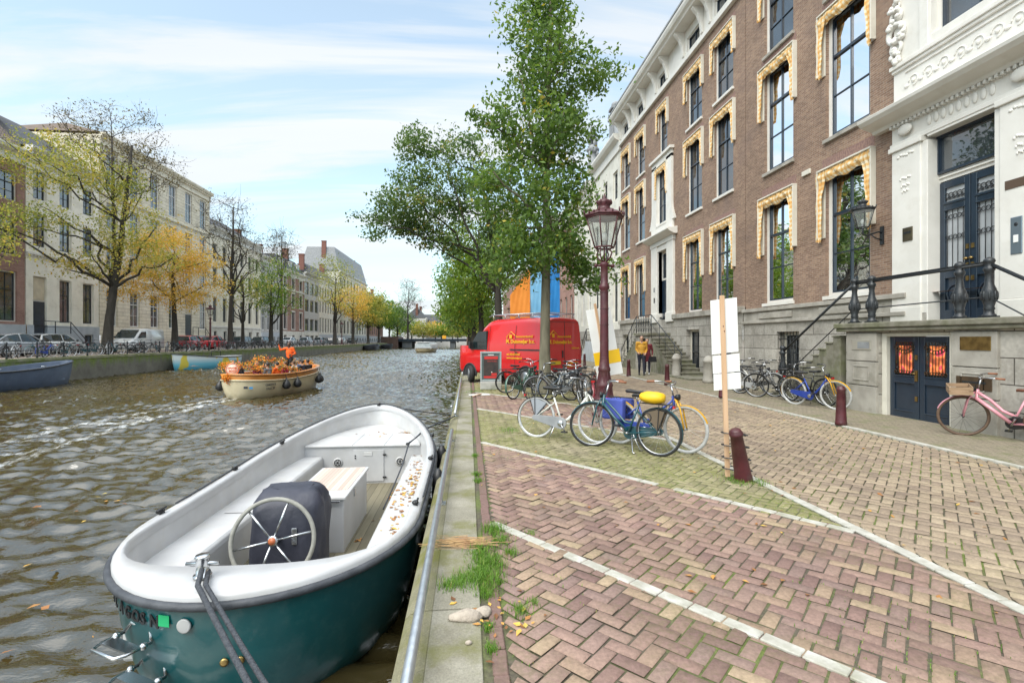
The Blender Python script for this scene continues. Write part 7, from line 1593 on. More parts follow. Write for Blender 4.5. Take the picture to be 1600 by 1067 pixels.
    q = MB(); flank(q, 'M. Duinmeijer b.v.', .19, 1.95, 1.56, bold=.006, y=.985); flank(q, 'Aannemersbedrijf', .115, 1.45, 1.76, bold=.002, y=.97); flank(q, 'tel. 020-6717367', .10, 1.9, 1.12, bold=.003); flank(q, 'www.duinmeijer.nl', .10, 1.9, .99, bold=.003)
    for dx, dz in ((0, 0),):
        q.obb((1.72, .972, 1.80), (.13, .006, .13)); q.tube([(1.95, .97, 1.78), (1.72, .955, 1.98), (1.48, .97, 1.82)], .014, 4); q.tube([(1.93, .97, 1.7), (1.88, .965, 1.84)], .012, 4)
    q.build('flank_lettering', yel, t, fix=False)
    q = MB(); rear(q, 'M. Duinmeijer b.v.', .17, .86, 1.55, bold=.006); rear(q, 'Aannemersbedrijf', .105, .40, 1.76, bold=.002); rear(q, 'Schilderwerk', .08, -.4, 1.36, bold=.002); rear(q, 'tel. 020-6717367', .085, -.15, .82, bold=.002); rear(q, 'www.duinmeijer.nl', .075, -.15, .71, bold=.002)
    q.obb((-.012, .62, 1.83), (.006, .13, .13)); q.tube([(-.012, .85, 1.80), (-.012, .62, 2.0), (-.012, .42, 1.86)], .014, 4)
    q.build('rear_lettering', yel, t, fix=False)
    q = MB(); rear(q, '47-VXJ-3', .10, .70, .845, bold=.003); q.build('plate_number', M_PLAST, np_, fix=False)
red_van()
# ================================================================= street furniture
M_AMS = mat('oxblood_iron_paint', (.085, .016, .022), (.055, .012, .016), .42, scale=6, bump=.15, bscale=30, dirt=(.14, .09, .075), dscale=5, damt=.5)
M_LGLASS = None
def lamp_glass():
    m, t, n, l, b = _mat('lantern_glass'); n.remove(b); o = [x for x in n if x.type == 'OUTPUT_MATERIAL'][0]
    gl = n.new('ShaderNodeBsdfGlossy'); gl.inputs['Roughness'].default_value = .05; tr = n.new('ShaderNodeBsdfTransparent'); tr.inputs['Color'].default_value = (.86, .88, .86, 1); df = n.new('ShaderNodeBsdfDiffuse'); df.inputs[0].default_value = (.7, .72, .7, 1)
    m1 = n.new('ShaderNodeMixShader'); m1.inputs[0].default_value = .16; l.new(tr.outputs[0], m1.inputs[1]); l.new(df.outputs[0], m1.inputs[2])
    m2 = n.new('ShaderNodeMixShader'); m2.inputs[0].default_value = .12; l.new(m1.outputs[0], m2.inputs[1]); l.new(gl.outputs[0], m2.inputs[2]); l.new(m2.outputs[0], o.inputs[0]); return m
M_LGLASS = lamp_glass()
def lantern(t, z0, s=1.0, iron=M_AMS, parent_xy=(0, 0)):
    """six sided crowned lantern; z0 = underside of the glass"""
    x0, y0 = parent_xy; H = .66*s; rb, rt = .215*s, .40*s; N6 = 6
    def ring(r, z): return [(x0+r*math.cos(R(90-30+60*i)), y0+r*math.sin(R(90-30+60*i)), z) for i in range(N6)]
    a, b = ring(rb, z0), ring(rt, z0+H); q = MB()
    for i in range(N6): q.tube([a[i], b[i]], .016*s, 6)
    q.tube(a, .02*s, 6, closed=True); q.tube(b, .03*s, 6, closed=True); q.tube(ring(rt*1.09, z0+H+.035*s), .022*s, 6, closed=True)
    q.build('lantern_frame', iron, t)
    g = MB(); g.loft([ring(rb*.985, z0+.01), ring(rt*.985, z0+H-.01)], caps=False, smooth=False); g.build('lantern_glass', M_LGLASS, t, fix=False)
    q = MB(); q.loft([ring(rt*1.12, z0+H+.03*s), ring(rt*1.1, z0+H+.06*s), ring(rt*.55, z0+H+.17*s), ring(rt*.42, z0+H+.18*s)], smooth=False)
    for i in range(N6):
        for u in (.0, .33, .67): p = Vector(ring(rt*1.13, 0)[i]).lerp(Vector(ring(rt*1.13, 0)[(i+1) % 6]), u); q.sphere((p.x, p.y, z0+H+(.085 if u else .105)*s), (.022*s, .022*s, (.03 if u else .055)*s), 6, 5)
    q.build('lantern_roof', iron, t)
    q = MB(); zz = z0+H+.17*s
    q.lathe([(.15*s, 0), (.15*s, .03*s), (.12*s, .05*s), (.135*s, .09*s), (.165*s, .15*s), (.16*s, .19*s), (.10*s, .225*s), (.04*s, .24*s), (.05*s, .27*s), (.025*s, .30*s), (.012*s, .36*s), (0, .37*s)], (x0, y0, zz), 14)
    for i in range(8): c = i*math.pi/4; q.sphere((x0+.16*s*math.cos(c), y0+.16*s*math.sin(c), zz+.17*s), (.025*s, .025*s, .05*s), 6, 5)
    q.build('crown', iron, t)
    q = MB(); q.lathe([(.02, 0), (.05*s, .02), (.05*s, .10*s), (.035*s, .11*s)], (x0, y0, z0), 10); q.mi = 1; q.lathe([(.035*s, .11*s), (.07*s, .17*s), (.075*s, .24*s), (.05*s, .31*s), (.02*s, .33*s)], (x0, y0, z0), 12); q.build('bulb', [M_LEAD, mat('frosted_bulb', (.75, .76, .75), None, .3)], t)
def lamp_post(label, loc, group=None):
    t = thing('street_lamp', label, 'street lamp', loc, group=group); q = MB()
    q.lathe([(.27, 0), (.27, .06), (.235, .09), (.235, .30), (.25, .33), (.25, .38), (.20, .44), (.175, .62), (.19, .66), (.19, .70), (.16, .76), (.12, .98), (.135, 1.0), (.135, 1.06), (.115, 1.1), (.098, 1.3), (.092, 2.0), (.088, 2.75), (.082, 2.78), (.115, 2.82), (.115, 2.88), (.082, 2.93), (.078, 3.3), (.10, 3.33), (.10, 3.38), (.06, 3.42)], (0, 0, 0), 20)
    for i in range(10): a = i*.628; q.tube([(.20*math.cos(a), .20*math.sin(a), .42), (.15*math.cos(a), .15*math.sin(a), .78), (.115*math.cos(a), .115*math.sin(a), .98)], .014, 5)
    for i in range(5): q.torus((0, 0, 1.3+i*.36), .095, .008, 'z', 18, 5)
    q.tube([(-.19, 0, 3.33), (.19, 0, 3.33)], .024, 8)
    for s in (-1, 1): q.sphere((s*.19, 0, 3.33), .045, 10, 8)
    q.build('pole', M_AMS, t); q = MB()
    for i in range(4): a = R(45+90*i); c, s = math.cos(a), math.sin(a); q.tube([(c*.04, s*.04, 3.40), (c*.15, s*.15, 3.50), (c*.19, s*.19, 3.60), (c*.14, s*.14, 3.67), (c*.20, s*.20, 3.72)], .017, 6)
    q.tube([(0, 0, 3.4), (0, 0, 3.74)], .02, 6); q.build('yoke', M_AMS, t)
    lantern(t, 3.73); return t
lp = lamp_post('crowned oxblood street lamp standing behind the parked bicycles', (3.0, 10.85, 0))
copy_tree(lp, (3.9, 44.5, 0), 0, 'small crowned street lamp far along beside the orange tarpaulin')
copy_tree(lp, (-28.1, 57.2, LZ), 0, 'crowned street lamp across the canal by the leafless tree')
copy_tree(lp, (-27.6, 112, LZ), 0, 'crowned street lamp far across the canal between two yellow trees')
def wall_lantern():
    t = thing('wall_lantern', 'black six sided lantern on an iron bracket on the brick wall', 'lantern', (9.86, 11.72, 4.50))
    lantern(t, 0, .64, M_BLACKP); q = MB(); q.tube([(.0, 0, -.02), (0, 0, -.16), (.10, 0, -.20), (.42, 0, -.10), (.52, 0, -.12)], .022, 8); q.tube([(.5, 0, -.30), (.34, 0, -.26), (.22, 0, -.17)], .016, 6); q.box(.50, -.05, -.42, .535, .05, .04); q.build('bracket', M_BLACKP, t)
wall_lantern()
# ---- bollards
def bollard_mesh(t, h=.76):
    q = MB(); q.lathe([(.105, 0), (.105, .05), (.098, .07), (.072, h-.09), (.078, h-.08), (.078, h-.05), (.066, h-.04), (.064, h-.015), (.05, h), (0, h+.004)], (0, 0, 0), 16); q.build('shaft', M_AMS, t)
    q = MB(); 
    for zz in (h-.2, h-.22, h-.24): q.box(-.03, -.085, zz, .03, -.06, zz+.012)
    q.build('cast_crest', M_AMS, t)
BL = [(9.22, 'oxblood iron bollard on the kerb before the blue and yellow bicycle'), (13.83, 'oxblood iron bollard on the kerb half hidden by the wooden placard pole'), (17.85, 'oxblood iron bollard on the kerb before the right hand stone steps post'), (22.28, 'oxblood iron bollard on the kerb beside the walking couple'), (26.6, 'oxblood iron bollard on the kerb at the narrow white door'), (31.0, 'oxblood iron bollard on the kerb at the far end of the five bay mansion')]
b0 = None
for y, lab in BL:
    if b0 is None: b0 = thing('bollard', lab, 'bollard', (KX, y, .02), group='iron bollards along the kerb'); bollard_mesh(b0)
    else: copy_tree(b0, (KX, y, .02), random.uniform(0, 6), lab)
def leaning_bollard():
    t = thing('bollard', 'leaning battered oxblood bollard with a wooden pole tied to it', 'bollard', (3.32, 5.78, 0)); t.rotation_euler = (R(10), R(-15), 0)
    q = MB(); q.lathe([(.108, -.1), (.105, .05), (.098, .07), (.07, .58), (.078, .59), (.078, .62), (.066, .63), (.064, .65), (.05, .665), (0, .67)], (0, 0, 0), 16); q.build('shaft', M_AMS, t)
leaning_bollard()
for (x, y, lab) in ((9.17, 21.38, 'round topped stone post at the far side of the foot slab'), (9.2, 18.49, 'round topped stone post nearest the placard')):
    q = MB(); q.lathe([(.21, 0), (.21, .12), (.185, .16), (.175, .78), (.2, .80), (.2, .86), (.175, .9), (.14, .98), (.07, 1.04), (0, 1.05)], (x, y, .02), 18); tag(q.build('stone_post', M_STONE), lab, 'bollard', 'stone posts at the foot of the steps')
# ---- placards on poles
M_RAWW = mat('raw_pine', (.60, .40, .25), (.52, .33, .19), .75, scale=3, stretch=(8, 8, .5)); M_BOARD = mat('white_board', (.78, .78, .76), (.72, .72, .70), .5, scale=2); M_YBOARD = mat('yellow_board_panel', (.82, .50, .01), None, .5)
def placard_near():
    t = thing('placard', 'white boards on a raw wooden pole tied to the leaning bollard', 'placard', (3.16, 5.86, 0)); t.rotation_euler = (R(-1.5), R(-1.2), R(-6))
    q = MB(); q.box(-.027, -.018, .02, .027, .012, 2.24); q.build('pole', M_RAWW, t, bevel=.003); a = R(10)
    for nm, z0, z1, x0, x1, sk in (('upper', 1.53, 2.20, -.135, .19, .05), ('mid', 1.29, 1.51, -.13, .20, .04), ('low', 1.08, 1.28, -.125, .205, .03)):
        q = MB(); q.add([(x, y, z+sk*(x-.03)*2+ (0)) for y in (.014, .024) for x, z in ((x0, z0), (x1, z0), (x1, z1), (x0, z1))], [(0, 1, 2, 3), (4, 7, 6, 5), (0, 4, 5, 1), (1, 5, 6, 2), (2, 6, 7, 3), (3, 7, 4, 0)]); q.build('board', M_BOARD, t)
    q = MB(); q.sphere((0, -.022, 1.86), (.008, .004, .008), 6, 4); q.sphere((.01, -.022, 1.80), (.008, .004, .01), 6, 4); q.build('knot', M_SADB, t)
    for i, zz in enumerate((.55, .40, .25, .12)):
        q = MB(); x1 = .16+.09-.1*zz; q.tube([(-.05, -.03, zz+.01), (.05, -.085, zz), (x1+.03, -.06-.02, zz-.02), (x1+.06, .03, zz-.03), (.1, .10, zz), (-.05, .03, zz+.01)], .008, 5, closed=True); q.build('tie', M_RUBK, t)
placard_near()
def placard_lamp():
    t = thing('placard', 'tilted white and yellow board strapped against the street lamp', 'placard', (3.25, 11.2, .75)); t.rotation_euler = (0, R(-10), R(3))
    q = MB(); q.box(-.30, 0, .69, .28, .012, 1.68); q.build('board', M_BOARD, t, bevel=.003); q = MB(); q.box(-.30, -.004, .39, .32, .010, .69); q.build('yellow_panel', M_YBOARD, t, bevel=.003); q = MB(); q.box(-.30, 0, .12, .32, .012, .388); q.build('lower_board', M_BOARD, t, bevel=.003)
    q = MB(); q.box(-.10, -.03, -.75, -.045, 0, 1.80); q.build('pole', M_RAWW, t, bevel=.003)
placard_lamp()
# ---- advert board on a concrete foot
def advert():
    t = thing('advert_board', 'grey framed advert board with a dark poster on a concrete foot', 'advert board', (.76, 17.0, 0), R(-3))
    q = MB(); q.box(-.36, -.16, 0, .36, .16, .26); q.build('foot', mat('pale_concrete', (.45, .44, .41), (.35, .34, .31), .9, scale=4, dirt=(.12, .15, .05), dscale=3, damt=.6), t, bevel=.02)
    q = MB()
    for x in (-.36, .30): q.box(x, -.05, .27, x+.06, .05, 1.28)
    q.box(-.30, -.05, 1.22, .30, .05, 1.28); q.box(-.30, -.05, .27, .30, .05, .32); q.build('frame', mat('grey_frame_metal', (.42, .46, .46), (.34, .38, .38), .4, .4, scale=5), t, bevel=.008)
    q = MB(); q.box(-.30, -.02, .32, .30, .02, 1.22); q.mi = 1; q.box(-.25, -.024, .37, .25, -.021, 1.10); q.build('poster', [mat('dark_green_panel', (.10, .14, .14), None, .5), mat('black_poster', (.025, .022, .022), (.06, .04, .035), .4, scale=6)], t)
    q = MB(); q.box(-.22, -.028, 1.02, .24, -.0245, 1.12); q.box(-.24, -.028, .38, .23, -.0245, .45); q.box(.02, -.028, .47, .2, -.0245, .55)
    M = Matrix(((1, 0, 0, -.12), (0, 1, 0, -.026), (0, 0, 1, .93), (0, 0, 0, 1))); put_text(q, 'LIVE MUSIC', .065, M, extrude=.002); q.build('poster_print', mat('red_print', (.55, .03, .025), None, .5), t, fix=False)
    q = MB(); q.box(-.10, -.028, 1.155, .10, -.022, 1.185); q.sphere((.03, -.024, .58), (.02, .004, .02), 8, 6); q.build('label_strip', M_BOARD, t)
advert()
for (x, y, a, sx, sy, lab) in ((.33, 15.2, .2, .62, .26, 'flat piece of white board lying on the quay edge'), (.25, 14.9, 1.1, .55, .05, 'thin wooden lath lying across the white board')):
    q = MB(); q.obb((x, y, .015 if sx > .6 else .04), (sx, sy, .02), (0, 0, a)); tag(q.build('loose_board', M_BOARD if sx > .6 else M_RAWW, bevel=.003), lab, 'board')
q = MB(); q.box(-.43, 12.2, -.6, -.39, 12.26, .05); q.sphere((-.41, 12.23, .06), .035, 8, 6); tag(q.build('mooring_post', M_GALV), 'small steel mooring post at the quay edge ahead of the sloop', 'post')
# ================================================================= people
SKIN = mat('skin', (.50, .30, .21), (.44, .255, .175), .55, scale=8)
SKIND = mat('dark_skin', (.12, .065, .042), (.09, .05, .033), .5, scale=8)
HAIRK = mat('dark_hair', (.018, .014, .012), (.035, .026, .02), .6, scale=20); HAIRB = mat('brown_hair', (.12, .065, .03), (.08, .045, .022), .6, scale=20); HAIRW = mat('fair_hair', (.42, .31, .17), (.33, .24, .13), .6, scale=20)
def fab(name, c): return mat('cloth_'+name, c, tuple(x*.72 for x in c), .85, scale=7, bump=.25, bscale=16)
F_MUST = fab('mustard', (.58, .30, .035)); F_NAVY = fab('navy', (.025, .028, .045)); F_WINE = fab('wine', (.16, .02, .03)); F_ORNG = fab('orange', (.85, .13, .015)); F_BLK = fab('black', (.02, .02, .022)); F_WHT = fab('white', (.66, .65, .62)); F_GRY = fab('grey', (.18, .19, .21)); F_PINK = fab('magenta', (.42, .04, .12)); F_DEN = fab('denim', (.06, .09, .16))
SHOE = mat('shoe_leather', (.03, .025, .02), None, .5); SHOEW = mat('white_shoe', (.6, .6, .58), None, .5)
def person(label, pose, loc, rz, top, legs, skin=SKIN, hair=HAIRK, shoes=SHOE, vox=.014, hat=None, h=1.0, group=None, longcoat=False, parent_rot=None):
    """facing -Y. pose: joints in metres for a 1.75 m adult"""
    P = {k: Vector(v) for k, v in pose.items()}
    t = thing('person', label, 'person', loc, rz, group); t.scale = (h, h, h)
    q = MB(); seg = []          # (a, b, material index)
    def limb(a, b, r0, r1, mi, mid=None):
        a, b = Vector(a), Vector(b); pts = [a.lerp(b, u) for u in (0, .25, .5, .75, 1)]; m = mid or (r0*.95+r1*.05)
        q.tube(pts, [r0, r0*1.02, (r0+r1)/2*1.02, r1*1.05, r1], 10); q.sphere(tuple(a), r0, 10, 8); q.sphere(tuple(b), r1, 10, 8); seg.append((a, b, mi))
    TOP, LEG, SK, SH = 0, 1, 2, 3
    pel, ch, nk, hd = P['pelvis'], P['chest'], P['neck'], P['head']
    fwd = P.get('fwd', Vector((0, -1, 0)))
    # torso as a loft of ovals
    rings = []; side = (P['sh_l']-P['sh_r']).normalized()
    for u, a_, b_ in ((-.12, .13, .10), (0, .165, .118), (.3, .15, .105), (.55, .165, .112), (.8, .18, .115), (.95, .16, .095), (1.1, .08, .07)):
        c = pel.lerp(ch, u) if u <= 1 else ch.lerp(nk, (u-1)*5*.6); fr = side.cross(Vector((0, 0, 1)))
        rings.append([tuple(c+side*a_*math.cos(e)+fr*b_*math.sin(e)) for e in [2*math.pi*i/16 for i in range(16)]])
    q.loft(rings); seg.append((pel+Vector((0, 0, .02)), ch, TOP)); seg.append((ch, nk-Vector((0, 0, .03)), TOP))
    limb(ch.lerp(nk, .5), P['sh_l'], .075, .068, TOP); limb(ch.lerp(nk, .5), P['sh_r'], .075, .068, TOP)
    limb(nk-Vector((0, 0, .04)), hd-Vector((0, 0, .06)), .058, .055, SK)
    # head: skull, jaw, nose, ears
    q.sphere(tuple(hd+Vector((0, 0, .025))), (.077, .095, .10), 14, 10); jw = hd+fwd*.03-Vector((0, 0, .055)); q.sphere(tuple(jw), (.056, .062, .062), 12, 8); seg.append((hd-Vector((0, 0, .05)), hd+Vector((0, 0, .08)), SK))
    q.sphere(tuple(hd+fwd*.098-Vector((0, 0, .01))), (.014, .02, .024), 6, 5); q.sphere(tuple(hd+fwd*.085-Vector((0, 0, .055))), (.026, .014, .010), 6, 5)
    for s in (-1, 1): q.sphere(tuple(hd+side*s*.08), (.012, .022, .032), 6, 5)
    for s in ('l', 'r'):
        limb(P['sh_'+s], P['el_'+s], .062, .046, TOP); limb(P['el_'+s], P['wr_'+s], .046, .034, TOP)
        w_, d = P['wr_'+s], (P['wr_'+s]-P['el_'+s]).normalized(); sg = 1 if s == 'l' else -1
        pm = w_+d*.055; ax = d.orthogonal().normalized() if abs(d.dot(side)) > .9 else (side-d*side.dot(d)).normalized(); ax = ax.cross(d).normalized()
        q.tube([w_, w_+d*.03, w_+d*.09], [.026, .036, .034], 8); seg.append((w_+d*.015, w_+d*.2, SK))
        cl = ax.cross(d).normalized()*(-.35*sg)
        for k, ln in ((-1.5, .062), (-.5, .078), (.5, .084), (1.5, .074)):
            b = w_+d*.085+ax*k*.018; q.tube([b, b+(d+cl*.25)*ln*.5, b+(d+cl*.8).normalized()*ln*.95], [.0105, .0095, .008], 6)
        b = w_+d*.03+ax*.03; q.tube([b, b+(d*.6+ax*.6)*.05, b+(d*.9+ax*.5+cl*.4)*.075], [.012, .011, .009], 6)
        limb(P['hip_'+s], P['kn_'+s], .098, .062, LEG); limb(P['kn_'+s], P['an_'+s], .062, .042, LEG)
        a = P['an_'+s]; tf = P.get('toe_'+s, a+fwd*.17+Vector((0, 0, -.04))); q.sphere(tuple(a-Vector((0, 0, .03))-fwd*.02), (.04, .05, .045), 8, 6); q.tube([a-Vector((0, 0, .045))-fwd*.03, a.lerp(tf, .5)-Vector((0, 0, .03)), tf-Vector((0, 0, .012))], [.042, .045, .034], 8); q.sphere(tuple(tf-Vector((0, 0, .012))), (.036, .036, .028), 8, 6); seg.append((a-Vector((0, 0, .03)), tf, SH))
    if longcoat: q.loft([[tuple(c+side*a_*math.cos(e)+side.cross(Vector((0, 0, 1)))*b_*math.sin(e)) for e in [2*math.pi*i/16 for i in range(16)]] for c, a_, b_ in ((pel-Vector((0, 0, .34)), .20, .15), (pel-Vector((0, 0, .1)), .19, .14), (pel+Vector((0, 0, .1)), .165, .12))]); seg.append((pel-Vector((0, 0, .33)), pel, TOP))
    o = q.build('body', [top, legs, skin, shoes], t, fix=True)
    rm = o.modifiers.new('remesh', 'REMESH'); rm.mode = 'VOXEL'; rm.voxel_size = vox; rm.use_smooth_shade = True
    sm = o.modifiers.new('smooth', 'SMOOTH'); sm.iterations = 3; sm.factor = .4
    dg = bpy.context.evaluated_depsgraph_get(); me = bpy.data.meshes.new_from_object(o.evaluated_get(dg)); o.modifiers.clear(); o.data = me
    me.materials.clear(); [me.materials.append(m_) for m_ in (top, legs, skin, shoes)]
    n_ = len(me.polygons); C = np.zeros(n_*3); me.polygons.foreach_get('center', C); C = C.reshape(-1, 3); best = np.full(n_, 1e9); mi = np.zeros(n_, int)
    for a, b, m_ in seg:
        a, b = np.array(a), np.array(b); d = b-a; u = np.clip(((C-a)@d)/(d@d+1e-9), 0, 1); ds = np.linalg.norm(C-(a+u[:, None]*d), axis=1)*(.75 if m_ == TOP and longcoat else 1); k = ds < best; best[k] = ds[k]; mi[k] = m_
    me.polygons.foreach_set('material_index', mi); me.polygons.foreach_set('use_smooth', np.ones(n_, bool))
    q = MB(); N_ = 12
    for j in range(5):
        pass
    q.sphere(tuple(hd+Vector((0, 0, .045))-fwd*.018), (.084, .096, .094), 14, 10); q.build('hair', hair, t) if not hat else q.build('cap', hat, t)
    q = MB()
    for s in (-1, 1): q.sphere(tuple(hd+fwd*.086+side*s*.03+Vector((0, 0, .005))), (.010, .008, .007), 6, 5)
    q.build('eyes', M_RUBK, t)
    return t
STAND = dict(pelvis=(0, 0, .97), chest=(0, .01, 1.33), neck=(0, 0, 1.47), head=(0, -.02, 1.62), sh_l=(.185, 0, 1.42), sh_r=(-.185, 0, 1.42), el_l=(.23, .04, 1.14), el_r=(-.23, .04, 1.14), wr_l=(.17, -.12, .98), wr_r=(-.15, -.14, 1.0), hip_l=(.09, 0, .92), hip_r=(-.09, 0, .92), kn_l=(.10, -.06, .50), kn_r=(-.09, .0, .50), an_l=(.10, -.12, .09), an_r=(-.09, .14, .10))
def pose(base=STAND, **k): d = dict(base); d.update(k); return d
person('man in a mustard jacket, cap and dark trousers walking by the stone steps', pose(), (8.05, 22.7, .02), R(-16), F_MUST, F_NAVY, hat=HAIRK, h=1.06, vox=.012)
person('woman in a wine red coat walking half behind the man in mustard', pose(el_l=(.25, .06, 1.15), wr_l=(.24, -.08, .95)), (8.5, 23.2, .02), R(-20), F_WINE, F_NAVY, hair=HAIRB, shoes=SHOEW, h=.98, vox=.012, longcoat=True)
q = MB(); q.prism([(-.16, 0), (.16, 0), (.14, .26), (-.14, .26)], -.05, .05, 'y'); q.tube([(-.08, 0, .26), (-.06, 0, .42), (.06, 0, .42), (.08, 0, .26)], .008, 5); hb_ = q.build('shoulder_bag', F_BLK, bevel=.02); hb_.location = (8.72, 23.0, .62); tag(hb_, 'black bag hanging from the hand of the woman in wine red', 'bag')
SIT = pose(pelvis=(0, .05, .50), chest=(0, .08, .86), neck=(0, .07, 1.0), head=(0, .04, 1.15), sh_l=(.185, .08, .95), sh_r=(-.185, .08, .95), el_l=(.24, .02, .70), el_r=(-.24, .02, .70), wr_l=(.15, -.22, .62), wr_r=(-.15, -.22, .62), hip_l=(.09, .03, .48), hip_r=(-.09, .03, .48), kn_l=(.11, -.38, .48), kn_r=(-.11, -.38, .48), an_l=(.11, -.36, .09), an_r=(-.11, -.36, .09))
WAVE = pose(el_l=(.30, .02, 1.16), wr_l=(.16, -.14, 1.10), el_r=(-.44, -.02, 1.34), wr_r=(-.50, -.06, 1.60))
RZB = PB_RZ
def aboard(lab, ps, x, y, z, rz, *a, **k): person(lab, ps, tuple(pb(x, y, z)), RZB+R(rz), *a, vox=.02, group='passengers of the party boat', **k)
aboard('man in bright orange top standing in the party boat with one arm raised', WAVE, .25, 3.7, .72, 10, F_ORNG, F_BLK, SKIND, h=1.0)
seats = [(.80, 1.2, -90, F_GRY, HAIRK, 'in grey nearest the stern of the party boat'), (.82, 1.85, -95, F_ORNG, HAIRK, 'in orange seated third from the stern'), (-.75, 1.5, 90, F_NAVY, HAIRB, 'in navy seated behind the round sign'), (.8, 2.5, -85, F_PINK, HAIRB, 'in magenta seated amidships of the party boat'), (.80, 3.15, -90, F_WHT, HAIRB, 'in white seated with back to the quay side'), (.72, 4.0, -100, F_NAVY, HAIRK, 'in navy seated in front of the standing man'), (.62, 4.65, -110, F_BLK, HAIRK, 'in black seated nearest the bow of the party boat'), (-.7, 2.6, 90, F_WINE, HAIRW, 'fair haired in wine red on the far bench'), (-.68, 4.3, 85, F_GRY, HAIRW, 'fair haired in grey on the far bench by the bow'), (.1, 5.0, 170, F_DEN, HAIRK, 'in denim sitting across the bow')]
for x, y, rz, tp, hr, lab in seats: aboard('passenger '+lab, SIT, x, y, .28, rz, tp, F_NAVY, hair=hr)
# round sign and garlands of flowers on the boat
q = MB(); q.lathe([(.0, -.01), (.27, -.01), (.27, .01), (0, .012)], (0, 0, 0), 28); rot = Vector((.25, -1, 0)).to_track_quat('Z', 'Y').to_matrix(); c = pb(-.02, .1, 1.30); q.v = [tuple(c+rot @ Vector(v)) for v in q.v]
rs_ = q.build('round_sign', mat('pale_pink_sign', (.75, .52, .42), None, .5)); tag(rs_, 'round pale sign with orange lettering hung at the stern of the party boat', 'sign')
q = MB()
for i, (tx, sz) in enumerate((('ORANJE', .10), ('BOOT', .11))):
    u = rot @ Vector((1, 0, 0)); M = Matrix(((u.x, -rot[0][2]*-1, 0, c.x), (u.y, rot[1][2], 0, c.y), (0, 0, 1, c.z), (0, 0, 0, 1)))
    ux = Vector((1, .25, 0)).normalized(); n_ = Vector((.25, -1, 0)).normalized(); p = c+n_*.016-ux*.19*(1 if i == 0 else .72)+Vector((0, 0, .03-i*.13)); M = Matrix(((ux.x, -n_.x, 0, p.x), (ux.y, -n_.y, 0, p.y), (0, 0, 1, p.z), (0, 0, 0, 1))); put_text(q, tx, sz, M, extrude=.003, bold=.003)
q.torus((0, 0, 0), .25, .012, 'z', 28, 5); k = len(q.v); q.v[-28*5:] = [tuple(c+n_*.012+rot @ Vector(v)) for v in q.v[-28*5:]]
l_ = q.build('sign_lettering', F_ORNG, rs_, fix=False)
FLW = leaf_mat('garland_flowers', [(0, (.10, .17, .03)), (.25, (.25, .22, .04)), (.35, (.80, .22, .02)), (.7, (.85, .33, .04)), (.9, (.80, .50, .10)), (1, (.6, .08, .10))], .2)
def garland(lab, pts, r, n_):
    t = thing('flower_garland', lab, 'garland', tuple(pb(*pts[0])), group='flower garlands on the party boat'); rs = np.random.default_rng(len(lab)); A = np.array([tuple(pb(*p)) for p in pts]); A = A-A[0]
    u = rs.random(n_)*(len(A)-1); i = np.minimum(u.astype(int), len(A)-2); f = (u-i)[:, None]; P = A[i]*(1-f)+A[i+1]*f; cl = rs.integers(0, n_//14, n_); off = rs.normal(0, 1, (n_//14+1, 3))*r; P = P+off[cl]*np.array([1, 1, .8])+rs.normal(0, .05, (n_, 3))
    leaves_mesh('blossoms', P, .085, FLW, t, rs.random(n_//14+1)[cl]+rs.normal(0, .1, n_), rs=rs)
    q = MB(); q.tube([tuple(a) for a in A], .02, 5); q.build('garland_rope', M_ROPE, t)
garland('orange flower garland heaped round the stern of the party boat', [(-1.0, 1.2, 1.25), (-.75, .45, 1.42), (-.1, .3, 1.5), (.55, .5, 1.42), (.85, 1.0, 1.25)], .10, 900)
garland('orange and yellow garland along the quay side of the party boat', [(.9, 1.6, 1.2), (1.02, 2.2, 1.28), (1.0, 2.9, 1.18), (.95, 3.3, 1.1)], .09, 420)
garland('high arch of orange flowers over the middle of the party boat', [(-.9, 1.9, 1.35), (-.3, 2.0, 1.66), (.2, 2.1, 1.70), (.5, 2.9, 1.55), (.1, 3.4, 1.45)], .085, 560)
garland('pale peach garland at the bow end of the party boat', [(.55, 4.9, 1.32), (.1, 5.5, 1.42), (-.5, 4.9, 1.34)], .09, 360)
garland('small yellow posy hanging on the orange band at the stern', [(-.25, -.06, .98), (-.15, -.08, .84)], .07, 220)
# ================================================================= grass, leaves, rubble
M_GRASS = leaf_mat('grass_blade', [(0, (.06, .13, .015)), (.5, (.12, .25, .03)), (.85, (.20, .34, .05)), (1, (.40, .36, .12))], .3)
def blades(P, hgt, wd, lean, tint, name):
    n_ = len(P); a = rng.uniform(0, 6.283, n_); d = np.stack([np.cos(a), np.sin(a), np.zeros(n_)], 1); s = np.stack([-np.sin(a), np.cos(a), np.zeros(n_)], 1); up = np.array([0, 0, 1.0]); h = (hgt*rng.uniform(.5, 1.3, n_))[:, None]; l_ = (lean*rng.uniform(.2, 1.2, n_))[:, None]; w_ = wd
    p1 = P+up*h*.55+d*h*l_*.25; p2 = P+up*h*(1-.25*l_)+d*h*l_*.8
    v = np.stack([P-s*w_, P+s*w_, p1+s*w_*.7, p1-s*w_*.7, p2], 1).reshape(-1, 3); k = np.arange(n_)*5
    me = bpy.data.meshes.new(name); me.from_pydata(v.tolist(), [], [f for b in k.tolist() for f in ((b, b+1, b+2, b+3), (b+3, b+2, b+4))])
    at_ = me.attributes.new('tint', 'FLOAT', 'FACE'); at_.data.foreach_set('value', np.repeat(np.clip(tint, 0, 1), 2).astype(np.float32)); me.materials.append(M_GRASS)
    o = bpy.data.objects.new(name, me); COL.objects.link(o); o['kind'] = 'stuff'; return o
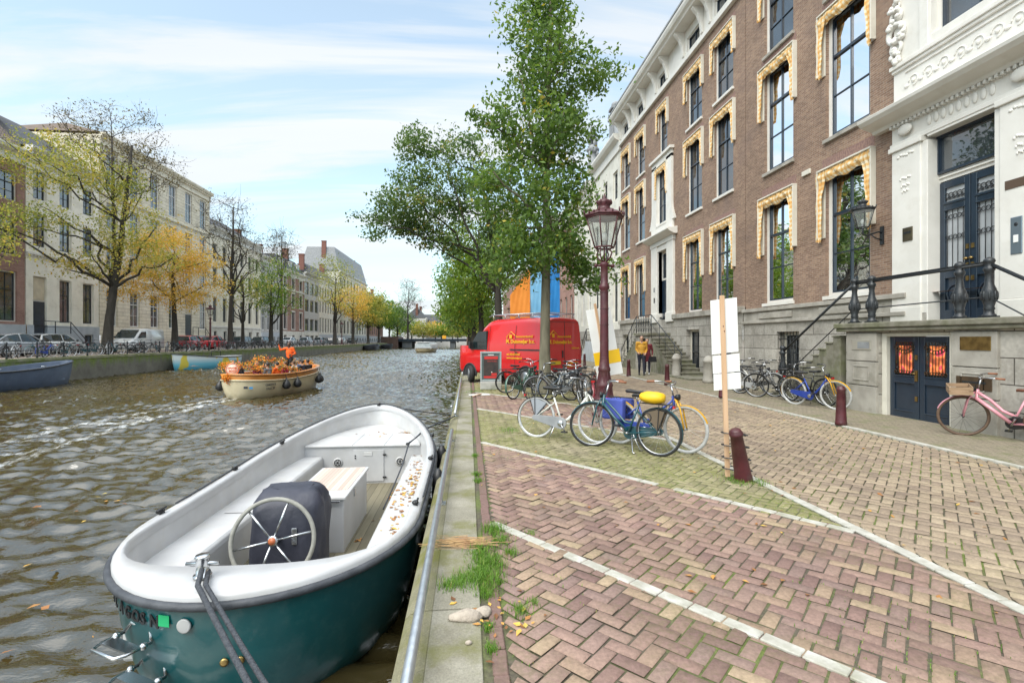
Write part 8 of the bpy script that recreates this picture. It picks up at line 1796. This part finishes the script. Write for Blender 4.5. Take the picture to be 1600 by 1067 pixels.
def grass():
    P = []; H = []
    tufts = [(.22, 4.45, .10, 500), (.28, 4.2, .08, 260), (.10, 4.02, .10, 500), (.13, 3.82, .10, 650), (.10, 3.62, .11, 700), (.02, 3.52, .10, 350), (-.06, 3.50, .07, 260), (-.14, 3.47, .06, 240), (.18, 3.5, .07, 220), (.12, 3.35, .06, 220), (.22, 3.75, .06, 160), (.33, 3.95, .05, 160), (.12, 2.95, .035, 160), (.13, 2.75, .035, 150), (.32, 3.1, .05, 160), (.42, 3.2, .035, 90), (.55, 4.35, .04, 90), (.12, 6.0, .05, 160), (.10, 6.3, .06, 160), (.1, 7.3, .05, 110), (3.2, 5.72, .14, 320), (3.45, 5.62, .10, 160), (.75, 9.3, .2, 360), (.6, 17.2, .5, 300), (.15, 16.2, .25, 260), (2.7, 17.1, .35, 300), (2.8, 12.4, .3, 200)]
    for x, y, r, n_ in tufts: P.append(np.stack([x+rng.normal(0, r*.55, n_), y+rng.normal(0, r*.8, n_), np.full(n_, -.008)], 1)); H.append(np.full(n_, .055 if r > .045 else .035))
    P, H = np.concatenate(P), np.concatenate(H); blades(P, H, .0022, .9, rng.normal(.5, .22, len(P)), 'grass')
    # small growth in the brick joints: where moss noise is strong
    n_ = 60000; x = rng.uniform(.2, 7.2, n_); y = .9+(rng.random(n_)**1.8)*11; k = np.sin(x*2.3+1.2*np.sin(y*1.9))*np.sin(y*1.7+1.4*np.sin(x*1.3))+.35*np.sin(x*7+y*5); keep = k > .40
    W_ = .1; c = math.cos(R(45)); u = ((x-3.5)*c+(y+3.0)*c)/W_; v_ = (-(x-3.5)*c+(y+3.0)*c)/W_
    fu, fv = np.abs(u-np.round(u)), np.abs(v_-np.round(v_)); keep &= (np.minimum(fu, fv) < .07)
    I, J = np.floor(u).astype(int), np.floor(v_).astype(int)
    P = np.stack([x, y, np.full(n_, -.008)], 1)[keep]; blades(P, np.full(len(P), .02), .0024, 1.0, rng.normal(.5, .25, len(P)), 'joint_grass')
grass()
LIT = leaf_mat('fallen_leaf', [(0, (.16, .07, .03)), (.35, (.34, .15, .05)), (.65, (.52, .27, .07)), (.9, (.66, .42, .08)), (1, (.40, .36, .10))], .1)
def litter(P, size, name, flat=.9):
    n_ = len(P); a = rng.uniform(0, 6.283, n_); d = np.stack([np.cos(a), np.sin(a), rng.normal(0, .12, n_)], 1); s = np.stack([-np.sin(a), np.cos(a), rng.normal(0, .18, n_)], 1); L_ = (size*rng.uniform(.6, 1.3, n_))[:, None]; up = np.array([0, 0, 1.0])
    v = np.stack([P-d*L_*.5, P-d*L_*.1-s*L_*.3+up*L_*.08, P+d*L_*.55+up*L_*.06, P-d*L_*.1+s*L_*.3+up*L_*.08], 1).reshape(-1, 3)
    me = bpy.data.meshes.new(name); k = np.arange(n_)*4; me.from_pydata(v.tolist(), [], [f for b in k.tolist() for f in ((b, b+1, b+2), (b, b+2, b+3))]); at_ = me.attributes.new('tint', 'FLOAT', 'FACE'); at_.data.foreach_set('value', np.repeat(rng.random(n_), 2).astype(np.float32)); me.materials.append(LIT)
    o = bpy.data.objects.new(name, me); COL.objects.link(o); o['kind'] = 'stuff'; return o
def clus(cs): return np.concatenate([np.stack([x+rng.normal(0, rx, n_), y+rng.normal(0, ry, n_), np.full(n_, z)], 1) for x, y, z, rx, ry, n_ in cs])
litter(clus([(-.78, 8.1, -.262, .07, .1, 12), (-.75, 7.2, -.262, .10, .3, 40), (-.74, 6.5, -.262, .09, .3, 36), (-.80, 5.6, -.262, .06, .2, 14), (-.75, 5.2, -.262, .08, .08, 12), (-.78, 6.8, -.262, .08, .9, 60), (-1.12, 7.9, -.73, .07, .15, 34), (-1.12, 6.9, -.73, .05, .12, 10), (-1.1, 5.9, -.73, .05, .1, 14), (-1.35, 6.2, -.73, .03, .05, 5), (-1.15, 9.7, -.08, .12, .06, 24), (-1.8, 9.6, -.08, .3, .15, 8), (-.52, 6.6, .03, .02, .5, 10)]), .06, 'fallen_leaves')
x = rng.uniform(.1, 7, 240); y = rng.uniform(1.2, 16, 240); litter(np.stack([x, y, np.full(240, .006)], 1), .05, 'fallen_leaves')
litter(np.stack([rng.uniform(.3, 3.5, 90), rng.uniform(16, 26, 90), np.full(90, .006)], 1), .07, 'fallen_leaves')
litter(np.stack([rng.uniform(-7, -2.9, 46), rng.uniform(2.5, 9, 46), np.full(46, WZ+.02)], 1), .09, 'fallen_leaves')
litter(clus([(.20, 3.05, .01, .08, .14, 12), (.0, 3.2, .004, .1, .1, 8), (.32, 3.0, .01, .05, .1, 7)]), .045, 'fallen_leaves')
def straw():
    q = MB(); r_ = random.Random(2)
    for i in range(90): x, y = -.03+r_.gauss(0, .1), 4.15+r_.gauss(0, .055); a = R(-8)+r_.gauss(0, .16); l_ = r_.uniform(.12, .34); q.tube([(x-l_/2*math.cos(a), y-l_/2*math.sin(a), .004+r_.random()*.03), (x+l_/2*math.cos(a), y+l_/2*math.sin(a), .006+r_.random()*.035)], .0022, 3, caps=False)
    o = q.build('dry_reed_stalks', mat('straw', (.42, .27, .12), (.30, .17, .08), .8, scale=10), fix=False); o['kind'] = 'stuff'
straw()
def chunk(loc, r, lab, seed):
    rs = random.Random(seed); q = MB(); q.sphere((0, 0, 0), r, 14, 9); q.v = [(x*(1+.16*math.sin(y*40+seed)+rs.uniform(-.1, .1)), y*(1+.15*math.sin(x*35)), z*(1+.2*math.sin(x*28+y*22)+rs.uniform(-.1, .1))) for x, y, z in q.v]
    o = q.build('mortar_lump', mat('pale_mortar', (.44, .38, .31), (.32, .27, .22), .95, scale=14, bump=.8, bscale=40)); o.location = loc; tag(o, lab, 'rubble')
chunk((-.02, 3.06, .012), (.10, .055, .035), 'flat pale lump of mortar lying on the coping', 3); chunk((.09, 3.10, .01), (.06, .05, .025), 'smaller pale crumb beside the mortar lump on the coping', 5); chunk((-.0, 2.8, .006), (.018, .015, .012), 'tiny brick crumb below the mortar lump on the coping', 7)
